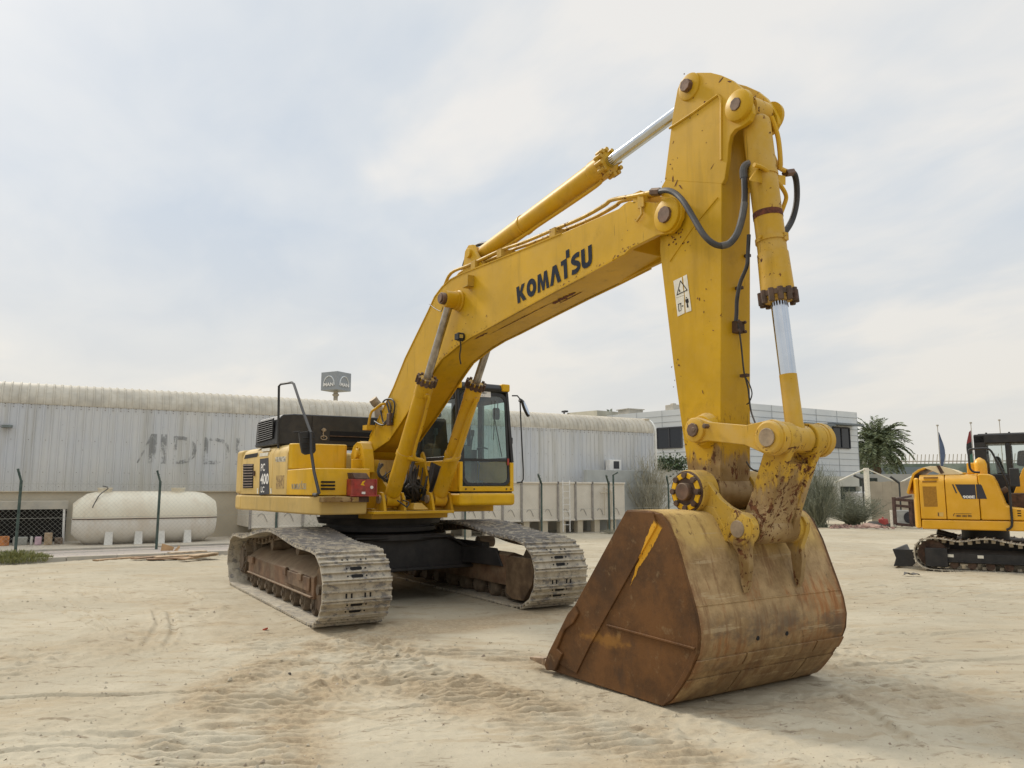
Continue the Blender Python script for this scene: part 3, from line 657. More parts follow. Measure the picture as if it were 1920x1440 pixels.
g = MB(); g.add([(-.29, .6, 2.15), (-.29, 1.45, 2.15), (-.27, 1.43, 2.98), (-.27, .62, 2.98)], [(0, 1, 2, 3)]); g.build('rear_window', M['glass2'], cab)
# cab inside: seat, consoles, wheel, levers, door posts
it = MB(); it.box(-.1, .35, .78, 1.27, 1.95, 2.08); it.prism([(-.18, 2.05), (-.02, 2.05), (-.16, 2.75), (-.27, 2.75)], .80, 1.25); it.prism([(-.2, 2.76), (-.12, 2.76), (-.17, 2.95), (-.25, 2.95)], .90, 1.15); it.box(-.05, .3, .85, 1.2, 1.6, 1.95)
it.build('seat', M['seat'], cab, .04)
it = MB(); it.box(-.1, .55, .62, .76, 1.7, 2.2); it.box(-.1, .55, 1.3, 1.42, 1.7, 2.2); it.box(1.15, 1.4, .62, .80, 1.6, 2.2); it.box(-.25, 1.44, .6, 1.45, 1.56, 1.6)
it.box(-.28, -.22, .6, 1.45, 1.6, 2.35)
for yy in (.69, 1.36): it.tube([(.45, yy, 2.2), (.5, yy, 2.42)], .015); it.cyl((.5, yy, 2.42), (.51, yy, 2.52), .03)
for yy in (.95, 1.1): it.tube([(1.1, yy, 1.6), (1.15, yy, 1.95), (1.08, yy, 2.0)], .012); it.box(1.1, 1.2, yy-.04, yy+.04, 1.62, 1.7)
it.build('console', M['cabin'], cab, .01)
it = MB(); it.box(.55, .68, 1.43, 1.47, 2.02, 2.95); it.box(-.3, .2, 1.44, 1.47, 2.05, 2.3); it.tube(catmull([(.85, 1.44, 2.2), (.8, 1.40, 2.22), (.6, 1.40, 2.22), (.55, 1.44, 2.2)], 4), .012); it.build('door_frame', M['cabin'], cab)
gh = MB(); gh.tube([(1.35, 1.3, 2.75), (1.35, 1.3, 2.9), (1.3, 1.3, 2.95)], .008); gh.prism(rr(1.22, 1.34, 2.62, 2.80, .03), 1.33, 1.345, 'x'); gh.build('inside_mirror', M['black'], cab)
# cab mirror on its long tube
ml = MB(); ml.tube([SXp(960, 742, 1.40), SXp(970, 742, 1.43), SXp(975, 748, 1.45), SXp(977, 800, 1.48), SXp(981, 880, 1.50), SXp(981, 899, 1.50), SXp(978, 904, 1.50), SXp(969, 905, 1.48)], .011, 8)
ml.cyl(SXp(974, 750, 1.45), SXp(978, 752, 1.45), .03); mlo = part(ml, 'mirror_arm', M['black'])
c1 = Vector(SXp(985, 766, 1.47)); t_ = (Vector(SXp(992, 782, 1.47))-Vector(SXp(979, 751, 1.47))); ln = t_.length; t_.normalize(); b_ = Vector((-.5, .86, 0)); b_ = (b_-t_*b_.dot(t_)).normalized(); n2 = t_.cross(b_)
mm = MB(); oval = [(ln*.5*math.cos(q), .055*math.sin(q)) for q in [2*math.pi*k_/20 for k_ in range(20)]]
vs = [c1+t_*a_+b_*bb+n2*s_ for s_ in (-.02, .02) for a_, bb in oval]; mm.add(vs, [tuple(range(20)), tuple(range(39, 19, -1))]+[(i, (i+1) % 20, (i+1) % 20+20, i+20) for i in range(20)]); mm.build('mirror', M['black'], mlo, .008)
mm = MB(); vs = [c1+t_*a_*.8+b_*bb*.75+n2*s_ for s_ in (-.0225, .0225) for a_, bb in oval]; mm.add(vs, [tuple(range(20)), tuple(range(39, 19, -1))]); mm.build('mirror_glass', M['chrome'], mlo)
lp = MB(); lp.tube([(1.33, 1.5, 2.35), (1.36, 1.56, 2.35), (1.36, 1.56, 2.27), (1.33, 1.5, 2.25)], .01); part(lp, 'grab_handle', M['black'])

# ---- boom ------------------------------------------------------------
BH = .25
def bp(*q): return [(lambda s_: (s_[0], s_[2]))(S(a_, b_, -BH)) for a_, b_ in q]
bot = bp((698, 848), (729, 826), (761, 778), (812, 696), (827, 674), (845, 659), (861, 646), (884, 631), (910, 617.5), (974, 582), (1038, 547), (1094, 518), (1149, 488), (1171, 477), (1182, 466), (1232, 441), (1257, 431))
top = bp((690, 829), (694, 818), (715, 775), (738, 727), (760, 672), (782, 627), (803, 584), (815, 557), (829, 538), (845, 524), (866, 513), (960, 476), (1052, 438), (1160, 391), (1170, 382), (1179, 377), (1232, 380))
c_ = S(1252, 404, -BH); AP = (c_[0], c_[2])
tip = [(AP[0]+.17*math.cos(t), AP[1]+.17*math.sin(t)) for t in [R(a_) for a_ in (70, 40, 10, -20, -50, -80)]]
prof = bot[:-1] + [p for p in reversed(tip)] + list(reversed(top))
# foot eye in front of the tail
bm_ = MB()
# plates stand 1.5 cm proud of the box they are welded to
inner = prof
bm_.prism(inner[:len(bot)-5]+[(6.02, 3.80), (6.02, 4.16)]+list(reversed(top))[2:], -BH+.004, BH-.004)
for s_ in (-1, 1):
    bm_.prism(prof, s_*BH-.0, s_*(BH-.045))
bm_.cyl((PF.x+.0, -.40, PF.z), (PF.x, .40, PF.z), .14, n=24)
boom = part(bm_, 'boom', M['boom'], bevel=.006)
# welded flange lips along top and bottom of the near side
fl = MB(); 
for s_ in (-1, 1):
    for arr, dz in ((top[1:-4], -.035), (bot[1:-4], .03)):
        fl.tube([(x_, s_*BH, z_+dz*.0) for x_, z_ in arr], .011, 4)
for xs in (3.07,):
    pass
fl.build('weld_seam', M['boom'], boom)
logo_mb(S(971, 569.4, -BH), S(1111.7, 496.5, -BH), S(968.3, 539.2, -BH), S(1110.3, 457.5, -BH), (0, -1, 0), .004).build('lettering', M['navy'], boom)
# rust scar under the boom
def lerp_edge(t, arr=bot):
    k_ = t*(len(arr)-1); i = min(int(k_), len(arr)-2); f = k_-i; return (arr[i][0]+(arr[i+1][0]-arr[i][0])*f, arr[i][1]+(arr[i+1][1]-arr[i][1])*f)
sc_ = MB(); rr_ = random.Random(3)
def scar(mb, x0, x1, yc, w_, n=26, slope=0.):
    L, Q = [], []
    for i in range(n+1):
        x_ = x0+(x1-x0)*i/n
        # height of boom underside at x
        z_ = None
        for (xa, za), (xb, zb2) in zip(bot, bot[1:]):
            if xa <= x_ <= xb: z_ = za+(zb2-za)*(x_-xa)/(xb-xa); break
        z_ = (z_ if z_ is not None else 3.6)-.0035
        ww = w_*(.35+rr_.random())*math.sin(math.pi*(i+.3)/(n+.6))**.5; yy = yc+slope*(x_-x0)+rr_.uniform(-1, 1)*w_*.3
        L.append((x_, yy-ww, z_)); Q.append((x_, yy+ww, z_))
    k_ = n+1; mb.add(L+Q, [(i, i+1, k_+i+1, k_+i) for i in range(n)])
scar(sc_, 3.35, 4.7, -.10, .008, slope=.03); scar(sc_, 4.55, 4.95, -.03, .035); scar(sc_, 4.6, 5.0, .03, .012); scar(sc_, 3.1, 3.4, -.16, .02)
M['scar'] = plain('bare_rust', (.11, .030, .012), .85, 0, .5, 30, bump=.4)
sc_.build('rust_scar', M['scar'], boom)
# bosses
RP = S(846, 562, -.37); RPx, RPz = RP[0], RP[2]
for s_ in (-1, 1): MB().lathe((RPx, s_*BH, RPz), (RPx, s_*.6, RPz), [(0, .135), (.02, .135), (.03, .12), (.07, .12)], 24).build('cylinder_boss', M['cyl'], boom, .004)
pn = MB(); pn.cyl((RPx, -.52, RPz), (RPx, .52, RPz), .075, n=20); pn.cyl((RPx, -.54, RPz), (RPx, -.52, RPz), .055, n=20); part(pn, 'boom_cylinder_pin', M['pin'], bevel=.004)
for s_ in (-1, 1):
    MB().lathe((AP[0], s_*(BH-.002), AP[1]), (AP[0], s_*.5, AP[1]), [(0, .15), (.025, .15), (.03, .14)], 28).build('arm_boss', M['boom'], boom, .004)
an = MB(); an.cyl((AP[0], -.305, AP[1]), (AP[0], .305, AP[1]), .075, n=10); part(an, 'boom_top_pin', M['pin'], bevel=.004)
# lamp with its cable under the boom bend
lm = MB(); lc = S(866, 632, -.27); lm.cyl((lc[0], -.255, lc[2]), (lc[0]+.0, -.33, lc[2]), .055, n=12); lm.box(lc[0]-.05, lc[0]+.05, -.35, -.27, lc[2]-.04, lc[2]+.04)
lm.tube(catmull([(lc[0], -.30, lc[2]-.03), S(864, 650, -.24), S(862, 668, -.2), S(864, 683, -.16)], 4), .01); lmo = lm.build('work_lamp', M['black'], boom, .008)
MB().box(lc[0]+.05, lc[0]+.056, -.335, -.285, lc[2]-.025, lc[2]+.02).build('lamp_lens', M['chrome'], boom)
# bracket on the near side
kb = MB(); p = S(884, 532, -BH); kb.box(p[0]-.07, p[0]+.06, -BH-.09, -BH, p[2]-.05, p[2]-.035); kb.box(p[0]+.05, p[0]+.062, -BH-.09, -BH, p[2]-.05, p[2]+.09); kb.build('step_bracket', M['link'], boom)
wr = MB(); wr.tube(catmull([S(805, 570, -.30), S(815, 578, -.36), S(824, 583, -.40), S(828, 583, -.42), S(831, 574, -.42)], 3), .005); wr.build('wire_hook', M['black'], boom)
# arm cylinder brackets on top of the boom
ACb = Vector((S(905, 480, 0)[0], 0, S(905, 480, 0)[2]))
cb_ = MB()
for s_ in (-1, 1):
    cb_.prism([(ACb.x-.22, 4.18), (ACb.x-.12, ACb.z+.06), (ACb.x-.03, ACb.z+.12), (ACb.x+.07, ACb.z+.1), (ACb.x+.12, ACb.z), (ACb.x+.42, 4.2)], s_*.17-.025, s_*.17+.025)
cb_.cyl((ACb.x, -.23, ACb.z), (ACb.x, .23, ACb.z), .06, n=16); cb_.build('arm_cylinder_bracket', M['boom'], boom, .005)

# ---- arm -------------------------------------------------------------
AH = .18
def ap(*q, y=-AH): return [(lambda s_: (s_[0], s_[2]))(S(a_, b_, y)) for a_, b_ in q]
body = ap((1292, 899), (1262, 680), (1237, 470), (1240, 350), (1247, 338), (1256, 290), (1268, 285), (1330, 212), (1348, 190), (1353, 196), (1353, 345), (1352, 600), (1351, 890))
bl_ = body[0]; br_ = body[-1]
am = MB(); am.prism(body+[(br_[0]-.03, br_[1]-.10)], -AH, AH)
BP = S(1292, 922, -.40); BPx, BPz = BP[0], BP[2]
am.prism([(bl_[0]+.005, bl_[1]+.02), (bl_[0]+.0, bl_[1]-.06), (BPx-.13, BPz), (BPx-.05, BPz-.13), (BPx+.08, BPz-.12), (BPx+.14, BPz), (br_[0]-.02, br_[1]-.06), (br_[0]-.012, br_[1]+.02)], -AH+.012, AH-.012)
am.cyl((BPx, -AH-.02, BPz), (BPx, AH+.02, BPz), .15, n=28)
for s_ in (-1, 1):
    lug = ap((1246, 338), (1262, 212), (1270, 168), (1276, 153), (1288, 141), (1308, 136), (1332, 136), (1352, 141), (1372, 150), (1388, 163), (1400, 178), (1410, 198), (1411, 212), (1405, 226), (1392, 236), (1378, 243), (1370, 253), (1366, 270), (1364, 300), (1359, 335), (1354, 345))
    am.prism(lug, s_*(AH+.0015), s_*(AH-.045))
arm = part(am, 'arm', M['arm'], bevel=.006)
q = ap((1293, 163), (1388, 199))
for s_ in (-1, 1):
    for (x_, z_), r_, t_ in ((q[0], .115, .02), (q[1], .125, .055)): MB().lathe((x_, s_*AH, z_), (x_, s_*.6, z_), [(0, r_+.01), (t_*.7, r_+.004), (t_, r_-.02)], 26).build('pin_boss', M['arm'], arm, .003)
wl = MB(); w_ = ap((1256, 241), (1300, 212), (1347, 178), (1352, 184), (1353, 196), (1353, 300))
wl.tube([(x_, -AH-.005, z_) for x_, z_ in w_], .012, 5)
wl.tube([(x_, -AH-.002, z_) for x_, z_ in ap((1256, 490), (1300, 425), (1346, 370))], .006, 4); wl.build('weld_seam', M['arm'], arm)
pn = MB()
for (x_, z_), hx in zip(q, (.058, .055)): pn.cyl((x_, -AH-.068, z_), (x_, AH+.068, z_), hx, n=8)
pn.bolts((q[1][0], -AH-.056, q[1][1]), (0, -1, 0), .03, 1, .01, .01); part(pn, 'arm_top_pin', M['pin'], bevel=.006)
ch = MB(); 
def blob(mb, x_, z_, rx, rz_, ang=0, y=-AH-.0025, seed=0):
    r2 = random.Random(seed); n = 16; vs = []
    for k_ in range(n):
        t = 2*math.pi*k_/n; r_ = .6+.6*r2.random(); a_ = rx*r_*math.cos(t); b_ = rz_*r_*math.sin(t)
        vs.append((x_+a_*math.cos(ang)-b_*math.sin(ang), y, z_+a_*math.sin(ang)+b_*math.cos(ang)))
    mb.add(vs, [tuple(range(n))])
for (a_, b_), rx, rz_, an_, sd_ in (((1268, 344), .035, .008, .9, 1), ((1276, 350), .03, .007, -.9, 2), ((1262, 335), .01, .03, 0, 3), ((1336, 312), .03, .005, .8, 4), ((1305, 430), .004, .008, 0, 5), ((1352, 150), .03, .008, .5, 6), ((1368, 153), .03, .008, -.5, 7), ((1285, 470), .006, .006, 0, 8), ((1318, 735), .005, .02, .3, 9), ((1300, 850), .004, .02, 0, 10)):
    x_, z_ = ap((a_, b_))[0]; blob(ch, x_, z_, rx, rz_, an_, seed=sd_)
for k_ in range(26):
    t = rr_.random(); x_, z_ = ap((1268+rr_.gauss(0, 9), 438+rr_.gauss(0, 14)))[0]; blob(ch, x_, z_, .012*rr_.random()+.003, .008, rr_.uniform(0, 3), seed=20+k_)
for k_ in range(60):
    a_, b_ = rr_.choice([(1255, 330), (1345, 640), (1290, 870), (1345, 880), (1300, 200), (1275, 700), (1340, 250), (1315, 560)]); x_, z_ = ap((a_+rr_.gauss(0, 9), b_+rr_.gauss(0, 30)))[0]
    if body[0][0]-.3 < x_ < 7.0: blob(ch, x_, z_, .004+.012*rr_.random()**2, .004+.006*rr_.random(), rr_.uniform(0, 3), seed=200+k_)
ch.build('rust_spots', M['scar'], arm, kind='stuff')
ch = MB()
for k_ in range(90):
    t = rr_.random(); i0 = int(t*(len(bot)-2)); x_ = bot[i0][0]+(bot[i0+1][0]-bot[i0][0])*rr_.random(); z0 = None
    for (xa, za), (xb, zb2) in zip(bot, bot[1:]):
        if xa <= x_ <= xb: z0 = za+(zb2-za)*(x_-xa)/(xb-xa)
    if z0 is None: continue
    z_ = z0+.012+abs(rr_.gauss(0, .02 if k_ % 3 else .16)); blob(ch, x_, z_, .004+.018*rr_.random()**2, .003+.005*rr_.random(), rr_.uniform(-.2, 1), y=-BH-.0028, seed=400+k_)
ch.build('rust_spots', M['scar'], boom, kind='stuff')
# warning sticker, split by a long scratch
def Ac(a_, b_): return (1240+a_*.0764, 500+b_*.0764)
def onarm(mb, pts, off, m=0):
    vs = [S(*Ac(a_, b_), -AH) for a_, b_ in pts]; mb.add([(x_, -AH-off, z_) for x_, y_, z_ in vs], [tuple(range(len(vs)))], m); return mb
stx = MB(); onarm(stx, [(300, 350), (505, 255), (560, 690), (575, 1140), (405, 1225)], .0025); onarm(stx, [(535, 240), (630, 190), (745, 1080), (605, 1130), (580, 700)], .0025)
sto = stx.build('warning_sticker', M['whiteold'], arm)
sy = MB(); T1, T2, T3 = (472, 330), (655, 580), (378, 712); G_ = ((472+655+378)/3, (330+580+712)/3)
inn = [(G_[0]+(a_-G_[0])*.80, G_[1]+(b_-G_[1])*.80) for a_, b_ in (T1, T2, T3)]
for i in range(3):
    j = (i+1) % 3; onarm(sy, [(T1, T2, T3)[i], (T1, T2, T3)[j], inn[j], inn[i]], .0045)
onarm(sy, [(430, 570), (455, 555), (475, 625), (455, 630)], .0045); onarm(sy, [(605, 760), (625, 742), (640, 765), (622, 785)], .0045); onarm(sy, [(595, 808), (665, 780), (680, 860), (655, 905), (680, 995), (635, 1010), (625, 900), (600, 870)], .0045)
for seg_ in ([(415, 920), (500, 885), (505, 900), (425, 935)], [(415, 920), (430, 915), (445, 1090), (432, 1100)], [(475, 905), (488, 900), (500, 1060), (487, 1075)], [(435, 1092), (497, 1062), (499, 1075), (440, 1104)], [(500, 970), (530, 945), (528, 962), (550, 950), (552, 965), (530, 975), (535, 992)], [(370, 765), (560, 700), (560, 706), (370, 771)]): onarm(sy, seg_, .0045)
sy.build('pictogram', M['hole'], arm)

# ---- hydraulic cylinders ----------------------------------------------
def cylinder(A, Bp, g, r, rod, gland_mat, rod_mat, name, parts_mat, eye=.1, band=None, rodpaint=None):
    """barrel from A to fraction g of A->B, rod on to B"""
    A = Vector(A); Bp = Vector(Bp); d = (Bp-A).normalized(); L = (Bp-A).length; G = g*L
    c = MB(); c.lathe(A+d*(eye*.6), Bp, [(0, r*.75), (.03, r*.98), (.05, r), (G-.28, r), (G-.27, r*1.07), (G-.05, r*1.07), (G-.04, r*1.0), (G-.03, r*.98)], 28)
    c.cyl(A-Vector((0, r*.9, 0)), A+Vector((0, r*.9, 0)), eye, n=24)
    o = part(c, name, parts_mat, bevel=.003)
    gb = MB(); gb.lathe(A+d*(G-.035), Bp, [(0, r*1.02), (0, r*1.2), (.04, r*1.2), (.04, rod*1.3), (.06, rod*1.25)], 28); gb.bolts(A+d*(G-.045), d, r*1.16, 12, r*.2, .10, nn_=8)
    gb.build('gland', gland_mat, o)
    rdm = MB(); L2 = L-G
    rdm.cyl(A+d*G, Bp-d*(eye*.5), rod, n=28); ro = rdm.build('rod', rod_mat, o)
    if rodpaint:
        rp = MB(); rp.lathe(Bp-d*rodpaint, Bp, [(0, rod*1.03), (rodpaint-.12, rod*1.05), (rodpaint-.02, rod*1.35)], 24); rp.build('painted_rod_end', M['cylworn'], o)
    re = MB(); re.cyl(Bp-Vector((0, .09, 0)), Bp+Vector((0, .09, 0)), eye, n=24); re.build('rod_eye', parts_mat, o)
    return o, A, d, L, G
cy = .375
F0 = S(733, 936, -cy); foot = (F0[0], F0[2]); gl_ = S(797, 711, -cy)
for s_ in (-1, 1):
    A_ = (foot[0], s_*cy, foot[1]); B_ = (RPx, s_*cy, RPz)
    L_ = math.dist(A_, B_); g_ = math.dist((foot[0], foot[1]), (gl_[0], gl_[2]))/L_
    o, A, d, L, G = cylinder(A_, B_, g_, .108, .052, M['rustd'], M['chromedull'], 'boom_cylinder', M['cyl'], eye=.105)
    pt = MB(); nrm = Vector((d.z, 0, -d.x)); sy_ = Vector((0, -s_, 0))
    base = lambda t, rad=.135, ys=.03: A+d*t+nrm*.115+sy_*.06
    pt.tube(catmull([A+d*(G-.16)+nrm*.09, A+d*(G-.17)+nrm*.16+sy_*.02, A+d*(G-.35)+nrm*.145+sy_*.04, A+d*(G-.6)+nrm*.15+sy_*.05, A+d*(G*.5)+nrm*.15+sy_*.05, A+d*(G*.42)+nrm*.16+sy_*.08, A+d*(G*.40)+nrm*.18+sy_*.22], 5), .021, 8)
    pt.tube([A+d*(G*.40)+nrm*.11, A+d*(G*.40)+nrm*.17+sy_*.2], .03, 8); pt.cyl(A+d*(G-.16)+nrm*.06, A+d*(G-.16)+nrm*.15, .035, n=8); pt.box(A.x, A.x, A.y, A.y, A.z, A.z)
    pt.lathe(A+d*(G*.385), A+d*G, [(0, .112), (0, .120), (.05, .120), (.05, .112)], 24); bq = A+d*(G*.385+.025)
    pt.cyl(bq-nrm*.14, bq+nrm*.02, .02, n=6)
    pt.build('oil_pipe', M['cyl'], o)
    pi = MB(); pi.cyl((foot[0], s_*(cy+.20), foot[1]), (foot[0], s_*(cy-.20), foot[1]), .06, n=18); part(pi, 'cylinder_foot_pin', M['pindust'], bevel=.004)
    kb = MB()
    for yy in (cy+.15, cy-.15): kb.prism([(foot[0]-.2, 1.27), (foot[0]-.1, foot[1]+.06), (foot[0]-.03, foot[1]+.10), (foot[0]+.06, foot[1]+.09), (foot[0]+.11, foot[1]), (foot[0]+.16, 1.27)], s_*yy-.02, s_*yy+.02)
    part(kb, 'cylinder_foot_bracket', M['cyl'], bevel=.006)
# arm cylinder
ga = S(1140, 308, 0); ea = S(1293, 163, -AH); E_ = (ea[0], 0, ea[2])
La = math.dist((ACb.x, ACb.z), (E_[0], E_[2])); ga_ = math.dist((ACb.x, ACb.z), (ga[0], ga[2]))/La
o, A, d, L, G = cylinder(tuple(ACb), E_, ga_, .118, .062, M['link'], M['chrome'], 'arm_cylinder', M['cyl'], eye=.10)
pt = MB(); nrm = Vector((d.z, 0, -d.x)); pt.tube(catmull([A+d*(G-.16)+nrm*.10, A+d*(G-.22)+nrm*.15, A+d*(G*.5)+nrm*.15+Vector((0, -.03, 0)), A+d*(G*.45)+nrm*.15+Vector((0, -.03, 0)), A+d*(.3)+nrm*.13+Vector((0, -.05, 0))], 5), .020, 8)
pt.lathe(A+d*(G*.38), A+d*G, [(0, .119), (0, .127), (.03, .127), (.03, .119)], 24); pt.build('oil_pipe', M['cyl'], o)
# bucket cylinder
q1 = S(1388, 199, -AH); TPx, TPz = q1[0], q1[2]
LP = S(1437, 820, -.345); LX, LZ = LP[0], LP[2]
gb_ = S(1447, 560, 0.0)
A_ = (TPx, 0.0, TPz); B_ = (LX+.0, .0, LZ); Lb = math.dist(A_, B_); gbf = (TPz-gb_[2])/(TPz-LZ)
o, A, d, L, G = cylinder(A_, B_, gbf, .114, .064, M['rustd'], M['chrome'], 'bucket_cylinder', M['cylworn'], eye=.105, rodpaint=.50)
bnd = MB(); bnd.lathe(A+d*.90, A+d*2, [(0, .113), (0, .117), (.05, .117), (.05, .113)], 28); bnd.build('rust_band', M['scar'], o)
clm = MB(); clm.lathe(A+d*.56, A+d*2, [(0, .113), (.0, .121), (.03, .121), (.03, .113)], 28); clm.build('cylinder_clamp', M['cylworn'], o)
cl = MB(); cl.lathe(A+d*1.12, A+d*2, [(0, .113), (0, .123), (.035, .123), (.035, .113)], 28); cl.box(A.x+d.x*1.13+.09, A.x+d.x*1.13+.13, .0, .05, A.z+d.z*1.13-.03, A.z+d.z*1.13+.03)
cl.lathe(A+d*(G-.36), A+d*2, [(0, .113), (.0, .121), (.33, .130)], 28)
cl.cyl(A+d*1.13+Vector((0, -.14, 0)), A+d*1.13+Vector((0, .14, 0)), .016, n=6)
cl.build('cylinder_clamp', M['cylworn'], o)
pt = MB()
pt.tube(catmull([A+Vector((.10, .08, -.06)), A+Vector((.12, .13, -.25)), A+Vector((.12, .135, -.5)), Vector(SXp(1449, 292, 7.35)), Vector(SXp(1459, 312, 7.38)), Vector(SXp(1474, 321, 7.38)), Vector(SXp(1483, 322, 7.38))], 5), .02, 8)
pt.tube(catmull([Vector(SXp(1414, 309, 7.46)), Vector(SXp(1432, 316, 7.47)), Vector(SXp(1450, 333, 7.46)), Vector(SXp(1465, 350, 7.44)), Vector(SXp(1474, 368, 7.42)), Vector(SXp(1470, 385, 7.40)), Vector(SXp(1461, 408, 7.38))], 5), .018, 8)
pt.hexa([SXp(1405, 338, 7.46), SXp(1452, 348, 7.44), SXp(1452, 344, 7.40), SXp(1405, 334, 7.42)], [SXp(1418, 318, 7.46), SXp(1432, 312, 7.44), SXp(1432, 312, 7.40), SXp(1418, 318, 7.42)])
pt.hexa([SXp(1450, 345, 7.42), SXp(1473, 347, 7.42), SXp(1473, 346, 7.39), SXp(1450, 344, 7.39)], [SXp(1452, 326, 7.42), SXp(1473, 330, 7.42), SXp(1473, 330, 7.39), SXp(1452, 326, 7.39)])
pt.build('oil_pipe', M['cyl'], o)

# ---- hoses and pipes --------------------------------------------------
def hose(pts, r, mat, name='hose', n=6):
    mb = MB(); mb.tube(catmull(pts, n), r, 10); return part(mb, name, mat)
def fit(p, q, r): return part(MB().cyl(p, q, r, n=6), 'hose_fitting', M['pin'])
hose([S(1236, 359, -.30), S(1252, 357, -.33), S(1268, 364, -.34), S(1283, 380, -.36), S(1300, 408, -.37), S(1318, 438, -.38), S(1335, 455, -.36), S(1352, 461, -.30), S(1368, 456, -.24), S(1382, 438, -.20), S(1391, 410, -.17), S(1396, 375, -.15), S(1396, 345, -.14), S(1395, 330, -.13)], .026, M['rubber'])
hose([S(1395, 334, -.13), S(1394, 320, -.13), S(1398, 310, -.12), S(1409, 306, -.08)], .032, M['hosegrey'], 'hose_elbow')
hose([S(1352, 461, -.302), S(1368, 456, -.242), S(1382, 438, -.202), S(1391, 410, -.172), S(1396, 380, -.152)], .029, M['hosegrey'], 'hose_sleeve')
fit(S(1222, 360, -.30), S(1238, 359, -.30), .035); fit(S(1405, 308, -.10), S(1418, 307, -.06), .03)
hose([SXp(1482, 324, 7.38), SXp(1490, 328, 7.38), SXp(1494, 350, 7.36), SXp(1493, 382, 7.34), SXp(1484, 415, 7.32), SXp(1466, 442, 7.30), SXp(1450, 455, 7.25)], .026, M['rubber']); fit(SXp(1472, 325, 7.38), SXp(1486, 323, 7.38), .034)
cyl_w = lambda y: None
hose([S(1404, 440, -.12), S(1402, 480, -.12), S(1400, 500, -.13), S(1388, 530, -.135), S(1382, 560, -.14), S(1381, 585, -.14), S(1380, 602, -.14)], .016, M['rubber'])
hose([SXp(1382, 600, 7.10), SXp(1386, 620, 7.10), SXp(1390, 650, 7.10), SXp(1394, 690, 7.10), SXp(1397, 706, 7.10), SXp(1403, 730, 7.12), SXp(1408, 770, 7.15), SXp(1420, 802, 7.3)], .007, M['rubber'], 'grease_line')
hose([SXp(1398, 708, 7.10), SXp(1405, 720, 7.13), SXp(1410, 738, 7.15), SXp(1405, 754, 7.13), SXp(1400, 758, 7.10)], .005, M['rubber'], 'grease_line')
hose([SXp(1400, 866, 7.02), SXp(1408, 878, 7.1), SXp(1418, 883, 7.2), SXp(1430, 884, 7.3)], .007, M['rubber'], 'grease_line')
jb = MB(); c1 = SXp(1382, 614, 7.06); jb.box(7.03, 7.10, c1[1]-.045, c1[1]+.05, c1[2]-.05, c1[2]+.05)
for dy in (-.04, .04): jb.cyl((7.1, c1[1]+dy, c1[2]-.04), (7.12, c1[1]+dy, c1[2]-.04), .014); jb.cyl((7.1, c1[1]+dy, c1[2]+.04), (7.12, c1[1]+dy, c1[2]+.04), .014)
part(jb, 'grease_block', M['rustd'], bevel=.006)
cp_ = MB()
for a_, b_ in ((1400, 480), (1386, 540), (1397, 704)): p_ = SXp(a_, b_, 7.09); cp_.box(7.05, 7.12, p_[1]-.02, p_[1]+.02, p_[2]-.012, p_[2]+.012)
part(cp_, 'hose_clamp', M['rustd'])
pb = MB()
P1 = [S(803, 590, -.20), S(818, 560, -.20), S(831, 541, -.20), S(846, 512, -.2), S(880, 497, -.2), S(940, 469, -.2), S(985, 453, -.2), S(1035, 432, -.2), S(1090, 409, -.2), S(1133, 385, -.2), S(1147, 375, -.2), S(1190, 367, -.25), S(1224, 360, -.30)]
pb.tube(catmull(P1, 4), .021, 8); pb.tube(catmull([Vector(p)+Vector((.02, .12, .01)) for p in P1], 4), .021, 8)
pb.tube([S(740, 724, -.22), S(772, 650, -.22), S(803, 590, -.2)], .018, 8)
for a_, b_ in ((1042, 431), (942, 470), (1201, 364), (893, 492)): p_ = S(a_, b_, -.2); pb.box(p_[0]-.05, p_[0]+.05, -.25, .06, p_[2]-.09, p_[2]+.01)
p_ = S(1203, 372, -.26); pb.box(p_[0]-.04, p_[0]+.04, -.275, -.26, p_[2]-.09, p_[2]+.03); pb.tube([(p_[0], -.27, p_[2]-.08), (p_[0]+.02, -.28, p_[2]-.16), (p_[0]-.05, -.28, p_[2]-.21), (p_[0]-.07, -.28, p_[2]-.19)], .012)
part(pb, 'boom_pipes', M['link'], bevel=.003)
for dy in (-.03, .08):
    hose([S(867, 512, dy), S(872, 490, dy), S(884, 468, dy), S(900, 458, dy), S(921, 457, dy), S(925, 462, dy)], .024, M['rubber'])
hose([S(880, 505, .0), S(884, 488, .0), S(895, 474, 0), S(910, 472, 0)], .024, M['rubber'])
# electrical loops on the boom side
for pts2 in ([(713, 762), (722, 750), (735, 749), (740, 760), (737, 780), (731, 793)], [(714, 770), (718, 790), (722, 792), (730, 778), (725, 755)], [(702, 790), (716, 797), (726, 790), (733, 765), (728, 752)], [(730, 784), (735, 790), (733, 794)]):
    hose([S(a_, b_, -.28) for a_, b_ in pts2], .013, M['rubber'], 'cable')
jb = MB(); p_ = S(733, 785, -.27); jb.box(p_[0]-.05, p_[0]+.05, -.32, -.25, p_[2]-.1, p_[2]+.08); part(jb, 'junction_plug', M['rustd'], bevel=.01)
hr = MB(); hr.tube(catmull([S(691, 798, -.40), S(693, 785, -.40), S(697, 772, -.38), S(706, 765, -.34), S(715, 758, -.30), S(722, 757, -.26)], 4), .02, 8); p_ = S(691, 800, -.4); hr.box(p_[0]-.08, p_[0]+.08, -.46, -.34, p_[2]-.05, p_[2]+.02); part(hr, 'hose_rail', M['cyl'])
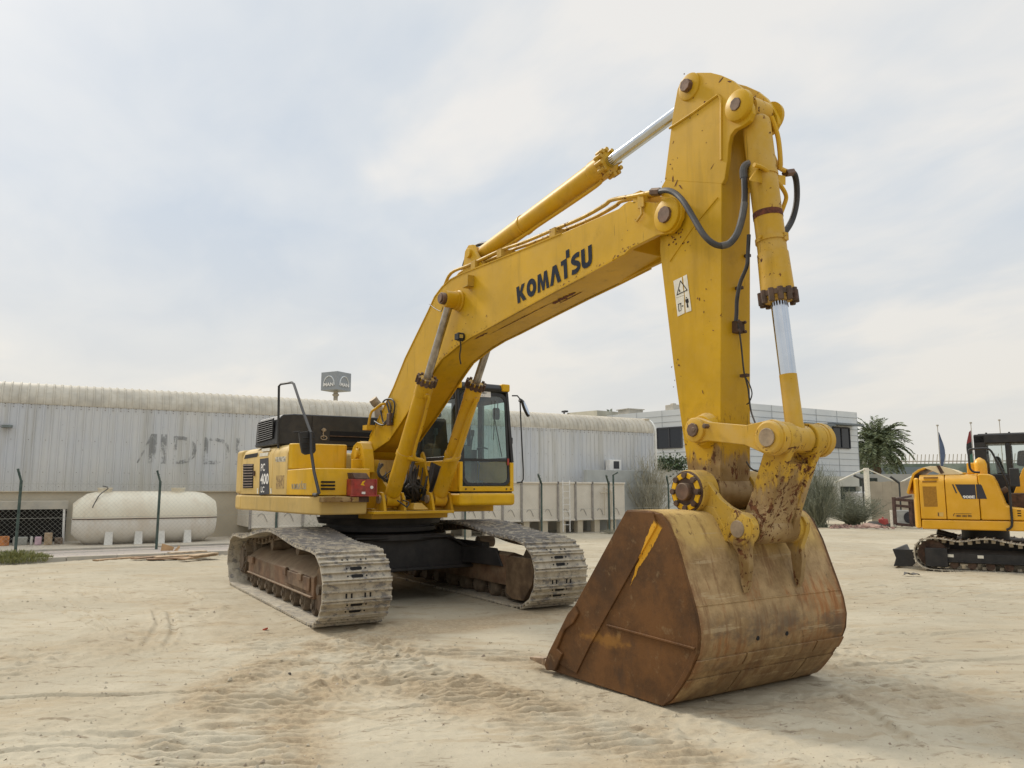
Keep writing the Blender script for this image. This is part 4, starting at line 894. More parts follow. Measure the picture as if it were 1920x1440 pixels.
# bundle between the boom cylinders
rh = random.Random(11)
for k_ in range(13):
    t = k_/12; ys = -.20+.42*t; a_ = 757+rh.uniform(-4, 22)+t*30; b_ = 868+rh.uniform(-6, 12)
    p0 = SXp(a_, b_, 1.12-.2*rh.random()); p3 = SXp(770+30*rh.random(), 935+8*rh.random(), .95)
    p1 = SXp(a_-4+rh.uniform(-3, 3), b_+28, 1.18); p2 = SXp(755+t*42+rh.uniform(-5, 5), 922+rh.uniform(-4, 6), 1.15)
    hose([p0, p1, p2, p3], .017 if k_ % 3 else .009, M['rubber'])
    if k_ % 3 == 1: part(MB().cyl(p0, Vector(p0)+(Vector(p1)-Vector(p0))*.25, .032, n=8), 'hose_fitting', M['pindust'])
for k_ in range(5):
    x_ = 1.05+.06*rh.random()
    hose([SXp(810+k_*4, 868+k_*2, x_), SXp(806+k_*4, 895, x_+.06), SXp(800+k_*3, 918, x_+.05), SXp(790+k_*2, 938, x_)], .024, M['rubber'])
for k_ in range(6):
    hose([SXp(710+rh.random()*10, 868+rh.random()*6, .72), SXp(706+rh.random()*6, 885, .8), SXp(712+rh.random()*14, 895+rh.random()*8, .82), SXp(722+rh.random()*10, 880+rh.random()*14, .74)], .008, M['rubber'], 'cable')
hose([SXp(745, 938, 1.38), SXp(756, 946, 1.44), SXp(763, 950, 1.42), SXp(766, 942, 1.4), SXp(755, 938, 1.36)], .010, M['rubber'], 'cable')
vb = MB(); vb.box(.68, .95, -.22, .26, 1.42, 1.72); part(vb, 'valve_block', M['black'], bevel=.02)
cvp = MB(); cvp.hexa([(1.16, -.12, 1.29), (1.4, -.12, 1.29), (1.4, .12, 1.29), (1.16, .12, 1.29)], [(1.2, -.06, 1.38), (1.3, -.06, 1.38), (1.3, .06, 1.38), (1.2, .06, 1.38)]); cvp.prism([(.95, 1.30), (.95, 2.08), (1.0, 2.12), (1.06, 2.05), (1.2, 1.62), (1.12, 1.30)], .20, .235); part(cvp, 'centre_guard', M['cyl'], bevel=.006)

# ---- bucket linkage ----------------------------------------------------
HP = S(1299, 806, -.34); HX, HZ = HP[0], HP[2]
lk = MB()
def linkplate(mb, a, b, r0, r1, y0, y1, neck=.062):
    a = Vector((a[0], a[1])); b = Vector((b[0], b[1])); d2 = (b-a).normalized(); p2 = Vector((-d2.y, d2.x)); L = (b-a).length; pts2 = []
    for k_ in range(9): t = R(90+k_*22.5); pts2.append(a+(d2*math.cos(t)+p2*math.sin(t))*r0)
    pts2.append(a+d2*(r0*1.25)-p2*neck); pts2.append(b-d2*(r1*1.7)-p2*neck)
    for k_ in range(9): t = R(-90+k_*22.5); pts2.append(b+(d2*math.cos(t)+p2*math.sin(t))*r1)
    pts2.append(b-d2*(r1*1.7)+p2*neck); pts2.append(a+d2*(r0*1.25)+p2*neck)
    mb.prism([(p.x, p.y) for p in pts2], y0, y1)
for s_ in (-1, 1):
    lk = MB(); linkplate(lk, (HX, HZ), (LX, LZ), .105, .135, s_*.25, s_*.305, .075)
    lk.lathe((HX, s_*.30, HZ), (HX, s_*.6, HZ), [(0, .10), (.03, .10), (.035, .09)], 24)
    lk.lathe((LX, s_*.22, LZ), (LX, s_*.6, LZ), [(0, .125), (.10, .125), (.115, .11)], 26)
    part(lk, 'guide_link', M['cylworn'], bevel=.006)
pn = MB(); pn.cyl((HX, -.355, HZ), (HX, .355, HZ), .058, n=8); pn.cyl((HX+.02, -.36, HZ-.0), (HX+.02, -.32, HZ), .02); pn.bolts((HX+.15, -.325, HZ+.02), (0, -1, 0), .0, 1, .022, .05); part(pn, 'guide_link_pin', M['pin'], bevel=.005)
am2 = MB(); am2.lathe((HX, -.25, HZ), (HX, .3, HZ), [(0, .12), (.04, .135), (.07, .15)], 24); am2.lathe((HX, .25, HZ), (HX, -.3, HZ), [(0, .12), (.04, .135), (.07, .15)], 24); am2.build('link_boss', M['arm'], arm, .004)
pn = MB(); pn.lathe((LX, -.35, LZ), (LX, .41, LZ), [(0, .05), (.0, .068), (.01, .07), (.012, .06), (.70, .06), (.705, .07), (.715, .07)], 24); pn.cyl((LX, .36, LZ), (LX, .40, LZ), .02); part(pn, 'link_pin', M['pindust'], bevel=.004)
# power link (yoke) from the link pin down to the bucket pin
B2 = S(1383, 992, -.365); B2x, B2z = B2[0], B2[2]
yk = MB()
for s_ in (-1, 1): linkplate(yk, (LX, LZ), (B2x, B2z), .125, .12, s_*.13, s_*.20, .10)
d2 = (Vector((B2x, B2z))-Vector((LX, LZ))); Ly = d2.length; d2.normalize(); p2 = Vector((-d2.y, d2.x))
q_ = lambda t, w_: tuple(Vector((LX, LZ))+d2*t+p2*w_)
yk.prism([q_(.17, -.085), q_(.17, .085), q_(Ly-.05, .09), q_(Ly-.05, -.09)], -.135, .135)
for s_ in (-1, 1): yk.lathe((LX, s_*.105, LZ), (LX, s_*.3, LZ), [(0, .10), (.0, .125), (.115, .125)], 26)
yk.cyl((B2x, -.235, B2z), (B2x, .235, B2z), .12, n=28)
part(yk, 'power_link', M['link'], bevel=.012, seg=3)
pn = MB(); pn.lathe((B2x, -.375, B2z), (B2x, .375, B2z), [(0, .065), (.74, .065), (.75, .05)], 22); pn.lathe((B2x, -.345, B2z), (B2x, -.3, B2z), [(0, .075), (0, .095), (.02, .095)], 22); part(pn, 'bucket_link_pin', M['pindust'], bevel=.006)
pn = MB(); pn.cyl((BPx, -.485, BPz), (BPx, .44, BPz), .07, n=22); part(pn, 'bucket_pin', M['pin'], bevel=.008)

# ---- bucket -------------------------------------------------------------
BW = .85
def kp(*q, y=-.87): return [(lambda s_: (s_[0], s_[2]))(S(a_, b_, y)) for a_, b_ in q]
side_pts = kp((1178, 956), (1212, 957), (1240, 963), (1255, 982), (1272, 1025), (1286, 1075), (1299, 1120), (1308, 1155), (1313, 1190), (1311, 1222), (1300, 1253), (1280, 1288), (1262, 1312), (1245, 1327))
floor_z = .012
side_pts = [(x_, max(z_, floor_z)) for x_, z_ in side_pts]
lip = kp((1028, 1268))[0]; lip = (lip[0], floor_z)
mouth = kp((1050, 1196), (1052, 1188), (1085, 1132))
shell_out = side_pts + [(6.3, floor_z), lip]
a = NT('bucket_shell_worn', .72, spec=.25)
zc = a.xyz(); z_ = zc[2]; y_ = zc[1]
n0 = a.noise(1.6, 5, .6); n1_ = a.noise(6, 6, .7); vs_ = a.noise(11, 6, .7, stretch=(.6, 1, .12)); sp_ = a.noise(14, 6, .72, dist=.4)
c = a.mix(a.ramp(n1_, .3, .7), (.245, .155, .07), (.42, .285, .14))
yel = a.m('MULTIPLY', a.ramp(a.m('ADD', z_, a.m('MULTIPLY', a.m('SUBTRACT', n0, .5), .6)), .98, 1.2), 1.0)
c = a.mix(a.m('MULTIPLY', yel, a.m('ADD', .45, a.m('MULTIPLY', n1_, .5))), c, (.56, .375, .115))
rightm = a.ramp(y_, .1, .55)
rust = a.m('MULTIPLY', a.ramp(a.m('ADD', a.noise(2.3, 5, .65, stretch=(1, 1, .7)), a.m('MULTIPLY', rightm, .20)), .54, .66), a.m('MULTIPLY', a.ramp(z_, .22, .5), a.m('SUBTRACT', 1, a.ramp(z_, .75, .95))))
c = a.mix(a.m('MULTIPLY', rust, a.ramp(vs_, .35, .65)), c, (.34, .13, .035))
dk_ = a.m('MULTIPLY', a.ramp(a.noise(2.0, 6, .68, stretch=(1, .8, 1.6)), .46, .60), a.m('SUBTRACT', 1, a.ramp(z_, .48, .78)))
c = a.mix(a.m('MULTIPLY', dk_, .85), c, (.105, .08, .06))
low = a.m('SUBTRACT', 1, a.ramp(z_, .25, .75)); c = a.mix(a.m('MULTIPLY', low, a.m('MULTIPLY', a.ramp(a.noise(4, 6, .7, stretch=(1, 1, .5)), .35, .6), .6)), c, (.16, .095, .045))
scr = a.noise(9, 5, .7, stretch=(.3, .12, 1.6)); c = a.mix(a.m('MULTIPLY', a.ramp(scr, .60, .66), .45), c, (.50, .38, .22))
c = a.mix(a.m('MULTIPLY', a.ramp(a.noise(21, 5, .75, stretch=(1, 1, .35)), .62, .68), .7), c, (.09, .05, .025))
c = a.mix(a.m('MULTIPLY', a.ramp(vs_, .50, .66), .65), c, (.17, .085, .035))
chp = a.m('MULTIPLY', a.ramp(sp_, .615, .64), a.ramp(z_, .85, 1.2)); c = a.mix(a.m('MULTIPLY', chp, .7), c, (.17, .095, .05))
hem = a.m('MULTIPLY', a.ramp(a.m('ABSOLUTE', y_), .74, .86), a.ramp(a.noise(5, 5, .7), .4, .55)); c = a.mix(a.m('MULTIPLY', hem, .8), c, (.19, .085, .035))
a.base(c); a.bump(a.m('ADD', n1_, a.m('MULTIPLY', vs_, .5)), .55, .012); M['shell'] = a.mat
a = NT('bucket_side_rust', .62, spec=.25)
n0 = a.noise(1.9, 6, .68); n1_ = a.noise(8, 6, .7); n3 = a.noise(3.0, 4, .6, stretch=(1.4, 1, .7))
c = a.mix(a.ramp(n0, .35, .65), (.066, .031, .011), (.145, .064, .019))
c = a.mix(a.m('MULTIPLY', a.ramp(n3, .5, .68), .7), c, (.05, .03, .018))
c = a.mix(a.m('MULTIPLY', a.ramp(n1_, .56, .70), .5), c, (.24, .16, .08))
sx_ = a.xyz(); X0, Z0 = kp((1236, 982))[0]; X1, Z1 = kp((1182, 1100))[0]
dx, dz = X1-X0, Z1-Z0; LL = math.hypot(dx, dz)
tt = a.m('DIVIDE', a.m('ADD', a.m('MULTIPLY', a.m('SUBTRACT', sx_[0], X0), dx/LL), a.m('MULTIPLY', a.m('SUBTRACT', sx_[2], Z0), dz/LL)), LL)
dd = a.m('ADD', a.m('MULTIPLY', a.m('SUBTRACT', sx_[0], X0), -dz/LL), a.m('MULTIPLY', a.m('SUBTRACT', sx_[2], Z0), dx/LL))
wid_ = a.m('MULTIPLY', a.m('SUBTRACT', 1.02, tt), .055)
ins = a.m('SUBTRACT', wid_, a.m('ABSOLUTE', a.m('ADD', dd, a.m('MULTIPLY', a.m('SUBTRACT', a.noise(5, 5, .65), .5), .10))))
st_ = a.m('MULTIPLY', a.ramp(ins, 0, .006), a.m('MULTIPLY', a.ramp(tt, -.02, .03), a.m('SUBTRACT', 1, a.ramp(tt, .97, 1.0))))
st_ = a.m('MULTIPLY', st_, a.m('SUBTRACT', 1, a.m('MULTIPLY', a.ramp(a.noise(16, 6, .72, stretch=(1, 1, .6)), .58, .61), .9)))
c = a.mix(st_, c, (.66, .33, .02))
# a second rubbed yellow patch low on the plate
X2, Z2 = kp((1140, 1200))[0]
d3 = a.m('ADD', a.m('ABSOLUTE', a.m('MULTIPLY', a.m('SUBTRACT', sx_[0], X2), .8)), a.m('ABSOLUTE', a.m('MULTIPLY', a.m('SUBTRACT', sx_[2], Z2), 3.2)))
c = a.mix(a.m('MULTIPLY', a.ramp(a.m('SUBTRACT', a.noise(4, 6, .7), a.m('MULTIPLY', d3, .8)), .28, .46), .45), c, (.36, .17, .03))
a.base(c); a.bump(a.m('ADD', n0, a.m('MULTIPLY', n1_, .5)), .5, .01); a.rough(a.m('ADD', .5, a.m('MULTIPLY', n1_, .3))); M['bside'] = a.mat
M['edge'] = plain('worn_edge_steel', (.26, .17, .10), .6, .2, .4, 8, dust=.2, bump=.4)
sh = MB(); n = len(shell_out); th_ = .035; so_ = [Vector(p) for p in shell_out]; inn_ = []
for i in range(n):
    d1 = (so_[min(i+1, n-1)]-so_[max(i-1, 0)]).normalized(); inn_.append(so_[i]+Vector((d1.y, -d1.x))*th_*(1 if True else -1))
cen = Vector((6.6, .6)); 
if (inn_[6]-cen).length > (so_[6]-cen).length: inn_ = [2*a_-b_ for a_, b_ in zip(so_, inn_)]
seg_y = [-BW+.012+(2*BW-.024)*k_/10 for k_ in range(11)]
sm2 = catmull([(p.x, p.y, 0) for p in so_[:-2]], 3); sm2 = [(p.x, max(p.y, floor_z)) for p in sm2]+[tuple(so_[-2]), tuple(so_[-1])]
sm3 = []
for i in range(len(sm2)):
    p0, p1 = Vector(sm2[max(i-1, 0)]), Vector(sm2[min(i+1, len(sm2)-1)]); d1 = (p1-p0).normalized(); nn1 = Vector((d1.y, -d1.x)); 
    cand = Vector(sm2[i])+nn1*th_; c2 = Vector(sm2[i])-nn1*th_; sm3.append(tuple(cand if (cand-cen).length < (c2-cen).length else c2))
for yi in range(10):
    pass
V = []; nS = len(sm2)
for y_c in seg_y:
    V += [(x_, y_c, z_2) for x_, z_2 in sm2]+[(x_, y_c, z_2) for x_, z_2 in sm3]
F_ = []
for k_ in range(10):
    o0, o1 = k_*2*nS, (k_+1)*2*nS
    for i in range(nS-1): F_ += [(o0+i, o0+i+1, o1+i+1, o1+i), (o0+nS+i, o1+nS+i, o1+nS+i+1, o0+nS+i+1)]
    F_ += [(o0, o1, o1+nS, o0+nS), (o0+nS-1, o0+2*nS-1, o1+2*nS-1, o1+nS-1)]
for o0 in (0, 10*2*nS): F_ += [(o0+i, o0+nS+i, o0+nS+i+1, o0+i+1) for i in range(nS-1)]
sh.add(V, F_)
bucket = part(sh, 'bucket', M['shell']); bucket.location = (.022*math.sin(TH), -.022*math.cos(TH), 0)
for s_ in (-1, 1):
    sp = MB(); P_ = side_pts+[(6.3, floor_z), lip, (lip[0]-.02, .10)]+mouth
    sp.prism(P_, s_*(BW-.015), s_*(BW+.012))
    spo = sp.build('side_plate', M['bside'], bucket, .006)
    rim = MB(); f1 = kp((1232, 975), (1180, 962), (1060, 1190), (1110, 1215), (1162, 1140)); 
    # reinforcing strip along the mouth
    cutp = kp((1178, 958), (1050, 1193), (1046, 1240), (1085, 1262), (1110, 1210), (1236, 985), (1228, 960)); rim.prism([(x_, max(z_2, .03)) for x_, z_2 in cutp], s_*(BW+.010), s_*(BW+.024)); 
    rim.prism(kp((1143, 1170), (1141, 1173), (1307, 1218), (1309, 1214)), s_*(BW+.010), s_*(BW+.03))
    rim.prism([(p[0], max(p[1], .014)) for p in side_pts[2:]+[(side_pts[i][0]-.05, side_pts[i][1]) for i in range(len(side_pts)-2, 1, -1)]], s_*(BW+.010), s_*(BW+.018))
    rim.build('side_strip', M['bside'], bucket, .004)
    sc2 = MB(); sc2.prism([(p[0], max(p[1], .012)) for p in kp((1085, 1134), (1072, 1150), (1036, 1222), (1028, 1245), (1032, 1262), (1048, 1256), (1062, 1225), (1052, 1215), (1066, 1180), (1082, 1168), (1092, 1150))], s_*(BW+.012), s_*(BW+.045))
    sc2.build('side_cutter', M['bside'], bucket, .008)
tth = MB(); 
for k_ in range(5):
    yy = (-.79, -.40, 0, .40, .79)[k_]
    t_ = MB(); t_.hexa([(lip[0]+.06, yy-.06, .015), (lip[0]+.06, yy+.06, .015), (lip[0]-.08, yy+.045, .012), (lip[0]-.08, yy-.045, .012)], [(lip[0]+.06, yy-.06, .10), (lip[0]+.06, yy+.06, .10), (lip[0]-.08, yy+.045, .075), (lip[0]-.08, yy-.045, .075)])
    t_.hexa([(lip[0]-.08, yy-.05, .022), (lip[0]-.08, yy+.05, .022), (lip[0]-.32, yy+.035, .035), (lip[0]-.32, yy-.035, .035)], [(lip[0]-.08, yy-.05, .09), (lip[0]-.08, yy+.05, .09), (lip[0]-.32, yy+.035, .06), (lip[0]-.32, yy-.035, .06)])
    t_.build('tooth', M['edge'], bucket, .008)
def xz_at(px, py, dz=0): p_ = S(px, py, -BW); return p_[0], p_[2]
wp2 = MB()
def shell_x(z0):
    best = None
    for (xa, za), (xb, zb2) in zip(sm2, sm2[1:]):
        if (za-z0)*(zb2-z0) <= 0 and xa > 6.8 and abs(za-zb2) > 1e-6: return xa+(xb-xa)*(z0-za)/(zb2-za)
    return 7.3
def strip_plate(mb, z0, z1, y0, y1, t=.018):
    n = 5; A_, B_ = [], []
    for k_ in range(n+1):
        z2 = z0+(z1-z0)*k_/n; x2 = shell_x(z2); A_.append((x2-.004, z2)); B_.append((x2+t*(1), z2-.004))
    mb.prism(A_+B_[::-1], y0, y1)
for y0, y1 in ((-.848, -.34), (-.325, .49), (.505, .848)): strip_plate(wp2, .295, .385, y0, y1, .018)
for y0, y1 in ((-.848, -.30), (-.285, .48), (.495, .848)): strip_plate(wp2, .05, .235, y0, y1, .012)
wp2.build('wear_plate', M['shell'], bucket, .004)
sm_ = MB(); z2 = kp((1307, 1138))[0][1]; x2 = shell_x(z2); sm_.tube([(x2, -BW+.01, z2), (x2, 0, z2+.003), (x2, BW-.01, z2)], .007, 5)
sm_.build('weld_seam', M['shell'], bucket)
hl = MB()
for a_, b_ in ((1426, 1196), (1480, 1187)): p_ = SXp(a_, b_, shell_x(.5)+.004); x3 = shell_x(p_[2]); hl.cyl((x3-.02, p_[1], p_[2]), (x3+.003, p_[1], p_[2]-.001), .017, n=12)
hl.build('drain_hole', M['hole'], bucket)
# hanger ears
for s_, nm in ((-1, 'near'), (1, 'far')):
    er = MB(); e_ = ap((1322, 962), (1290, 955), (1272, 925), (1278, 900), (1300, 892), (1325, 898), (1337, 915), (1352, 935), (1370, 950), (1395, 963), (1410, 972), (1417, 985), (1415, 1002), (1406, 1030), (1408, 1060), (1404, 1100), (1398, 1112), (1392, 1095), (1386, 1040), (1375, 1020), (1340, 1000), y=-.34)
    er.prism(e_, s_*.285, s_*.335)
    er.lathe((B2x, s_*.245, B2z), (B2x, s_*.6, B2z), [(0, .12), (.0, .125), (.095, .125), (.1, .115)], 26)
    er.lathe((BPx, s_*.22, BPz), (BPx, s_*.6, BPz), [(0, .16), (0, .175), (.17, .175), (.175, .165)], 28)
    ero = er.build('ear', M['ear'], bucket, .006)
    if s_ < 0:
        cf = MB(); cf.lathe((BPx, -.412, BPz), (BPx, -.6, BPz), [(0, .165), (.02, .165), (.02, .07), (.015, .07)], 32); cfo = part(cf, 'pin_cover', M['rustd'])
        
        for k_ in range(8): t = 2*math.pi*k_/8; MB().cyl((BPx+.13*math.cos(t), -.43, BPz+.13*math.sin(t)), (BPx+.13*math.cos(t), -.462, BPz+.13*math.sin(t)), .024, n=8).build('bolt', M['rustd'], cfo)
        for k_ in range(8):
            t = 2*math.pi*(k_+.5)/8; c9 = Vector((BPx+.128*math.cos(t), -.438, BPz+.128*math.sin(t))); tg = Vector((-math.sin(t), 0, math.cos(t)))*.034; rd_ = Vector((math.cos(t), 0, math.sin(t)))*.020
            vs = [c9+tg+rd_, c9-tg+rd_, c9-tg*.8-rd_, c9+tg*.8-rd_]; MB().hexa([v+Vector((0, .008, 0)) for v in vs], [v-Vector((0, .006, 0)) for v in vs]).build('lock_plate', M['cab'], cfo, .002)
sp9 = MB(); 
for yy in (-.31, .31): 
    sp9.prism([(6.72, 1.395), (6.78, 1.46), (7.06, 1.43), (7.2, 1.22), (7.14, 1.14), (7.02, 1.36)], yy-.03, yy+.03)
sp9.box(6.66, 7.0, -.29, .29, 1.375, 1.40); sp9.build('torque_tube', M['ear'], bucket, .006)

# ================================================================== GROUND
def vnoise(x, y, seed, f):
    rs = np.random.RandomState(seed); G = rs.rand(256, 256); X = x*f; Y = y*f
    xi = np.floor(X).astype(int); yi = np.floor(Y).astype(int); fx = X-xi; fy = Y-yi; fx = fx*fx*(3-2*fx); fy = fy*fy*(3-2*fy)
    g = lambda a_, b_: G[a_ % 256, b_ % 256]
    return (g(xi, yi)*(1-fx)+g(xi+1, yi)*fx)*(1-fy)+(g(xi, yi+1)*(1-fx)+g(xi+1, yi+1)*fx)*fy-.5
def axis(lo, hi, st, far_lo, far_hi, gr=1.09):
    a_ = list(np.arange(lo, hi, st)); s_ = st; v = a_[-1]
    while v < far_hi: s_ *= gr; v += s_; a_.append(v)
    s_ = st; v = a_[0]; b_ = []
    while v > far_lo: s_ *= gr; v -= s_; b_.append(v)
    return np.array(b_[::-1]+a_)
def ribbon_mask(X, Y, pts, wd):
    """distance to a polyline on the ground -> 0..1 mask, plus distance run along it"""
    best = np.full(X.shape, 1e9); run = np.zeros(X.shape); acc = 0
    for (xa, ya), (xb, yb) in zip(pts, pts[1:]):
        L = math.hypot(xb-xa, yb-ya); tx, ty = (xb-xa)/L, (yb-ya)/L
        t = np.clip((X-xa)*tx+(Y-ya)*ty, 0, L); dd_ = np.hypot(X-xa-t*tx, Y-ya-t*ty); m_ = dd_ < best
        best = np.where(m_, dd_, best); run = np.where(m_, acc+t, run); acc += L
    return np.clip((wd-best)/(wd*.35), 0, 1), run
gp = lambda px, py: Wp(px, py, 2, 0)[:2]
ribA = [gp(*q) for q in ((700, 1195), (590, 1235), (500, 1290), (440, 1350), (420, 1440), (400, 1600))]
ribB = [gp(*q) for q in ((730, 1240), (850, 1285), (980, 1330), (1150, 1400), (1350, 1470), (1500, 1560))]
ribC = [gp(*q) for q in ((1560, 1255), (1700, 1290), (1900, 1350), (2100, 1420))]
ribD = [gp(*q) for q in ((560, 1215), (300, 1120), (100, 1095), (-200, 1085))]
ribE = [gp(*q) for q in ((800, 1215), (960, 1225), (1060, 1240))]
ribF = [gp(*q) for q in ((380, 1150), (250, 1190), (60, 1240), (-120, 1300))]
RIBS = ((ribA, .60, .026, 62., .105, .95), (ribB, .46, .026, 69., .11, .8), (ribC, .42, .026, 72., .12, .6), (ribD, .45, .018, 58., .11, .3), (ribF, .5, .016, 78., .13, .35), (ribE, .3, .022, 64., .12, .7))
RUTS = [([gp(*q) for q in pl], dp_, wd) for pl, dp_, wd in (
    (((-60, 1312), (160, 1306), (380, 1296), (520, 1300)), .020, .05), (((-60, 1390), (200, 1380), (450, 1352), (640, 1345)), .016, .07), (((-60, 1420), (150, 1405), (420, 1382)), .016, .04),
    (((640, 1330), (760, 1322), (900, 1305), (1010, 1288)), .014, .035), (((620, 1385), (720, 1366), (860, 1345)), .010, .03), (((1580, 1248), (1700, 1240), (1930, 1228)), .016, .05), (((1700, 1400), (1620, 1330), (1570, 1305)), .02, .07),
    (((1560, 1180), (1750, 1188), (1930, 1180)), .014, .05), (((90, 1135), (160, 1165), (190, 1180)), .02, .05), (((310, 1085), (360, 1112), (380, 1125)), .02, .05), (((290, 1145), (300, 1170), (270, 1205)), .02, .05), (((320, 1150), (328, 1180), (312, 1205)), .02, .05), (((120, 1120), (185, 1160), (215, 1185)), .02, .04))]
def height(X, Y):
    fX, fY = -.8609, .5088; rX, rY = .5088, .8609
    s_ = X*fX+Y*fY; r_ = X*rX+Y*rY
    far = np.clip(1-np.hypot(X-6, Y+1)/60, 0, 1)
    pm = np.clip(vnoise(X, Y, 95, .5)*3.2+.55, .15, 1.2)
    z = .07*vnoise(X, Y, 1, .35)+.045*vnoise(X, Y, 2, .9)+.026*pm*vnoise(X, Y, 3, 2.6)+.016*pm*vnoise(X, Y, 4, 6)+.014*pm*vnoise(X, Y, 14, 13)+.028*pm*np.maximum(vnoise(X, Y, 15, 19)-.12, 0)*3*np.clip(vnoise(X, Y, 16, .8)*3+.6, 0, 1)+.012*pm*vnoise(X, Y, 17, 27)
    # scrape lines, long across the view
    wv = s_+.35*vnoise(X, Y, 5, .25)+.12*vnoise(X, Y, 6, .8)
    msk = np.clip(vnoise(X, Y, 7, .33)*3+.45, 0, 1)
    z += .026*msk*vnoise(wv*6, r_*.55, 8, 1.)+.016*msk*vnoise(wv*13, r_*.9, 9, 1.)
    for k_, (rb, wd, am_, ang_, wl, tn) in enumerate(RIBS):
        m_, run = ribbon_mask(X, Y, rb, wd); brk = np.clip(vnoise(X, Y, 20+k_, 1.9)*5+.85, 0, 1)
        ca, sa = math.cos(R(ang_)), math.sin(R(ang_)); v_ = -X*sa+Y*ca; u_2 = X*ca+Y*sa
        ph = 2*math.pi*(v_+.10*vnoise(X, Y, 30+k_, .7)+.03*vnoise(v_*1.2, u_2*.8, 33+k_, 2.))/wl; wf_ = np.sin(ph); wf_ = np.where(wf_ > 0, wf_**.7*1., -np.abs(wf_))
        z += m_*brk*am_*wf_*(.6+.9*vnoise(u_2*.6, v_*3, 40+k_, 2.))+m_*.020*vnoise(X, Y, 45+k_, 9)
    for pl, dep_, wd in RUTS:
        m_, run = ribbon_mask(X, Y, pl, wd); z += -dep_*m_+dep_*.8*(ribbon_mask(X, Y, pl, wd*2.2)[0]-m_)*(.6+vnoise(X, Y, 80, 3))
    # churned dirt by the tracks and where the bucket sits
    for (qx, qy, rr2, am_) in ((2.9, -.9, .55, .05), (3.1, 1.6, .5, .03), (7.35, 1.2, .6, .03), (6.9, .2, .9, .01), (-10.5, -.5, 1.5, .06)):
        g_ = np.exp(-((X-qx)**2+(Y-qy)**2)/rr2**2); z += g_*am_*(.35+1.3*vnoise(X, Y, 50, 5)+.8*vnoise(X, Y, 51, 12))
    # flattened under the tracks and the bucket
    def flat(z, x0, x1, y0, y1, lev, e=.18):
        m_ = np.clip((X-x0)/e+1, 0, 1)*np.clip((x1-X)/e+1, 0, 1)*np.clip((Y-y0)/e+1, 0, 1)*np.clip((y1-Y)/e+1, 0, 1)
        return z*(1-m_)+lev*m_
    z = flat(z, -2.3, 2.55, -1.78, -.96, .026); z = flat(z, -2.3, 2.55, .96, 1.78, .026); z = flat(z, 5.7, 7.05, -.45, 1.25, .022)
    dist = np.hypot(X-4, Y)
    z = np.where(dist > 45, z*.3, z)
    return z-.012
ax_ = axis(3.2, 9.2, .019, -900, 300, 1.03); ay_ = axis(-4.9, 1.9, .019, -600, 1100, 1.03)
X, Y = np.meshgrid(ax_, ay_, indexing='ij'); Z = height(X, Y)
nx, ny = X.shape
gm = bpy.data.meshes.new('ground'); gm.vertices.add(nx*ny); gm.vertices.foreach_set('co', np.stack([X, Y, Z], -1).astype(np.float32).ravel())
I = (np.arange(nx-1)[:, None]*ny+np.arange(ny-1)[None, :]).ravel(); q4 = np.stack([I, I+ny, I+ny+1, I+1], -1)
gm.loops.add(q4.size); gm.polygons.add(len(q4)); gm.loops.foreach_set('vertex_index', q4.ravel().astype(np.int32)); gm.polygons.foreach_set('loop_start', (np.arange(len(q4))*4).astype(np.int32))
gm.polygons.foreach_set('use_smooth', np.ones(len(q4), bool)); gm.update(); gm.validate()
tone = np.zeros(X.shape)
for k_, (rb, wd, am_) in enumerate([(r_[0], r_[1]*1.25, r_[5]) for r_ in RIBS]+[([(7.6, -.9), (7.9, 1.9)], .5, .7), ([(3.0, -1.6), (3.2, 1.8)], .55, .8)]):
    m_, run = ribbon_mask(X, Y, rb, wd); tone = np.maximum(tone, am_*m_*np.clip(.6+1.4*vnoise(X, Y, 60+k_, 1.4)+1.0*vnoise(X, Y, 70+k_, 4.5)+.8*vnoise(X, Y, 75, 11), 0, 1))
ta = gm.attributes.new('loose', 'FLOAT', 'POINT'); ta.data.foreach_set('value', tone.astype(np.float32).ravel())
ground = bpy.data.objects.new('ground', gm); COL.objects.link(ground); ground['kind'] = 'structure'
a = NT('sand', .95, spec=.2)
big = a.noise(.22, 5, .6); mid = a.noise(1.3, 7, .65); mid2 = a.noise(.7, 6, .62, stretch=(.75, .4, 1)); fine = a.noise(22, 6, .75); gr = a.noise(110, 3, .7)
RT = -R(59.4)
fl1 = a.noise(9, 6, .72, stretch=(.30, 1, 1), rot=RT); fl2 = a.noise(3.2, 5, .68, stretch=(.28, 1, 1), rot=RT)
c = a.mix(a.ramp(big, .35, .65), (.365, .315, .225), (.465, .405, .295))
c = a.mix(a.m('MULTIPLY', a.ramp(mid2, .46, .64), .5), c, (.37, .295, .19))
c = a.mix(a.m('MULTIPLY', a.ramp(mid, .5, .75), .4), c, (.53, .46, .34))
c = a.mix(a.m('MULTIPLY', a.ramp(fl2, .52, .64), .55), c, (.36, .28, .175))
c = a.mix(a.m('MULTIPLY', a.ramp(fl1, .56, .66), .7), c, (.19, .14, .085))  # dark flecks: small clods with their shadows painted into the sand colour
c = a.mix(a.m('MULTIPLY', a.ramp(fine, .57, .72), .5), c, (.30, .235, .155))
c = a.mix(a.m('MULTIPLY', a.ramp(gr, .60, .75), .4), c, (.58, .52, .40))
c = a.mix(a.m('MULTIPLY', a.ramp(gr, .40, .25), .5), c, (.25, .20, .14))
at_ = a.t.nodes.new('ShaderNodeAttribute'); at_.attribute_name = 'loose'
c = a.mix(a.m('MULTIPLY', at_.outputs['Fac'], .75), c, a.mix(a.ramp(fine, .35, .65), (.26, .18, .10), (.42, .32, .195)))
a.base(c)
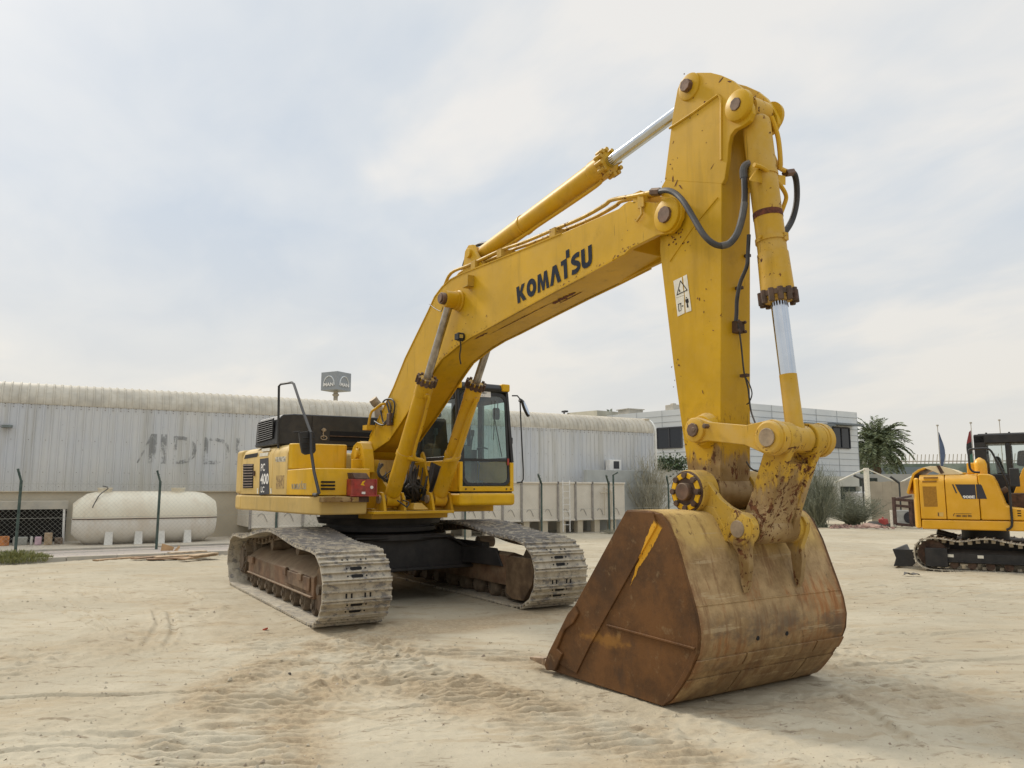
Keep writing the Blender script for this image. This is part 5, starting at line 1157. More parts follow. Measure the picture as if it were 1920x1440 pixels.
sx = a.noise(3.0, 7, .72, stretch=(1.6, 1.0, 1)); a.bump(a.m('ADD', a.m('MULTIPLY', fine, .35), a.m('ADD', a.m('MULTIPLY', gr, .10), a.m('ADD', a.m('MULTIPLY', a.noise(6, 6, .7), .8), a.m('MULTIPLY', fl1, -.9)))), .8, .018)
gm.materials.append(a.mat); M['sand'] = a.mat

# loose grit and little stones
rs = np.random.RandomState(5); sm = MB()
def stone(mb, x_, y_, z0, r_, rnd):
    vs = []
    for k_ in range(5):
        t = 2*math.pi*k_/5+rnd.rand(); vs.append((x_+r_*math.cos(t)*(.7+.6*rnd.rand()), y_+r_*math.sin(t)*(.7+.6*rnd.rand()), z0-.3*r_))
    top_ = (x_+r_*.2*rnd.randn(), y_+r_*.2*rnd.randn(), z0+r_*(.3+.5*rnd.rand())); o = len(mb.v)
    mb.v += vs+[top_]; mb.f += [(o+k_, o+(k_+1) % 5, o+5) for k_ in range(5)]; mb.m += [0]*5
n_st = 9000; u1 = rs.rand(n_st); dep = 4.3+26*u1**1.7; la = (rs.rand(n_st)*2-1)*.72*dep
xs_ = 11.54-.8609*dep+.5088*la; ys_ = -4.44+.5088*dep+.8609*la; hs = height(xs_, ys_)
for i in range(n_st):
    if -2.3 < xs_[i] < 2.9 and abs(abs(ys_[i])-1.37) < .45: continue
    stone(sm, xs_[i], ys_[i], hs[i], .004+.010*rs.rand()**3+(.012 if rs.rand() < .02 else 0), rs)
a = NT('grit', .95); gi = a.t.nodes.new('ShaderNodeNewGeometry'); c = a.mix(gi.outputs['Random Per Island'], (.22, .17, .12), (.52, .44, .33)); a.base(c)
sm.build('grit', a.mat, kind='stuff', smooth=False)
cm_ = MB(); rs = np.random.RandomState(15); n_cl = 2600; u1 = rs.rand(n_cl); dep = 4.4+20*u1**1.5; la = (rs.rand(n_cl)*2-1)*.72*dep; xs_ = 11.54-.8609*dep+.5088*la; ys_ = -4.44+.5088*dep+.8609*la
keep = vnoise(xs_, ys_, 90, .9)*2.2+.25 > rs.rand(n_cl)-.15; xs_, ys_ = xs_[keep], ys_[keep]; hs = height(xs_, ys_)
for i in range(len(xs_)):
    if -2.3 < xs_[i] < 2.9 and abs(abs(ys_[i])-1.37) < .5: continue
    stone(cm_, xs_[i], ys_[i], hs[i]+.001, .008+.020*rs.rand()**2.5, rs)
cm_.build('clods', M['sand'], kind='stuff', smooth=False)
def lump(name, x_, y_, sx_, sy_, sz_, mat, label, cat, seed=0, z=None, group=None):
    bmx = bmesh.new(); bmesh.ops.create_icosphere(bmx, subdivisions=3, radius=1); rn = random.Random(seed)
    ph = [rn.uniform(0, 6) for _ in range(6)]
    for v in bmx.verts:
        k_ = 1+.18*math.sin(3*v.co.x+ph[0])*math.cos(2.7*v.co.y+ph[1])+.12*math.sin(6*v.co.z+5*v.co.x+ph[2]); v.co = Vector((v.co.x*sx_*k_, v.co.y*sy_*k_, v.co.z*sz_*k_))
    me = bpy.data.meshes.new(name); bmx.to_mesh(me); bmx.free(); me.materials.append(mat); o = bpy.data.objects.new(name, me); COL.objects.link(o)
    o.location = (x_, y_, float(height(np.array([x_]), np.array([y_]))[0]) if z is None else z); return tag(o, label, cat, group)
for p_ in [o_ for o_ in ()]: pass
g0 = gp(498, 1176)
rg = MB(); pr_ = [(.022*math.cos(t), .022*math.sin(t), 0) for t in [2*math.pi*k_/20 for k_ in range(21)]]
for z_0, z_1, r_0, r_1 in ((0, .018, .030, .030),): 
    rg.lathe((0, 0, 0), (0, 0, 1), [(0, .030), (.018, .030), (.018, .025), (.004, .025)], 20)
o = rg.build('plastic_ring', plain('orange_plastic', (.42, .07, .03), .5)); o.location = (*g0, float(height(np.array([g0[0]]), np.array([g0[1]]))[0])+.004); o.rotation_euler = (.25, -.2, 0); tag(o, 'small orange-red plastic ring lying on the sand beside the track', 'ring')
g0 = gp(1708, 1080); rg = MB(); rn = random.Random(4)
vs = [(-.13, -.03, .0), (-.05, -.05, .045), (.03, -.02, .01), (.12, -.05, .03), (.16, .0, .0), (.05, .05, .04), (-.02, .04, .01), (-.1, .05, .05)]
rg.add(vs+[(a_, b_, c_-.008) for a_, b_, c_ in vs], [(0, 1, 7), (1, 2, 6, 7), (2, 3, 5, 6), (3, 4, 5), (8, 15, 9), (9, 15, 14, 10), (10, 14, 13, 11), (11, 13, 12)]); o = rg.build('rubber_scrap', M['rubber'], smooth=False); o.location = (*g0, .02); o.rotation_euler[2] = .8; tag(o, 'curled black rubber scrap on the sand before the small excavator', 'rubber scrap')
g0 = gp(543, 1263); o = lump('dirt_clod', g0[0], g0[1], .02, .012, .015, plain('dark_clod', (.05, .04, .03), .9), 'small dark dirt clod alone on the foreground sand', 'clod', 3)

# ================================================================== BACKGROUND LEFT: warehouse
M['siding'] = None
a = NT('corrugated_siding', .5)
n_ = a.noise(.5, 5, .6, stretch=(1, 1, .5)); st_ = a.noise(3, 6, .65, stretch=(1, 1, .06)); sp = a.noise(11, 5, .7)
zc = a.xyz()
c = a.mix(a.ramp(n_, .35, .65), (.52, .535, .555), (.60, .59, .56))
c = a.mix(a.m('MULTIPLY', a.ramp(st_, .48, .72), .55), c, (.36, .34, .28))
c = a.mix(a.m('MULTIPLY', a.ramp(a.m('SUBTRACT', 2.6, zc[2]), 0, 1.1), .30), c, (.50, .45, .34))
c = a.mix(a.m('MULTIPLY', a.ramp(sp, .66, .70), .6), c, (.13, .09, .06))
a.base(c); M['siding'] = a.mat
M['eave'] = plain('cream_roof_sheet', (.50, .46, .38), .6, 0, .2, 2.5, dust=.3, dustc=(.44, .38, .28))
M['conc'] = plain('cream_concrete', (.52, .45, .33), .85, 0, .10, 1.2, dust=.2, bump=.2)
M['concgrey'] = plain('grey_concrete', (.40, .37, .31), .9, 0, .15, 2, dust=.3, bump=.3)
wh = empty('warehouse', (-14, 0, 0), 'long warehouse clad in weathered corrugated sheet with a curved cream eave', 'warehouse')
WX = -14.; Y0, Y1 = -16., 17.75; RIB = .205
def wpart(mb, name, mat, parent=None, bevel=0, **kw):
    o = mb.build(name, mat, wh if parent is None else parent, bevel, **kw)
    if parent is None: o.location = (14, 0, 0)
    return o
def ribprof():
    ys = []; y = Y0; k_ = 0
    while y < Y1-.001:
        j = random.Random(k_).uniform(-.006, .006)
        ys += [(y+.0+j, 0), (y+.012+j, .028), (y+.040+j, .028), (y+.052+j, 0)]; y += RIB; k_ += 1
    return ys
rp = ribprof()
sd_ = MB(); V = [(WX+o_, y, z) for z in (1.52, 1.82, 3.95) for y, o_ in rp]; n = len(rp); sd_.add(V, [(r_*n+i, r_*n+i+1, (r_+1)*n+i+1, (r_+1)*n+i) for r_ in range(2) for i in range(n-1)])
wpart(sd_, 'wall_cladding', M['siding'], ang=20)
ev = MB(); arc = [(0.012, 3.955), (.012, 3.99)]+[(.012-.66+.66*math.cos(R(t)), 3.98+.62*math.sin(R(t))) for t in (12, 25, 38, 51, 64, 77, 90)]+[(-3, 4.72), (-14, 5.1)]
m_ = len(arc); V = []
for y, o_ in rp:
    for i, (dx_, z) in enumerate(arc):
        t = 0 if i < 2 else (i-1)*12.8; t = min(t, 90); V.append((WX+dx_+(o_+.004)*math.cos(R(t)), y, z+(o_+.004)*math.sin(R(t))))
ev.add(V, [(i*m_+j, (i+1)*m_+j, (i+1)*m_+j+1, i*m_+j+1) for i in range(n-1) for j in range(m_-1)])
wpart(ev, 'curved_eave', M['eave'], ang=20)
lw_ = MB(); lw_.box(WX-.25, WX-.03, Y0, Y1, -.3, 1.52); lw_.box(WX-20, WX-.3, Y1-.25, Y1-.02, -.3, 4.6); lw_.box(WX-.08, WX+.05, Y0, Y1, 1.50, 1.53); wpart(lw_, 'lower_wall', M['conc'])
tr_ = MB(); pth = [(WX+.02, Y1+.02, 1.52), (WX+.02, Y1+.02, 3.95)]+[(WX+arc[i][0], Y1+.02, arc[i][1]) for i in range(2, len(arc)-1)]; tr_.tube(pth, .05, 6); wpart(tr_, 'gable_trim', plain('white_trim', (.72, .70, .64), .6, 0, .1, 3))
bt = MB(); 
for k_, (y, o_) in enumerate(rp[::4]):
    for z in (3.93, 3.86): bt.cyl((WX+.005, y+.12, z), (WX+.022, y+.12, z), .012, n=5)
    if k_ % 2: 
        for z in (2.05, 1.65, 2.95): bt.cyl((WX+.0, y+.12, z), (WX+.010, y+.12, z), .010, n=5)
wpart(bt, 'screws', M['rustd'], smooth=False).__setitem__('kind', 'stuff')
wl_ = MB(); p_ = Wp(13, 800, 0, WX+.03); wl_.hexa([(WX+.03, p_[1]-.13, p_[2]-.03), (WX+.22, p_[1]-.13, p_[2]-.03), (WX+.22, p_[1]+.13, p_[2]-.03), (WX+.03, p_[1]+.13, p_[2]-.03)], [(WX+.03, p_[1]-.13, p_[2]+.05), (WX+.16, p_[1]-.11, p_[2]+.03), (WX+.16, p_[1]+.11, p_[2]+.03), (WX+.03, p_[1]+.13, p_[2]+.05)]); wpart(wl_, 'wall_lamp', plain('dull_green_metal', (.10, .11, .09), .6))
# ghost letters, mostly flaked away
a = NT('flaked_letter_paint', .6); t_ = a.t; o_ = t_.nodes['Material Output']; trn = t_.nodes.new('ShaderNodeBsdfTransparent'); mxs = t_.nodes.new('ShaderNodeMixShader')
a.base((.15, .155, .15, 1)); nz_ = a.noise(3.2, 7, .75, stretch=(1, 1, .55)); t_.links.new(a.m('MULTIPLY', a.ramp(nz_, .47, .55), .45), mxs.inputs[0]); t_.links.new(trn.outputs[0], mxs.inputs[1]); t_.links.new(a.p.outputs[0], mxs.inputs[2]); t_.links.new(mxs.outputs[0], o_.inputs[0]); M['flaked'] = a.mat
for ch_, pxa, pxb in (('M', 255, 291), ('I', 299, 310), ('D', 323, 367), ('D', 381, 429), ('L', 441, 468)):
    ya = Wp(pxa, 872, 0, WX+.035); yb = Wp(pxb, 872, 0, WX+.035)
    if ch_ == 'M': mb = MB().add([(0, 0, 0), (0, .10, 0), (0, .62, .62), (0, .62, 0), (0, 1, 0), (0, 1, .88), (0, .70, .88)], [(0, 1, 2, 3, 4, 5, 6)])
    elif ch_ == 'I': mb = MB().add([(0, 0, 0), (0, 1, 0), (0, 1, .88), (0, 0, .88)], [(0, 1, 2, 3)])
    else: mb = text_mb(ch_, (0, 0, 0), (0, 1, 0), (0, 0, 1), .88, bold=.0, depth=0)
    ys2 = [v[1] for v in mb.v]; k_ = (yb[1]-ya[1])/(max(ys2)-min(ys2)); y0_ = min(ys2)
    mb.v = [(WX+.033, ya[1]+(v[1]-y0_)*k_, 2.34+v[2]) for v in mb.v]; wpart(mb, 'faded_letter', M['flaked'])

# paved strip with kerbs in front of the warehouse
M['paver'] = None
a = NT('interlocking_pavers', .9); c = a.mix(a.ramp(a.voro(5, 'DISTANCE_TO_EDGE'), .0, .04), (.30, .25, .20), (.50, .42, .35)); c = a.mix(a.m('MULTIPLY', a.ramp(a.noise(2, 5), .45, .7), .5), c, (.52, .44, .32)); a.base(c); M['paver'] = a.mat
def gy(px, py): return Wp(px, py, 2, .08)
kb_ = MB(); 
pa, pb_ = Wp(-200, 1072, 2, 0), Wp(480, 1041, 2, 0)
MB().hexa([(-8.45, -14, -.1), (-12.2, -14, -.1), (-12.2, 2.0, -.1), (-8.75, 2.0, -.1)], [(-8.45, -14, .075), (-12.2, -14, .075), (-12.2, 2.0, .075), (-8.75, 2.0, .075)]).build('pavement', M['paver'], kind='structure')
kk = MB()
y = -14.
while y < 2.0:
    x_ = -8.3-(y+14)/16*.3; kk.hexa([(x_+.0, y+.008, -.1), (x_-.15, y+.008, -.1), (x_-.15, y+.992, -.1), (x_, y+.992, -.1)], [(x_-.01, y+.008, .10+.006*math.sin(y*3)), (x_-.14, y+.008, .10), (x_-.14, y+.992, .10), (x_-.01, y+.992, .10)]); y += 1.0
kk.build('kerb', M['concgrey'], None, .012, kind='structure')
MB().box(-14.2, -10.9, -9.8, 2.2, -.1, .13).build('concrete_apron', M['concgrey'], None, .02, kind='structure')

# septic tank on its cradle
M['frp'] = None
a = NT('cream_fibreglass', .5); z_ = a.xyz()[2]; c = a.mix(a.ramp(z_, -.02, .03), (.72, .69, .63), (.68, .62, .48)); c = a.mix(a.m('MULTIPLY', a.ramp(a.noise(2, 6, .65, stretch=(1, 1, .3)), .45, .7), .4), c, (.50, .38, .24)); a.base(c); M['frp'] = a.mat
stk = empty('septic_tank', (-12.35, -2.07, .80), 'cream fibreglass tank lying on white cradles before the warehouse', 'tank')
t_ = MB(); hl_ = 1.78; prof_ = [(0, .40), (.12, .52), (.32, .66), (.55, .71), (.9, .72), (hl_*2-.9, .72), (hl_*2-.55, .71), (hl_*2-.30, .67), (hl_*2-.1, .54), (hl_*2, .46)]
t_.lathe((0, -hl_, 0), (0, hl_, 0), prof_, 40); t_.build('tank_shell', M['frp'], stk)
t_ = MB(); rim_ = []
for sgn_ in (1, -1):
    pp = [(sgn_*(r_+.01), -hl_+t, -.0) for t, r_ in prof_]; t_.tube(pp, .014, 5)
t_.build('seam_flange', M['rustd'], stk)
for yy in (-1.05, .78): MB().cyl((.05, yy, .66), (.05, yy, .80), .17, n=20).cyl((.05, yy, .78), (.05, yy, .82), .19, n=20).build('manhole', M['frp'], stk)
for yy in (-.93, -.22, .33, 1.0):
    MB().hexa([(.55, yy-.10, -.70), (.75, yy-.10, -.70), (.75, yy+.10, -.70), (.55, yy+.10, -.70)], [(.52, yy-.08, -.28), (.62, yy-.08, -.28), (.62, yy+.10, -.28), (.52, yy+.10, -.28)]).hexa([(-.75, yy-.10, -.70), (-.5, yy-.10, -.70), (-.5, yy+.10, -.70), (-.75, yy+.10, -.70)], [(-.62, yy-.1, -.28), (-.52, yy-.1, -.28), (-.52, yy+.1, -.28), (-.62, yy+.1, -.28)]).box(-.6, .6, yy-.09, yy+.09, -.745, -.69).build('cradle', plain('white_cradle', (.66, .63, .56), .7, 0, .1, 3), stk, .01)
MB().tube(catmull([(.1, -1.02, .84), (.2, -1.12, .86), (.35, -1.0, .80), (.45, -1.2, .62), (.62, -1.35, .3)], 4), .012).build('hanging_cable', M['rubber'], stk)
MB().box(.42, .47, .10, .20, .42, .54).build('lifting_eye', M['rustd'], stk)

# storage shelter on the far left with odds and ends
sh_ = empty('shelter', (-12.9, -6.5, 0), 'low open-fronted grey shelter, dark inside, left of the cream tank', 'shelter')
t_ = MB(); t_.box(-1.0, .1, -4.5, 2.55, 1.12, 1.26); t_.box(.02, .14, -4.5, 2.55, 1.05, 1.14); t_.build('roof', M['concgrey'], sh_)
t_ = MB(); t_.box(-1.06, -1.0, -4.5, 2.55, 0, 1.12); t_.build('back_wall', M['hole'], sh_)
t_ = MB(); t_.tube([(.1, 2.5, .1), (.1, 2.46, 1.1)], .03); t_.build('post', M['white'], sh_); MB().tube([(.1, -1.5, .1), (.1, -1.5, 1.1)], .03).build('post', M['white'], sh_)
def boxthing(name, px0, px1, py0, py1, x_, mat, label, cat, th=.25, bev=.02):
    p0 = Wp(px0, py1, 0, x_); p1 = Wp(px1, py0, 0, x_); o = MB().box(x_-th, x_, p0[1], p1[1], max(p0[2], .13), p1[2]).build(name, mat, None, bev); return tag(o, label, cat)
boxthing('orange_crate', -14, 18, 1005, 1030, -12.6, plain('orange_brown_board', (.45, .17, .05), .8, 0, .5, 6), 'orange rust-stained panel leaning in the dark shelter', 'panel', .06)
boxthing('pink_chair_back', 64, 79, 1006, 1026, -12.5, plain('pale_pink_plastic', (.52, .36, .40), .6), 'pale pink rounded panel standing in the shelter', 'panel', .05, .05)
boxthing('plywood_box', 81, 99, 999, 1031, -12.4, plain('plywood', (.36, .26, .16), .85, 0, .3, 8), 'upright plywood box beside the pink panel', 'box', .2)
boxthing('grey_cabinet', 22, 52, 1007, 1030, -12.7, plain('grey_sheet', (.30, .29, .25), .8, 0, .3, 5), 'grey sheet-metal cabinet lying low in the shelter', 'cabinet', .3)
boxthing('white_bin', 55, 62, 1006, 1030, -12.6, plain('dull_white', (.5, .47, .42), .8, 0, .2, 5), 'narrow dull white bin behind the fence, left of the pink panel', 'bin', .2)
boxthing('broken_shelf', 101, 118, 1008, 1028, -12.6, plain('brown_slats', (.18, .13, .09), .8, 0, .5, 14), 'brown slatted shelf standing low, right of the plywood box', 'shelf', .2)
boxthing('yellow_hose_bundle', 38, 62, 1032, 1038, -12.1, plain('yellow_green_plastic', (.40, .42, .03), .6, 0, .2, 8), 'flat yellow-green plastic strip on the apron', 'plastic strip', .1)
boxthing('red_bar', 80, 112, 1033, 1037, -12.0, M['red'], 'red bar lying on the apron below the plywood box', 'bar', .08, .005)

# ================================================================== chain-link fence
M['post'] = plain('green_fence_post', (.035, .065, .055), .6, 0, .3, 8, dust=.06)
M['wire'] = plain('galvanised_wire', (.42, .42, .38), .5, .6, .1, 8, bump=0)
fx = lambda y: -10.2-.06*(y+2)
fence = empty('chain_link_fence', (fx(-2), -2, 0), 'chain-link fence on green posts with outward-bent tips before the warehouse', 'fence')
def fpart(mb, name, mat): o = mb.build(name, mat, fence); o.location = (-fx(-2), 2, 0); return o
post_y = [-8, -5, -2, 1, 4, 7, 10, 13, 16]
for y in post_y:
    x_ = fx(y); t_ = MB(); t_.tube([(x_, y, -.05), (x_, y, 1.78)], .032, 8); t_.tube([(x_, y, 1.76), (x_+.0, y-.09, 2.05)] if y < 5 else [(x_, y, 1.76), (x_+.25, y-.30, 2.08)], .026 if y < 5 else .034, 6)
    for q in (.3, .6, .9): t_.tube([(x_-.02, y-.09*q, 1.76+.3*q), (x_+.05, y-.09*q+.03, 1.77+.3*q)], .006, 4)
    fpart(t_, 'fence_post', M['post'])
    t_ = MB()
t_ = MB(); t_.tube([(fx(13)-.3, 13.45, 0), (fx(13)-.3, 13.45, 2.1), (fx(13)-.15, 13.55, 2.2)], .035, 8); fpart(t_, 'fence_post', M['post'])
# mesh: diagonal wires as thin strips
t_ = MB(); sp_ = .075; H_ = 1.72; wv_ = .0014
def strand(mb, ya, za, yb, zb2, off):
    xa, xb = fx(ya)+off, fx(yb)+off; d_ = Vector((0, yb-ya, zb2-za)).normalized(); nv = Vector((0, -d_.z, d_.y))*wv_
    mb.add([(xa, ya+nv.y, za+nv.z), (xb, yb+nv.y, zb2+nv.z), (xb, yb-nv.y, zb2-nv.z), (xa, ya-nv.y, za-nv.z)], [(0, 1, 2, 3)])
ya = -8.-H_
while ya < 16:
    y0_, y1_ = max(ya, -8.), min(ya+H_, 16.)
    if y1_ > y0_: strand(t_, y0_, .06+(y0_-ya), y1_, .06+(y1_-ya), .0)
    if y1_ > y0_: strand(t_, y0_, .06+H_-(y0_-ya), y1_, .06+H_-(y1_-ya), .004)
    ya += sp_*1.414
fpart(t_, 'chain_link_mesh', M['wire'])['kind'] = 'stuff'
t_ = MB()
for z in (.08, .9, 1.70): t_.tube([(fx(-8), -8, z), (fx(16), 16, z)], .005, 4)
fpart(t_, 'tension_wire', M['wire'])

# ---- ribbed water tank on pedestals (behind the fence, centre) ----------
M['panel'] = plain('cream_tank_panel', (.66, .60, .50), .6, 0, .08, 1.5, dust=.15)
M['ribp'] = plain('panel_joint_grey', (.28, .25, .22), .6, 0, .2, 6)
TXx = -12.25
wt = empty('panel_water_tank', (TXx, 7.7, 0), 'long cream panelled tank with ribs, raised on a row of pedestals', 'water tank')
t_ = MB(); t_.box(-2.2, 0, -7.0, 6.95, .47, 1.78); t_.box(-2.2, .05, -7.0, 6.95, 1.78, 1.84); t_.box(-.05, .05, -7.0, 6.95, .44, .50); t_.build('tank_body', M['panel'], wt, .01)
k_ = -7.0
i_ = 0
while k_ < 6.9:
    MB().box(.003, .05, k_-.035, k_+.035, .42, 1.86).build('rib', M['ribp'], wt)
    MB().box(-.28, -.02, k_+.12, k_+.36, -.1, .44).box(-2.1, -1.9, k_+.12, k_+.36, -.1, .44).build('pedestal', M['conc'], wt, .01)
    mk = MB(); mk.tube(catmull([(.008, k_+.22, .78), (.010, k_+.30, .86), (.010, k_+.40, .82), (.008, k_+.50, .62)], 3), .010, 4); mk.build('pressed_emblem', M['ribp'], wt)
    k_ += .775; i_ += 1
t_ = MB()
for dy in (0, .3): t_.tube([(.12, 4.0+dy, .05), (.12, 4.0+dy, 1.9)], .018)
for q in range(7): t_.tube([(.12, 4.0, .3+q*.24), (.12, 4.3, .3+q*.24)], .010)
t_.build('ladder', M['white'], wt)
t_ = MB(); t_.tube(catmull([(.1, 6.2, .55), (.12, 6.2, 1.5), (.12, 5.9, 1.6)], 3), .02); t_.tube([(.1, 5.9, .6), (.1, 5.9, 1.7)], .02); t_.tube([(.1, 5.7, 1.45), (.1, 6.3, 1.45)], .02); t_.build('pipework', M['conc'], wt)
bw_ = MB(); bw_.box(-.2, 0, -.5, 2.4, 0, .52); o = MB().box(-13.2, -13., 13.4, 16.6, 0, 2.33).build('block_wall', plain('grey_block', (.36, .37, .35), .85, 0, .08, 2), None, .01); tag(o, 'plain grey block wall between the panelled tank and the warehouse end', 'wall')
ac = empty('air_conditioner', (-13.85, 15.35, 2.55), 'small white air conditioner high on the warehouse end', 'air conditioner')
MB().box(-.1, .18, -.3, .3, -.22, .22).build('casing', M['white'], ac, .02); MB().box(.181, .19, -.1, .18, -.14, .16).build('fan_grille', M['decal'], ac)

# ---- cube sign on its mast ---------------------------------------------
sg = empty('cube_sign', (*D(627, 60)[:2], 0), 'grey cube-shaped sign with arched emblem on a mast behind the warehouse', 'sign')
pc = Vector(D(630, 60)); M['sg'] = plain('sign_grey', (.28, .30, .315), .5, 0, .06, 1); M['sgl'] = plain('sign_grey_light', (.62, .64, .64), .45, 0, .06, 1)
A0 = R(149.42)+R(180)
zt, zb_ = 10.58, 9.16; sz = 1.62
ang0 = math.atan2(CAM[1]-pc.y, CAM[0]-pc.x); c1 = ang0+R(4)   # vertical edge turned almost at the viewer
dl = Vector((math.cos(c1+R(135)), math.sin(c1+R(135)), 0)); dr = Vector((math.cos(c1-R(135)), math.sin(c1-R(135)), 0))
cor = Vector((math.cos(c1), math.sin(c1), 0))*sz*.7071
t_ = MB(); P4 = [cor, cor+dl*0-Vector((0, 0, 0)), None, None]
c4 = [Vector((math.cos(c1+R(90*q)), math.sin(c1+R(90*q)), 0))*sz*.7071 for q in range(4)]
t_.hexa([(p.x, p.y, zb_) for p in c4], [(p.x, p.y, zt) for p in c4]); t_.build('cube', M['sg'], sg, .02)
t_ = MB(); t_.cyl((0, 0, 0), (0, 0, zb_), .17, n=20); t_.lathe((0, 0, zb_-.42), (0, 0, zb_), [(0, .17), (.08, .26), (.16, .26), (.24, .17)], 20); t_.build('mast', M['concgrey'], sg)
for q in (0, 3):
    pa, pb2 = c4[q], c4[(q+1) % 4]
    if q == 3: pa, pb2 = c4[3], c4[0]
    nrm = ((pa+pb2)/2).normalized(); uu = Vector((0, 0, 1)).cross(nrm); mid_ = (pa+pb2)/2+nrm*.012
    t_ = MB(); arcp = [(mid_+uu*(.54*math.cos(t))+Vector((0, 0, zb_+.34+.74*math.sin(t)))) for t in [math.pi*k_/18 for k_ in range(19)]]; t_.tube(arcp, .045, 6); t_.build('arch_emblem', M['sgl'], sg)
    t_ = text_mb('MAN', mid_+Vector((0, 0, zb_+.30))+nrm*.05, uu, (0, 0, 1), .26, bold=.04, align='CENTER', sx=1.25); t_.build('lettering', M['white'], sg)

# ---- white office building ----------------------------------------------
a = NT('white_facade_panels', .45)
c = a.mix(a.ramp(a.noise(.3, 4), .35, .65), (.60, .62, .62), (.68, .69, .67)); a.base(c); M['fac'] = a.mat
M['joint'] = plain('panel_joint', (.36, .38, .39), .7, 0, .1, 3); M['win'] = NT('dark_window_glass', .08, 0, (.012, .016, .024, 1)).mat; M['canopy'] = plain('grey_canopy', (.16, .18, .19), .6)
Lp, Cp, Rp = Vector(D(1174, 56)), Vector(D(1404, 49)), Vector(D(1608, 55))
ob_ = empty('office_building', tuple(Cp), 'two-storey white panelled office with dark windows under small canopies', 'building')
Bk = Lp+(Rp-Cp); top_z = 7.0
Lp2 = Cp+(Lp-Cp)*1.35
poly = [Lp2, Cp, Rp, Rp+(Lp2-Cp)]
def opart(mb, name, mat, **kw): o = mb.build(name, mat, ob_, **kw); o.location = (-Cp.x, -Cp.y, 0); return o
t_ = MB(); t_.hexa([(p.x, p.y, -.2) for p in poly], [(p.x, p.y, top_z) for p in poly]); opart(t_, 'wall', M['fac'])
def face_pt(P, Q, t, z, off=.03):
    d_ = (Q-P).normalized(); n3 = Vector((d_.y, -d_.x, 0)); 
    if n3.dot(Vector((CAM[0], CAM[1], 0))-P) < 0: n3 = -n3
    p = P+(Q-P)*t+n3*off; return Vector((p.x, p.y, z))
t_ = MB()
for P, Q, vt in ((Cp, Lp2, 6), (Cp, Rp, 5)):
    for k_ in range(0, 16):
        z = top_z-.42*k_-.42
        if z > .3: a_, b_ = face_pt(P, Q, 0, z, .02), face_pt(P, Q, 1, z, .02); t_.hexa([a_, b_, b_+Vector((0, 0, .03)), a_+Vector((0, 0, .03))], [face_pt(P, Q, 0, z, .0), face_pt(P, Q, 1, z, .0), face_pt(P, Q, 1, z+.03, 0), face_pt(P, Q, 0, z+.03, 0)])
    for k_ in range(vt+1):
        a_ = face_pt(P, Q, k_/vt, 0, .022); b_ = face_pt(P, Q, k_/vt, top_z, .022); t_.tube([a_, b_], .012, 4)
opart(t_, 'panel_joints', M['joint'])
def win(P, Q, px0, px1, py0, py1, canopy=True):
    # solve param of pixel column on face line
    def tt(px):
        lo_, hi_ = 0., 1.
        def col(t):
            p = P+(Q-P)*t; d_ = np.array([p.x, p.y])-CAM[:2]; F2 = np.array([math.cos(YAW), math.sin(YAW)]); R2 = np.array([math.sin(YAW), -math.cos(YAW)]); return 960+FPX*(d_@R2)/(d_@F2), d_@F2
        for _ in range(40):
            m2 = (lo_+hi_)/2
            if (col(m2)[0]-px)*(col(1)[0]-col(0)[0]) < 0: lo_ = m2
            else: hi_ = m2
        return lo_, col(lo_)[1]
    (ta, da), (tb_, db) = tt(px0), tt(px1); dm = (da+db)/2; z1_ = 1.567+(918-py0)/FPX*dm; z0_ = 1.567+(918-py1)/FPX*dm
    if ta > tb_: ta, tb_ = tb_, ta
    w_ = MB(); w_.hexa([face_pt(P, Q, ta, z0_, .035), face_pt(P, Q, tb_, z0_, .035), face_pt(P, Q, tb_, z0_, .0), face_pt(P, Q, ta, z0_, 0)], [face_pt(P, Q, ta, z1_, .035), face_pt(P, Q, tb_, z1_, .035), face_pt(P, Q, tb_, z1_, 0), face_pt(P, Q, ta, z1_, 0)])
    wo = opart(w_, 'window', M['win'])
    f_ = MB(); 
    for t2 in (ta, (ta+tb_)/2, tb_): f_.tube([face_pt(P, Q, t2, z0_, .05), face_pt(P, Q, t2, z1_, .05)], .05, 4)
    f_.tube([face_pt(P, Q, ta, z1_, .05), face_pt(P, Q, tb_, z1_, .05)], .06, 4); f_.tube([face_pt(P, Q, ta, z0_, .05), face_pt(P, Q, tb_, z0_, .05)], .05, 4)
    fo = f_.build('window_frame', M['decal'], wo)
    if canopy:
        e = .04; k_ = MB(); k_.hexa([face_pt(P, Q, ta-e, z1_+.15, 0), face_pt(P, Q, tb_+e, z1_+.15, 0), face_pt(P, Q, tb_+e, z1_+.12, .9), face_pt(P, Q, ta-e, z1_+.12, .9)], [face_pt(P, Q, ta-e, z1_+.3, 0), face_pt(P, Q, tb_+e, z1_+.3, 0), face_pt(P, Q, tb_+e, z1_+.24, .9), face_pt(P, Q, ta-e, z1_+.24, .9)]); opart(k_, 'window_canopy', M['canopy'])
win(Cp, Lp2, 1233, 1279, 803, 841, False); win(Cp, Rp, 1430, 1456, 803, 842); win(Cp, Rp, 1500, 1538, 803, 842); win(Cp, Rp, 1561, 1592, 803, 841)
win(Cp, Lp2, 1310, 1390, 803, 841, False)
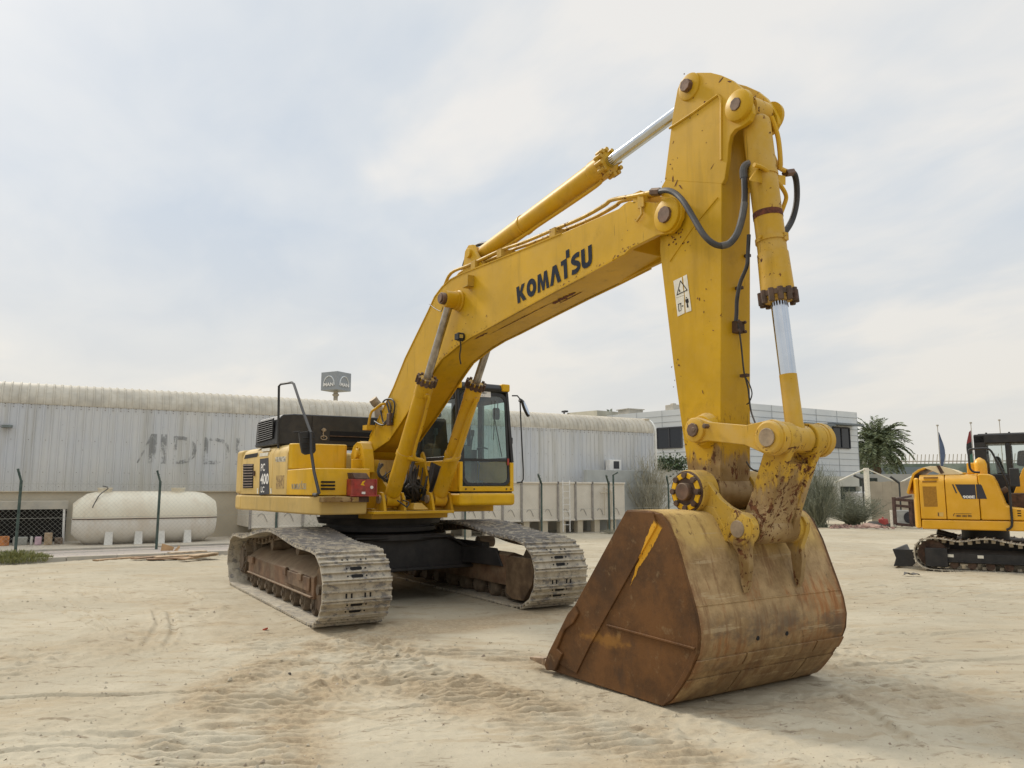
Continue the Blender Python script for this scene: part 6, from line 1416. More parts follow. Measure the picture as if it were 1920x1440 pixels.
# roof bits far left behind it
dk2 = MB()
p0, p1, p2_ = Vector(D(1064, 62)), Vector(D(1120, 56)), Vector(D(1172, 60))
rfz = lambda py, d_: 1.567+(918-py)/FPX*d_
t_ = MB(); t_.hexa([(p0.x, p0.y, 0), (p1.x, p1.y, 0), (p2_.x, p2_.y, 0), (p0.x-6, p0.y+4, 0)], [(p0.x, p0.y, rfz(775, 62)), (p1.x, p1.y, rfz(770, 56)), (p2_.x, p2_.y, rfz(774, 60)), (p0.x-6, p0.y+4, rfz(775, 62))]); an_ = t_.build('annex_building', plain('annex_render', (.40, .38, .30), .8, 0, .12, .6)); tag(an_, 'low beige flat-roofed building peeking above the warehouse eave', 'building')
p = Vector(D(1183, 58)); t_ = MB(); t_.box(p.x-.6, p.x+.6, p.y-.7, p.y+.7, 6., rfz(770, 58)); t_.box(p.x-.7, p.x+.7, p.y-.8, p.y+.8, rfz(770, 58), rfz(768.5, 58)); tk_ = t_.build('rooftop_housing', M['concgrey']); tag(tk_, 'small grey housing box on the white office roof edge', 'rooftop box')
p = Vector(D(1264, 54)); t_ = MB(); t_.box(p.x-.4, p.x+.4, p.y-.4, p.y+.4, 6.5, rfz(760, 54)); t_.box(p.x-.15, p.x+.15, p.y-.15, p.y+.15, 6.5, rfz(757, 54)); tag(t_.build('roof_vent', M['concgrey'], None, .03), 'small grey roof vent on the office beside the excavator arm', 'roof vent')
p = Vector(D(1058, 62)); t_ = MB(); t_.tube([(p.x, p.y, 3), (p.x, p.y, rfz(773, 62))], .06); t_.box(p.x-.15, p.x+.35, p.y-.15, p.y+.15, rfz(774, 62), rfz(771, 62)); tag(t_.build('camera_mast', M['decal']), 'thin mast with a dark camera above the warehouse eave', 'mast')
# white boundary wall under the office, planter shrubs on it
pa, pb2 = Vector(D(1150, 44)), Vector(D(1420, 44)); t_ = MB(); z_w = rfz(882, 44); t_.hexa([pa, pb2, pb2+Vector((-.3, .18, 0)), pa+Vector((-.3, .18, 0))], [(pa.x, pa.y, z_w), (pb2.x, pb2.y, z_w), (pb2.x-.3, pb2.y+.18, z_w), (pa.x-.3, pa.y+.18, z_w)]); tag(t_.build('boundary_wall', plain('white_render', (.60, .60, .57), .8, 0, .06, 1)), 'plain white boundary wall below the office windows', 'wall')
pa, pb2 = Vector(D(1420, 42)), Vector(D(1606, 46)); z_w = rfz(893, 44); z_l = rfz(912, 44); t_ = MB(); t_.hexa([(pa.x, pa.y, z_l), (pb2.x, pb2.y, z_l), (pb2.x-3, pb2.y+2, z_l), (pa.x-3, pa.y+2, z_l)], [(pa.x, pa.y, z_w), (pb2.x, pb2.y, z_w), (pb2.x-3, pb2.y+2, z_w), (pa.x-3, pa.y+2, z_w)])
for q in range(5): pq = pa+(pb2-pa)*(q/4); t_.box(pq.x-.15, pq.x+.15, pq.y-.15, pq.y+.15, 0, z_l)
tag(t_.build('covered_walkway', plain('walkway_render', (.47, .46, .40), .8, 0, .08, 1)), 'flat grey-beige canopy on posts at the foot of the office', 'canopy')
pa, pb2 = Vector(D(1400, 47)), Vector(D(1640, 50)); z_l = rfz(955, 44); t_ = MB(); t_.hexa([pa, pb2, pb2+Vector((-.3, .18, 0)), pa+Vector((-.3, .18, 0))], [(pa.x, pa.y, 2.3), (pb2.x, pb2.y, 2.3), (pb2.x-.3, pb2.y+.18, 2.3), (pa.x-.3, pa.y+.18, 2.3)]); tag(t_.build('shaded_wall', plain('painted_shade_wall', (.035, .042, .032), .9, 0, .5, 3)), 'wall under the walkway canopy, painted dark for the shade there', 'wall')  # near-black colour paints in the shade below the canopy
p = Vector(D(1607, 46)); t_ = MB(); t_.box(p.x-.8, p.x+.8, p.y-.4, p.y+.4, .6, 1.45); t_.box(p.x-.8, p.x+.8, p.y-.4, p.y+.4, .1, .5); tag(t_.build('white_van', M['white'], None, .1), 'white vehicle body glimpsed behind the right-hand fence post', 'vehicle')

# ---- foliage -------------------------------------------------------------
def leafmat(name, c0, c1):
    a = NT(name, .7); gi = a.t.nodes.new('ShaderNodeNewGeometry'); a.base(a.mix(gi.outputs['Random Per Island'], c0, c1)); return a.mat
M['twig'] = leafmat('dry_twigs', (.22, .20, .13), (.42, .39, .30)); M['twigg'] = leafmat('green_twigs', (.10, .115, .07), (.27, .27, .19))
M['leafd'] = leafmat('dark_leaves', (.03, .05, .02), (.10, .14, .06)); M['palm'] = leafmat('palm_leaves', (.05, .07, .03), (.23, .26, .13)); M['trunk'] = plain('trunk_bark', (.14, .10, .065), .9, 0, .4, 6, bump=.6)
def leaf(mb, p, d_, L, w_, rn):
    d_ = Vector(d_).normalized(); s_ = d_.cross(Vector((rn.uniform(-1, 1), rn.uniform(-1, 1), rn.uniform(-1, 1)))).normalized()*w_; p = Vector(p)
    o = len(mb.v); mb.v += [tuple(p), tuple(p+d_*L*.45+s_), tuple(p+d_*L), tuple(p+d_*L*.45-s_)]; mb.f.append((o, o+1, o+2, o+3)); mb.m.append(0)
def bare_shrub(name, pos, H, wd, n, label, mt, seed, fine=5, up=1.0, tr=.012, group=None, leaves=0):
    rn = random.Random(seed); e = empty(name, (pos[0], pos[1], 0), label, 'shrub', group); st_ = MB(); tw = MB()
    for k_ in range(n):
        a_ = rn.uniform(0, 6.283); sp2 = rn.random()**.7*wd*.5; h = H*(.45+.55*rn.random())*(1-.35*sp2/(wd*.5)); b0 = Vector((rn.gauss(0, .12), rn.gauss(0, .12), 0)); tip_ = Vector((math.cos(a_)*sp2, math.sin(a_)*sp2, h))
        md = b0.lerp(tip_, .5)+Vector((rn.gauss(0, .1), rn.gauss(0, .1), h*.08*up)); pth = catmull([b0, md, tip_], 4); st_.tube(pth, tr, 4, rf=lambda t: 1-.75*t)
        for j in range(fine):
            t = rn.uniform(.25, .98); i0 = int(t*(len(pth)-1)); p = pth[i0]; L = rn.uniform(.18, .5)*H/3; dd2 = Vector((rn.gauss(0, .45), rn.gauss(0, .45), rn.uniform(.3, 1.1)*up)).normalized(); q = p+dd2*L; r2 = q+Vector((rn.gauss(0, .08), rn.gauss(0, .08), L*.5))
            tw.tube([p, q, r2], tr*.42, 3, rf=lambda t: 1-.6*t)
            for l in range(leaves): leaf(tw, p.lerp(q, rn.random()), (rn.gauss(0, 1), rn.gauss(0, 1), .5), .05, .008, rn)
    st_.build('stem', mt, e); o = tw.build('twigs', mt, e, smooth=False); return e
bare_shrub('bare_shrub', D(1216, 31.5), 3.25, 2.3, 150, 'tall bare straw-coloured shrub between the warehouse corner and the excavator arm', M['twig'], 3, 10, tr=.016)
bare_shrub('bare_shrub', D(1528, 33), 3.0, 2.3, 170, 'greyish green twiggy shrub rising behind the bucket linkage', M['twigg'], 5, 11, tr=.013, leaves=2)
bare_shrub('low_shrub', D(1590, 35), 1.7, 3.6, 220, 'low sprawling dark green twiggy bush at the foot of the right-hand fence', M['twigg'], 8, 12, up=.2, tr=.012, leaves=3)
bare_shrub('low_shrub', D(1500, 36), 1.5, 3.0, 160, 'low green bush hidden mostly behind the bucket rim', M['twigg'], 9, 10, up=.3, tr=.012, leaves=3)
bare_shrub('dry_bush', (-11.2, 2.9), .95, 2.4, 120, 'dry straw-coloured bush behind the fence under the excavator body', M['twig'], 10, 8, up=.5, tr=.008)
bare_shrub('fence_weed', D(855, 30), .8, .7, 40, 'small dry weed against the panelled tank near the cab', M['twig'], 12, 7, tr=.006)
wd_ = Wp(1142, 1001, 2, 0); bare_shrub('fence_weed', wd_, .22, .7, 50, 'low dry weed tuft at the foot of the fence post left of the bucket', M['twig'], 13, 4, up=.3, tr=.005)
g0 = Wp(22, 1056, 2, 0); e = empty('weed_clump', (g0[0], g0[1], 0), 'spiky green weed clump at the foot of the leftmost fence post', 'weed'); rn = random.Random(2); t_ = MB()
for k_ in range(2600):
    r_ = rn.random()**.6; a_ = rn.uniform(0, 6.283); p = Vector((math.cos(a_)*r_*.45, math.sin(a_)*r_*.75, 0)); hh = .28*(1-.75*r_*r_)+.04; p.z = rn.random()*hh*.7; leaf(t_, p, (rn.gauss(0, .6)+.4*math.cos(a_), rn.gauss(0, .6)+.4*math.sin(a_), 1), .11, .008, rn)
t_.build('blades', leafmat('weed_green', (.10, .12, .03), (.32, .30, .11)), e, smooth=False)
# planter shrubs
for px_, nm in ((1244, 'left'), (1268, 'right')):
    p = Vector(D(px_, 44.3)); e = empty('planter_shrub', (p.x, p.y, 2.3), 'glossy green potted shrub above the white boundary wall, '+nm+' one of the pair', 'shrub', 'planter shrubs on the boundary wall'); t_ = MB(); rn = random.Random(px_)
    for q in range(700):
        v = Vector((rn.gauss(0, .33), rn.gauss(0, .33), .62+rn.gauss(0, .26))); leaf(t_, v, (rn.gauss(0, 1), rn.gauss(0, 1), .4), .16, .05, rn)
    t_.build('crown', M['leafd'], e, smooth=False); MB().tube([(0, 0, 0), (0, 0, .6)], .03).build('trunk', M['trunk'], e)
# date palm
def palm(name, pos, zc, Rr_, nf, label, seed, trunk_r=.28, group=None):
    rn = random.Random(seed); e = empty(name, (pos[0], pos[1], 0), label, 'palm tree', group); cr_ = MB()
    for k_ in range(nf):
        a_ = rn.uniform(0, 6.283); el = R(rn.uniform(-25, 82)); L = Rr_*rn.uniform(.8, 1.12); d0 = Vector((math.cos(a_)*math.cos(el), math.sin(a_)*math.cos(el), math.sin(el))); pth = []; p = Vector((0, 0, zc)); dd2 = d0.copy(); ns = 14
        for i in range(ns+1):
            pth.append(p.copy()); p = p+dd2*(L/ns); dd2 = (dd2+Vector((0, 0, -.085-.09*(i/ns)))).normalized()
        cr_.tube(pth, .03, 3, rf=lambda t: 1-.8*t)
        for i in range(1, ns+1):
            for h2 in range(2):
                pp = pth[i].lerp(pth[i-1], h2*.5); dn_ = (pth[i]-pth[i-1]).normalized(); sd3 = dn_.cross(Vector((0, 0, 1)))
                if sd3.length < .1: sd3 = Vector((1, 0, 0))
                sd3.normalize()
                for s_ in (-1, 1):
                    dl2 = (sd3*s_+dn_*.75+Vector((0, 0, rn.uniform(-.35, .25)))).normalized(); leaf(cr_, pp, dl2, Rr_*.20*(1-.45*abs(i/ns-.45)), .036, rn)
    cr_.build('crown', M['palm'], e, smooth=False); t_ = MB(); t_.lathe((0, 0, 0), (0, 0, 1), [(0, trunk_r*1.1)]+[(zc*q/14., trunk_r*(1 if q % 2 else .86)) for q in range(1, 14)]+[(zc, trunk_r*.8)], 12); t_.build('trunk', M['trunk'], e)
    return e
palm('date_palm', D(1641, 58), 4.6, 2.55, 150, 'bushy date palm with drooping fronds right of the white office', 21)
palm('date_palm', D(1146, 62), 5.9, 2.0, 60, 'palm crown showing only its frond tips above the warehouse eave', 22)
# ---- far right background ---------------------------------------------
def wallseg(name, pxa, pxb, dpa, dpb, z0_, z1_, mat, label, cat, th=.3):
    pa, pb2 = Vector(D(pxa, dpa)), Vector(D(pxb, dpb)); t_ = MB(); o2 = Vector((-.86, .51, 0))*th
    t_.hexa([(pa.x, pa.y, z0_), (pb2.x, pb2.y, z0_), (pb2.x+o2.x, pb2.y+o2.y, z0_), (pa.x+o2.x, pa.y+o2.y, z0_)], [(pa.x, pa.y, z1_), (pb2.x, pb2.y, z1_), (pb2.x+o2.x, pb2.y+o2.y, z1_), (pa.x+o2.x, pa.y+o2.y, z1_)])
    return tag(t_.build(name, mat), label, cat)
gn = empty('green_screen_fence', (*D(1700, 80)[:2], 0), 'long fence hung with faded green netting, pickets along its top, far behind', 'fence')
pa, pb2 = Vector(D(1600, 82)), Vector(D(2050, 76)); t_ = MB(); loc = gn.location
t_.hexa([pa-loc, pb2-loc, pb2-loc+Vector((-.1, .06, 0)), pa-loc+Vector((-.1, .06, 0))], [(p.x, p.y, 4.2) for p in (pa-loc, pb2-loc, pb2-loc+Vector((-.1, .06, 0)), pa-loc+Vector((-.1, .06, 0)))])
a = NT('green_netting', .9); c = a.mix(a.ramp(a.noise(.35, 6, .7), .38, .62), (.13, .165, .13), (.26, .30, .25)); a.base(c); t_.build('netting', a.mat, gn)
t_ = MB()
for q in range(60):
    p = pa.lerp(pb2, q/59)-loc; t_.tube([(p.x, p.y, 4.2), (p.x+.15, p.y, 5.15)], .04, 4)
t_.tube([pa-loc+Vector((0, 0, 4.45)), pb2-loc+Vector((0, 0, 4.4))], .07, 4); t_.build('pickets', M['concgrey'], gn)
wallseg('grey_container_wall', 1630, 1760, 62, 60, 0, 3.3, plain('grey_blue_wall', (.22, .26, .28), .7, 0, .12, .8), 'long grey-blue wall below the green netting, right of the palm', 'wall')
wallseg('far_white_wall', 1600, 1800, 50, 50, 1.0, 2.55, plain('pale_wall', (.38, .37, .33), .8, 0, .08, .6), 'pale low wall behind the white steel frame', 'wall')
def cloth_wall(pxa, pxb, dp, zt_, label, name):
    pa, pb2 = Vector(D(pxa, dp)), Vector(D(pxb, dp-.5)); n = 40; V = []
    for k_ in range(n+1):
        p = pa.lerp(pb2, k_/n); w_ = .05*math.sin(k_*1.3)+.03*math.sin(k_*2.9)
        for z in (0, .7, 1.3, zt_+.02*math.sin(k_*.7)): V.append((p.x+w_*(1-z*.2), p.y+w_, z))
    V2 = [(x_-.03, y_+.02, z) for x_, y_, z in V]; t_ = MB(); m2 = 4; t_.add(V+V2, [(k_*m2+j, (k_+1)*m2+j, (k_+1)*m2+j+1, k_*m2+j+1) for k_ in range(n) for j in range(3)]+[((n+1)*m2+k_*m2+j, (n+1)*m2+k_*m2+j+1, (n+1)*m2+(k_+1)*m2+j+1, (n+1)*m2+(k_+1)*m2+j) for k_ in range(n) for j in range(3)])
    return tag(t_.build(name, plain('beige_tarpaulin', (.40, .34, .25), .8, 0, .12, 1.5, dust=.2), None), label, 'tarpaulin')
cloth_wall(1626, 1760, 36, 1.93, 'beige tarpaulin screen hung as a wall behind the steel frame', 'tarpaulin_screen')
cp2 = empty('white_steel_canopy', (*D(1620, 42)[:2], 0), 'white gabled steel frame on a thick white post, right of the office', 'canopy frame'); loc = cp2.location
t_ = MB()
for (a_, b_), (c2_, d2_) in (((1560, 905), (1620, 879)), ((1620, 879), (1680, 906)), ((1680, 906), (1740, 876))): t_.tube([Vector(D(a_, 42, b_))-loc, Vector(D(c2_, 42, d2_))-loc], .035, 6)
t_.build('rafter', M['whiteold'], cp2); p = Vector(D(1620, 42))-loc; MB().box(p.x-.10, p.x+.10, p.y-.10, p.y+.10, 0, rfz(878, 42)).build('post', M['whiteold'], cp2)
for px_, dep_, yb, nm in ((1612, 37, 898, 'fence post with bent tip standing in front of the low green bush'), (1680, 33.5, 905, 'fence post with bent tip standing before the beige tarpaulin')):
    p = Vector(D(px_, dep_)); t_ = MB(); zt_ = rfz(yb, dep_); q = Vector(D(px_-16, dep_, 892 if px_ < 1650 else 894)); t_.tube([(p.x, p.y, 0), (p.x, p.y, zt_)], .036, 8); t_.tube([(p.x, p.y, zt_-.02), tuple(q)], .05, 6); tag(t_.build('fence_post', plain('dark_post', (.05, .05, .045), .7)), 'dark '+nm, 'fence post')
for px_, ytop, cols, lab in ((1759, 800, ((.09, .12, .19),), 'flagpole with a limp faded blue flag'), (1822, 795, ((.24, .035, .035), (.03, .03, .03), (.06, .16, .11)), 'flagpole with a limp red, black and green flag beside the small cab'), (1876, 790, (), 'bare flagpole tip standing behind the small cab roof')):
    p = Vector(D(px_, 66)); zt_ = rfz(ytop, 66); e = empty('flagpole', (p.x, p.y, 0), lab, 'flagpole'); t_ = MB(); t_.tube([(0, 0, 0), (0, 0, zt_)], .05, 8, rf=lambda t: 1-.4*t); t_.cyl((0, 0, zt_), (0, 0, zt_+.12), .1, n=8); t_.build('pole', M['concgrey'], e)
    if cols:
        sgf = -1 if len(cols) > 1 else 1; fl_ = MB(); mats = [plain('flag_cloth', c9, .8, 0, .15, 2, bump=0) for c9 in cols]; n = 12; Hf = 3.0
        V = []; F5 = []
        for j in range(n+1):
            z_5 = zt_-.5-Hf*j/n; w_ = .25+.55*math.sin(math.pi*min(j/n*1.05, 1))**1.2
            for i in range(7): t = i/6; V.append((sgf*(.05+w_*t*.3), sgf*w_*t*.5+.05*math.sin(t*5), z_5-.25*t))
        o5 = len(fl_.v); fl_.v += V
        for j in range(n):
            mi = min(len(cols)-1, int(j/n*len(cols)))
            for i in range(6): fl_.f.append((j*7+i, j*7+i+1, j*7+8+i, j*7+7+i)); fl_.m.append(mi)
        fl_.build('flag', mats, e)
# ---- steel stand with an outdoor unit, junk beside it --------------------
fs = empty('rusty_steel_stand', (*D(1690, 32)[:2], 0), 'rusty square-tube steel stand leaning near the small excavator tail', 'steel stand'); loc = fs.location; Mr = plain('rusty_tube', (.075, .04, .03), .8, 0, .4, 8, bump=.3)
t_ = MB(); F3 = lambda px, py, d_=32: Vector(D(px, d_, py))-loc
for pq in (((1668, 932), (1668, 982)), ((1698, 938), (1698, 985)), ((1668, 936), (1740, 941)), ((1670, 981), (1700, 984)), ((1700, 983), (1740, 985)), ((1668, 947), (1700, 950)), ((1704, 940), (1703, 984)), ((1728, 941), (1726, 985))): t_.tube([F3(*pq[0]), F3(*pq[1])], .075, 4)
t_.tube([F3(1668, 936), F3(1700, 930, 34)], .06, 4); t_.tube([F3(1740, 941), F3(1760, 933, 34)], .06, 4); t_.build('stand_frame', Mr, fs)
t_ = empty('outdoor_unit', D(1683, 32.6), 'white outdoor fan unit standing behind the rusty stand frame', 'fan unit'); p0 = Vector(D(1672, 32.6))-t_.location; p1 = Vector(D(1700, 32.6))-t_.location
bx = MB(); bk_ = Vector((-.86, .51, 0))*.3; bx.hexa([p0+Vector((0, 0, .08)), p1+Vector((0, 0, .08)), p1+bk_+Vector((0, 0, .08)), p0+bk_+Vector((0, 0, .08))], [p0+Vector((0, 0, .72)), p1+Vector((0, 0, .72)), p1+bk_+Vector((0, 0, .72)), p0+bk_+Vector((0, 0, .72))]); bx.build('casing', plain('dull_white_casing', (.5, .5, .46), .7), t_, .01)
cc = p0.lerp(p1, .82)+Vector((0, 0, .42)); MB().cyl(cc+Vector((.86, -.51, 0))*.02, cc, .24, n=24).build('fan', M['decal'], t_)
boxw = Vector(D(1664, 32.4)); tag(MB().box(boxw.x-.06, boxw.x+.06, boxw.y-.1, boxw.y+.1, .05, .72).build('pale_board', M['whiteold'], None, .01), 'narrow pale panel leaning at the left side of the rusty stand', 'board')
jr = empty('jerry_can', D(1647, 33), 'red plastic jerry can lying at the foot of the beige tarpaulin', 'jerry can'); MB().hexa([(-.14, -.16, 0), (.14, -.13, 0), (.12, .2, 0), (-.14, .17, 0)], [(-.14, -.2, .36), (.12, -.18, .38), (.12, .14, .36), (-.12, .12, .34)]).build('can_body', plain('faded_red_plastic', (.42, .07, .06), .6, 0, .15, 4), jr, .05, seg=3); MB().cyl((0, -.05, .35), (0, -.07, .43), .035, n=10).build('cap', M['red'], jr)
rb_ = MB(); rs2 = np.random.RandomState(9)
for k_ in range(260):
    dpt = 31.5+rs2.rand()*2.2; px_ = 1548+rs2.rand()**1.1*120; p = D(px_, dpt); stone(rb_, p[0], p[1], .02+.06*rs2.rand(), .03+.09*rs2.rand()**2, rs2)
a = NT('rubble_mix', .9); gi = a.t.nodes.new('ShaderNodeNewGeometry'); a.base(a.mix(gi.outputs['Random Per Island'], (.10, .06, .045), (.42, .25, .19))); rb_.build('rubble', a.mat, kind='stuff', smooth=False)
tag(lump('debris_bag', D(1620, 32.5)[0], D(1620, 32.5)[1], .35, .5, .16, plain('pink_beige_sack', (.42, .27, .2), .9, 0, .3, 6), '', ''), 'crumpled pinkish sack in the rubble below the right-hand post', 'sack')
tag(lump('debris_bag', D(1634, 33.2)[0], D(1634, 33.2)[1], .5, .7, .18, plain('dark_sack', (.05, .045, .035), .9, 0, .4, 6), '', ''), 'dark crumpled sheet heaped left of the red jerry can', 'sheet')
# boards and cardboard by the fence on the left
Mw = [plain('old_board', c9, .85, 0, .3, 7, bump=.5) for c9 in ((.34, .22, .12), (.42, .30, .18), (.26, .16, .09), (.48, .38, .26))]
bd = [((178, 1052), (330, 1040), .10, .02, 'long thin grey-brown board lying in front of the kerb, reaching farthest left'), ((290, 1046), (392, 1040), .13, .07, 'brown board on top of the board heap'), ((275, 1050), (345, 1047), .12, .04, 'reddish brown board at the front of the heap'), ((318, 1038), (384, 1034), .12, .12, 'pale board lying uppermost at the back of the heap'), ((340, 1050), (402, 1041), .10, .06, 'tan board slanting to the right end of the heap'), ((360, 1044), (404, 1038), .09, .10, 'short dark board at the right end of the heap'), ((250, 1049), (300, 1044), .09, .06, 'narrow tan lath at the left end of the heap')]
for k_, (qa, qb, w_, z, lab) in enumerate(bd):
    pa, pb2 = Vector(Wp(*qa, 2, z)), Vector(Wp(*qb, 2, z)); d_ = (pb2-pa).normalized(); s_ = d_.cross(Vector((0, 0, 1)))*w_; t_ = MB(); o = t_.hexa([pa-s_, pb2-s_, pb2+s_, pa+s_], [pa-s_+Vector((0, 0, .03)), pb2-s_+Vector((0, 0, .03)), pb2+s_+Vector((0, 0, .03)), pa+s_+Vector((0, 0, .03))]).build('board', Mw[k_ % 4], None, .003); tag(o, lab, 'board')
xq = -9.6; V = [Wp(299, 1042, 0, xq), Wp(304, 1019, 0, xq), Wp(322, 1024, 0, xq), Wp(330, 1028, 0, xq+.3), Wp(322, 1041, 0, xq+.2)]; t_ = MB(); t_.prism([(v[1], v[2]) for v in V], xq, xq+.012, 'x'); Vb = [Wp(318, 1041, 0, xq+.3), Wp(336, 1022, 0, xq+.1), Wp(338, 1026, 0, xq+.1), Wp(328, 1041, 0, xq+.35)]; t_.add(Vb, [(0, 1, 2, 3)]); tag(t_.build('cardboard_sheet', plain('cardboard', (.46, .29, .15), .85, 0, .15, 5), None, smooth=False), 'torn tan cardboard propped up on the board heap', 'cardboard')

# ================================================================== SMALL EXCAVATOR on the right
KA = R(25.4); KO = (2.63, 11.97, 0)
kx = empty('small_excavator', KO, 'small clean orange-yellow crawler excavator with black cab at the right edge', 'excavator', None, KA)
def K(px, py, y): return plane(px, py, 1, y, KO, KA)
def kpt(mb, name, mat, parent=None, bevel=0, **kw): return mb.build(name, mat, kx if parent is None else parent, bevel, **kw)
def zz_(a_, b_): return (1580+a_/4.235, 760+b_/4.235)
def yy_(a_, b_): return (1700+a_/10.28, 860+b_/10.28)
Yk = M['orange2']
t_ = MB(); t_.prism([(-1.14, .98), (-1.14, 1.66), (-1.10, 1.75), (-1.0, 1.85), (-.2, 1.87), (-.2, .98)], -1.04, -.045, 'x'); t_.v = [(x_, y_, z) for x_, y_, z in t_.v]
def hull(x0, x1, ch=.12): return None
so1 = MB(); so1.prism([(-1.05, .99), (-1.05, 1.68), (-1.01, 1.78), (-.93, 1.86), (-.2, 1.875), (-.2, .99)], -1.02, -.575, 'x'); d1_ = kpt(so1, 'grille_door', Yk, bevel=.02, seg=3)
so1 = MB(); so1.prism([(-1.05, .99), (-1.05, 1.68), (-1.01, 1.78), (-.93, 1.86), (-.2, 1.875), (-.2, .99)], -.565, -.005, 'x'); d2_ = kpt(so1, 'service_door', Yk, bevel=.02, seg=3)
so1 = MB(); so1.prism([(.005, .99), (.005, 1.87), (.19, 1.865), (.25, 1.83), (.30, 1.72), (.43, 1.27), (.51, 1.235), (.8, 1.20), (.8, .99)], -1.05, -.35); kpt(so1, 'front_fender', Yk, bevel=.03, seg=3)
cwp2 = [(-1.03, -1.04), (-1.10, -1.02), (-1.15, -.9), (-1.18, -.5), (-1.19, 0), (-1.18, .5), (-1.15, .9), (-1.10, 1.02), (-1.03, 1.04)]
so1 = MB(); so1.prism(cwp2, .80, 1.80, 'z'); kpt(so1, 'counterweight', Yk, bevel=.09, seg=4)
so1 = MB(); so1.box(-1.02, 1.25, -1.045, 1.04, .79, .978); kpt(so1, 'lower_skirt', Yk, bevel=.03, seg=3)
so1 = MB(); so1.box(-1.0, -.05, -.2, 1.02, .99, 1.87); kpt(so1, 'far_body', Yk, bevel=.03)
# open engine cover: arched cream-topped lid standing up at the tail
hp = [K(*zz_(a_, b_), -.9) for a_, b_ in ((510, 695), (535, 600), (558, 540), (600, 510), (645, 493))]
lid = MB(); arcx = [(p[0], p[2]) for p in hp]; inn2 = [(x_+.035, z-.03) for x_, z in arcx]
lid.prism(arcx+inn2[::-1], -.95, .75); kpt(lid, 'tail_cover', Yk, bevel=.008)
lid = MB(); arc2 = [(-.935, 2.01), (-.80, 2.035), (-.62, 2.03), (-.45, 1.98), (-.30, 1.90), (-.24, 1.87)]; lid.prism(arc2+[(-.3, 1.86), (-.7, 1.86), (-.66, 1.88)], -.93, .75); kpt(lid, 'engine_cover', M['cream2'], bevel=.01)
lid = MB(); lid.prism([(-.70, 2.045), (-.64, 2.045), (-.57, 1.90), (-.63, 1.875)], -.945, -.935); lid.box(-.70, -.64, -.94, .75, 2.034, 2.045); kpt(lid, 'dark_strap', M['rustd'])
fc = MB(); fc.box(-.2, .02, -.55, -.2, 1.87, 2.10); kpt(fc, 'filter_housing', Yk, bevel=.02)
fc = MB(); fc.lathe((.03, -.5, 1.87), (.03, -.5, 3), [(0, .12), (.2, .12), (.28, .09), (.33, .02)], 16); kpt(fc, 'air_precleaner', Yk)
fc = MB(); fc.box(-.36, -.2, -.9, -.6, 1.87, 1.90); kpt(fc, 'cover_hinge', M['orange2'], bevel=.01)
# grille, slots, decal
def kslab(mb, pts, y, d_=.004, f=yy_, m=0):
    q = [K(*f(a_, b_), y) for a_, b_ in pts]; n = len(q); mb.add([(p[0], y, p[2]) for p in q]+[(p[0], y-d_, p[2]) for p in q], [tuple(range(n)), tuple(range(n, 2*n))]+[(i, (i+1) % n, (i+1) % n+n, i+n) for i in range(n)], m); return mb
gr_ = MB(); kslab(gr_, [(305, 535), (570, 535), (600, 925), (340, 925)], -1.05, .004); kpt(gr_, 'intake_grille', plain('mesh_brown', (.36, .17, .012), .7, 0, .15, 30), d1_)
gr_ = MB(); kslab(gr_, [(330, 355), (610, 352), (600, 385), (328, 388)], -1.02, .03); kslab(gr_, [(305, 425), (585, 422), (570, 450), (300, 455)], -1.035, .02); kpt(gr_, 'top_slot', plain('slot_shadow', (.30, .14, .02), .7), d1_)
gr_ = MB(); kslab(gr_, [(625, 1035), (710, 1035), (712, 1115), (630, 1112)], -1.05, .006); kpt(gr_, 'door_latch', plain('latch_yellow', (.60, .38, .1), .5), d1_); gr_ = MB(); kslab(gr_, [(600, 1038), (620, 1038), (622, 1108), (604, 1106)], -1.05, .006); kpt(gr_, 'latch_mark', M['rustd'], d1_)
dc = MB(); kslab(dc, [(932, 495), (1318, 495), (1345, 775), (1088, 775), (985, 600)], -1.05, .003); kslab(dc, [(872, 495), (900, 495), (975, 660), (950, 670)], -1.05, .003); M['dec2'] = plain('charcoal_stripe', (.03, .03, .04), .35, 0, .1, 5, bump=0); kpt(dc, 'number_decal', M['dec2'], d2_)
dc = MB(); kslab(dc, [(1332, 495), (1425, 495), (1450, 520), (1550, 775), (1358, 775)], -1.05, .003); kpt(dc, 'stripe_decal', M['dec2'])
def ktext(s_, a0, b0, b1, a1, mat, parent, bold=.02):
    bl = K(*yy_(a0, b0), -1.056); tl = K(*yy_(a0, b1), -1.056); br2 = K(*yy_(a1, b0), -1.056); mb = text_mb(s_, (0, 0, 0), (1, 0, 0), (0, 0, 1), tl[2]-bl[2], bold=bold, depth=0); xs2 = [v[0] for v in mb.v]; k_ = (br2[0]-bl[0])/(max(xs2)-min(xs2)); x0 = min(xs2); mb.v = [(bl[0]+(v[0]-x0)*k_, -1.056, bl[2]+v[2]) for v in mb.v]; return mb.build('lettering', mat, parent)
ktext('908E', 1085, 762, 710, 1318, M['white'], d2_, .04); ktext('1800 1003 992', 950, 1120, 1082, 1255, M['rustd'], d2_, .03)
ln_ = MB(); kslab(ln_, [(945, 1055), (1250, 1058), (1250, 1066), (945, 1062)], -1.05, .003); kslab(ln_, [(925, 1050), (935, 1055), (912, 1080), (915, 1108), (900, 1108), (898, 1075)], -1.05, .003); kpt(ln_, 'phone_mark', M['rustd'], d2_)
sl3 = MB(); 
for q in range(3): sl3.box(.60, .66, -1.054, -1.05, 1.16-.045*q, 1.18-.045*q)
kpt(sl3, 'air_slots', M['hole'])
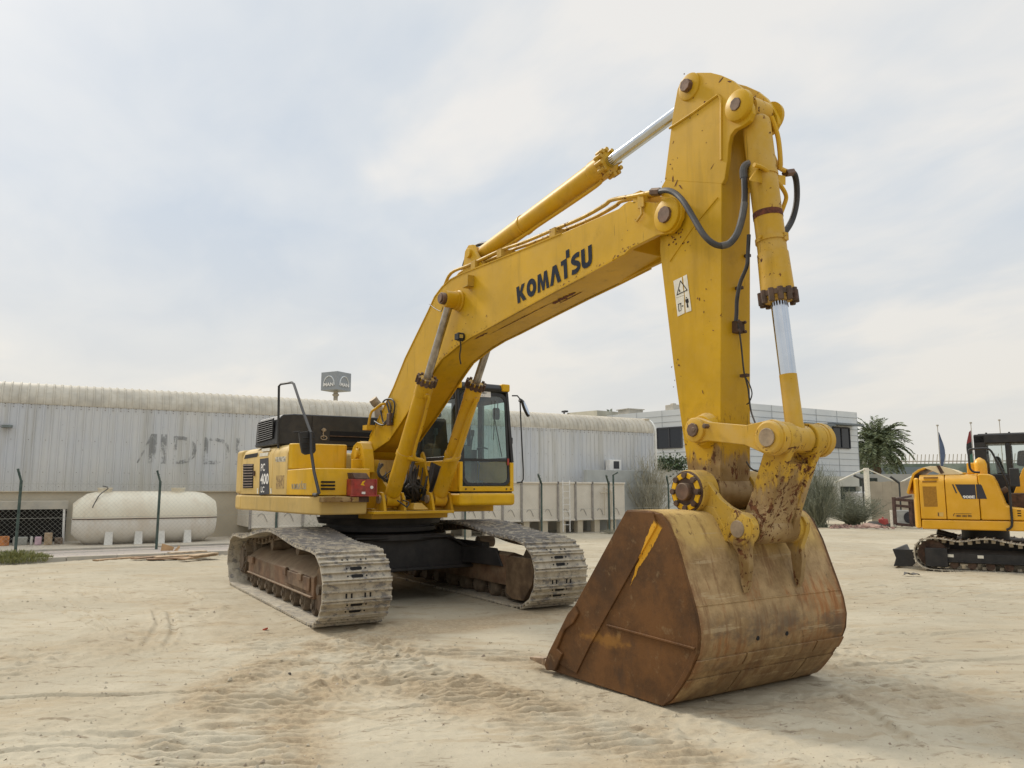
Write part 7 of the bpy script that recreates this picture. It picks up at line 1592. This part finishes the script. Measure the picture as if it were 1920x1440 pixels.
# cab
kc = MB(); kc.box(-.08, 1.45, .02, 1.02, 1.18, 1.30); kcb = kpt(kc, 'cab', M['black'], bevel=.02)
kf = MB(); kf.box(-.08, .13, .02, .10, 1.30, 2.68); kf.box(-.08, .13, .94, 1.02, 1.30, 2.68); kf.box(-.08, 1.38, .02, 1.02, 2.50, 2.695); kf.box(.46, .56, .02, .08, 1.3, 2.5); kf.box(.46, .56, .96, 1.02, 1.3, 2.5); kf.box(-.08, 1.42, .02, .08, 1.30, 1.88); kf.box(1.32, 1.42, .02, .1, 1.3, 2.5); kf.box(1.32, 1.42, .94, 1.02, 1.3, 2.5); kf.box(-.08, -.02, .1, .94, 1.3, 1.95)
kpt(kf, 'cab_frame', M['black'], kcb, .025)
kf = MB(); kf.box(.0, 1.3, .1, .94, 2.695, 2.71); 
for x_ in (.15, .55): kf.cyl((x_, .1, 2.69), (x_, .1, 2.73), .018)
kpt(kf, 'cab_roof', M['black'], kcb); 
kg = MB(); kg.add([(.13, .04, 1.9), (.46, .04, 1.9), (.46, .04, 2.48), (.13, .04, 2.48)], [(0, 1, 2, 3)]); kg.add([(.56, .04, 1.9), (1.32, .04, 1.9), (1.32, .04, 2.48), (.56, .04, 2.48)], [(0, 1, 2, 3)]); kpt(kg, 'side_window', M['glass2'], kcb)
ks = MB(); ks.box(.35, .8, .35, .8, 1.5, 1.9); ks.prism([(.28, 1.85), (.42, 1.85), (.34, 2.25), (.24, 2.25)], .35, .8); ks.prism([(.62, 2.06), (.9, 2.02), (.9, 2.38), (.66, 2.36)], .55, .75); kpt(ks, 'seat', M['seat'], kcb, .04)
kh = MB(); hp = [K(*zz_(a_, b_), -.95) for a_, b_ in ((1090, 532), (1045, 530), (1018, 510), (1008, 480), (1000, 380), (1012, 350), (1050, 346), (1140, 343), (1175, 360), (1200, 400), (1290, 570), (1318, 640))]
kh.tube(catmull(hp, 3), .020, 8); kpt(kh, 'handrail', M['black']); kh = MB(); hp = [K(*zz_(a_, b_), -1.08) for a_, b_ in ((1318, 640), (1328, 700), (1335, 800), (1345, 930), (1335, 970), (1300, 990))]; kh.tube(catmull(hp, 3), .022, 8); kmo = kpt(kh, 'mirror_arm', M['black'])
xm = K(*zz_(1365, 570), -1.1)[0]; km = MB(); km.box(xm-.08, xm+.08, -1.13, -1.09, 1.62, 1.97); kpt(km, 'mirror', M['black'], kmo, .03, seg=3)
kbm = MB(); kbm.prism([(.5, 1.35), (.62, 1.25), (.95, 1.55), (1.6, 2.6), (2.4, 3.0), (2.35, 3.25), (1.45, 2.95), (.72, 1.95)], -.26, -.04); kpt(kbm, 'boom', Yk, bevel=.01)
kbm = MB(); kbm.prism([(2.3, 2.98), (2.5, 3.15), (2.9, 1.6), (2.75, 1.55)], -.24, -.06); kpt(kbm, 'arm', Yk, bevel=.01); kbm = MB(); kbm.prism([(2.75, 1.55), (3.0, 1.55), (3.1, 1.1), (2.7, .9), (2.45, 1.2)], -.45, .15); kpt(kbm, 'bucket', M['decal'], bevel=.01)
kbm = MB(); kbm.box(.45, .8, -.34, .02, 1.0, 1.5); kbm.tube([K(*zz_(1260, 690), -.3), K(*zz_(1310, 660), -.3)], .06, 8); kpt(kbm, 'swing_post', M['rustd'], bevel=.02)
# undercarriage
ku = MB(); ku.cyl((0, 0, .55), (0, 0, .79), .42, n=28); ku.box(-.6, .7, -.6, .6, .35, .58); ku.tube([K(*zz_(750, 1003), -.6), K(*zz_(905, 1045), -.5)], .06, 8); kpt(ku, 'carbody', M['black'], bevel=.01)
kpath = [(1.2, 0), (.4, 0), (-.4, 0), (-.9, 0), (-1.10, .07), (-1.19, .22), (-1.19, .42), (-1.08, .58), (-.9, .635), (-.65, .63), (-.40, .585), (-.12, .63), (.12, .655), (.4, .60), (.7, .56), (1.1, .58), (1.32, .60), (1.48, .5), (1.54, .32), (1.48, .12), (1.36, .03)]
for s_ in (-1, 1):
    pts, T = resample(kpath, 44); L = T/44; tr_ = MB()
    for i in range(44):
        p, q = pts[i], pts[(i+1) % 44]; d_ = (q-p).normalized(); nrm = Vector((d_.z, 0, -d_.x)); 
        if i == 0: sg2 = 1 if nrm.z < 0 else -1
        nrm *= sg2; h = .22; yc = s_*.93
        A9, B9 = p+d_*.004, q-d_*.004
        for (n0_, n1_2, e0, e1) in ((-.03, -.01, 0, 1), (-.01, .012, .40, .56)):
            a0_, a1_ = A9.lerp(B9, e0), A9.lerp(B9, e1)
            tr_.hexa([(a0_.x+nrm.x*n0_, yc-h, a0_.z+nrm.z*n0_), (a1_.x+nrm.x*n0_, yc-h, a1_.z+nrm.z*n0_), (a1_.x+nrm.x*n0_, yc+h, a1_.z+nrm.z*n0_), (a0_.x+nrm.x*n0_, yc+h, a0_.z+nrm.z*n0_)], [(a0_.x+nrm.x*n1_2, yc-h, a0_.z+nrm.z*n1_2), (a1_.x+nrm.x*n1_2, yc-h, a1_.z+nrm.z*n1_2), (a1_.x+nrm.x*n1_2, yc+h, a1_.z+nrm.z*n1_2), (a0_.x+nrm.x*n1_2, yc+h, a0_.z+nrm.z*n1_2)])
        m3 = (p+q)/2-nrm*.07; tr_.box(m3.x-.035, m3.x+.035, yc-.07, yc+.07, m3.z-.03, m3.z+.03)
    kpt(tr_, 'track', M['shoe'])
    tf2 = MB(); yc = s_*.93; tf2.box(-.62, 1.3, yc-.16, yc+.14, .16, .34); tf2.prism([(yc-.16, .34), (yc+.14, .34), (yc+.0, .42)], -.6, 1.2, 'x'); tf2.box(-.65, 1.3, yc-.19, yc-.15, .175, .19); tfo = kpt(tf2, 'track_frame', M['under'], bevel=.008)
    tf2 = MB(); tf2.box(-.99, -.60, yc-.22, yc-.02, .07, .43); kpt(tf2, 'final_drive_cover', M['under'], tfo, .015)
    for q in range(6): kpt(MB().cyl((-.5+.3*q, yc-.14, .12), (-.5+.3*q, yc+.14, .12), .075, n=14), 'roller', M['rustd'], tfo)
    kpt(MB().cyl((-.87, yc-.1, .32), (-.87, yc+.1, .32), .26, n=24), 'sprocket', M['rustd'], tfo); kpt(MB().cyl((1.22, yc-.1, .32), (1.22, yc+.1, .32), .25, n=24), 'idler_wheel', M['rustd'], tfo)
    if s_ < 0:
        for a_ in (-.60, -.10): kpt(MB().box(a_, a_+.1, yc-.164, yc-.16, .265, .32), 'sticker', M['whiteold'], tfo)
bl3 = MB(); bl3.prism([(-1.59, .37), (-1.22, .37), (-1.20, .10), (-1.26, .04), (-1.58, .03), (-1.545, .12), (-1.54, .24)], -.93, -.89); bl3.prism([(-1.60, .36), (-1.56, .36), (-1.50, .20), (-1.56, .03), (-1.60, .02), (-1.545, .19)], -.92, .92); blo = kpt(bl3, 'dozer_blade', M['black'], bevel=.004)
bl3 = MB(); 
for yy in (-.5, .5): bl3.tube([(-1.54, yy, .17), (-.6, yy, .30)], .06, 6)
kpt(bl3, 'blade_arm', M['black'], blo)
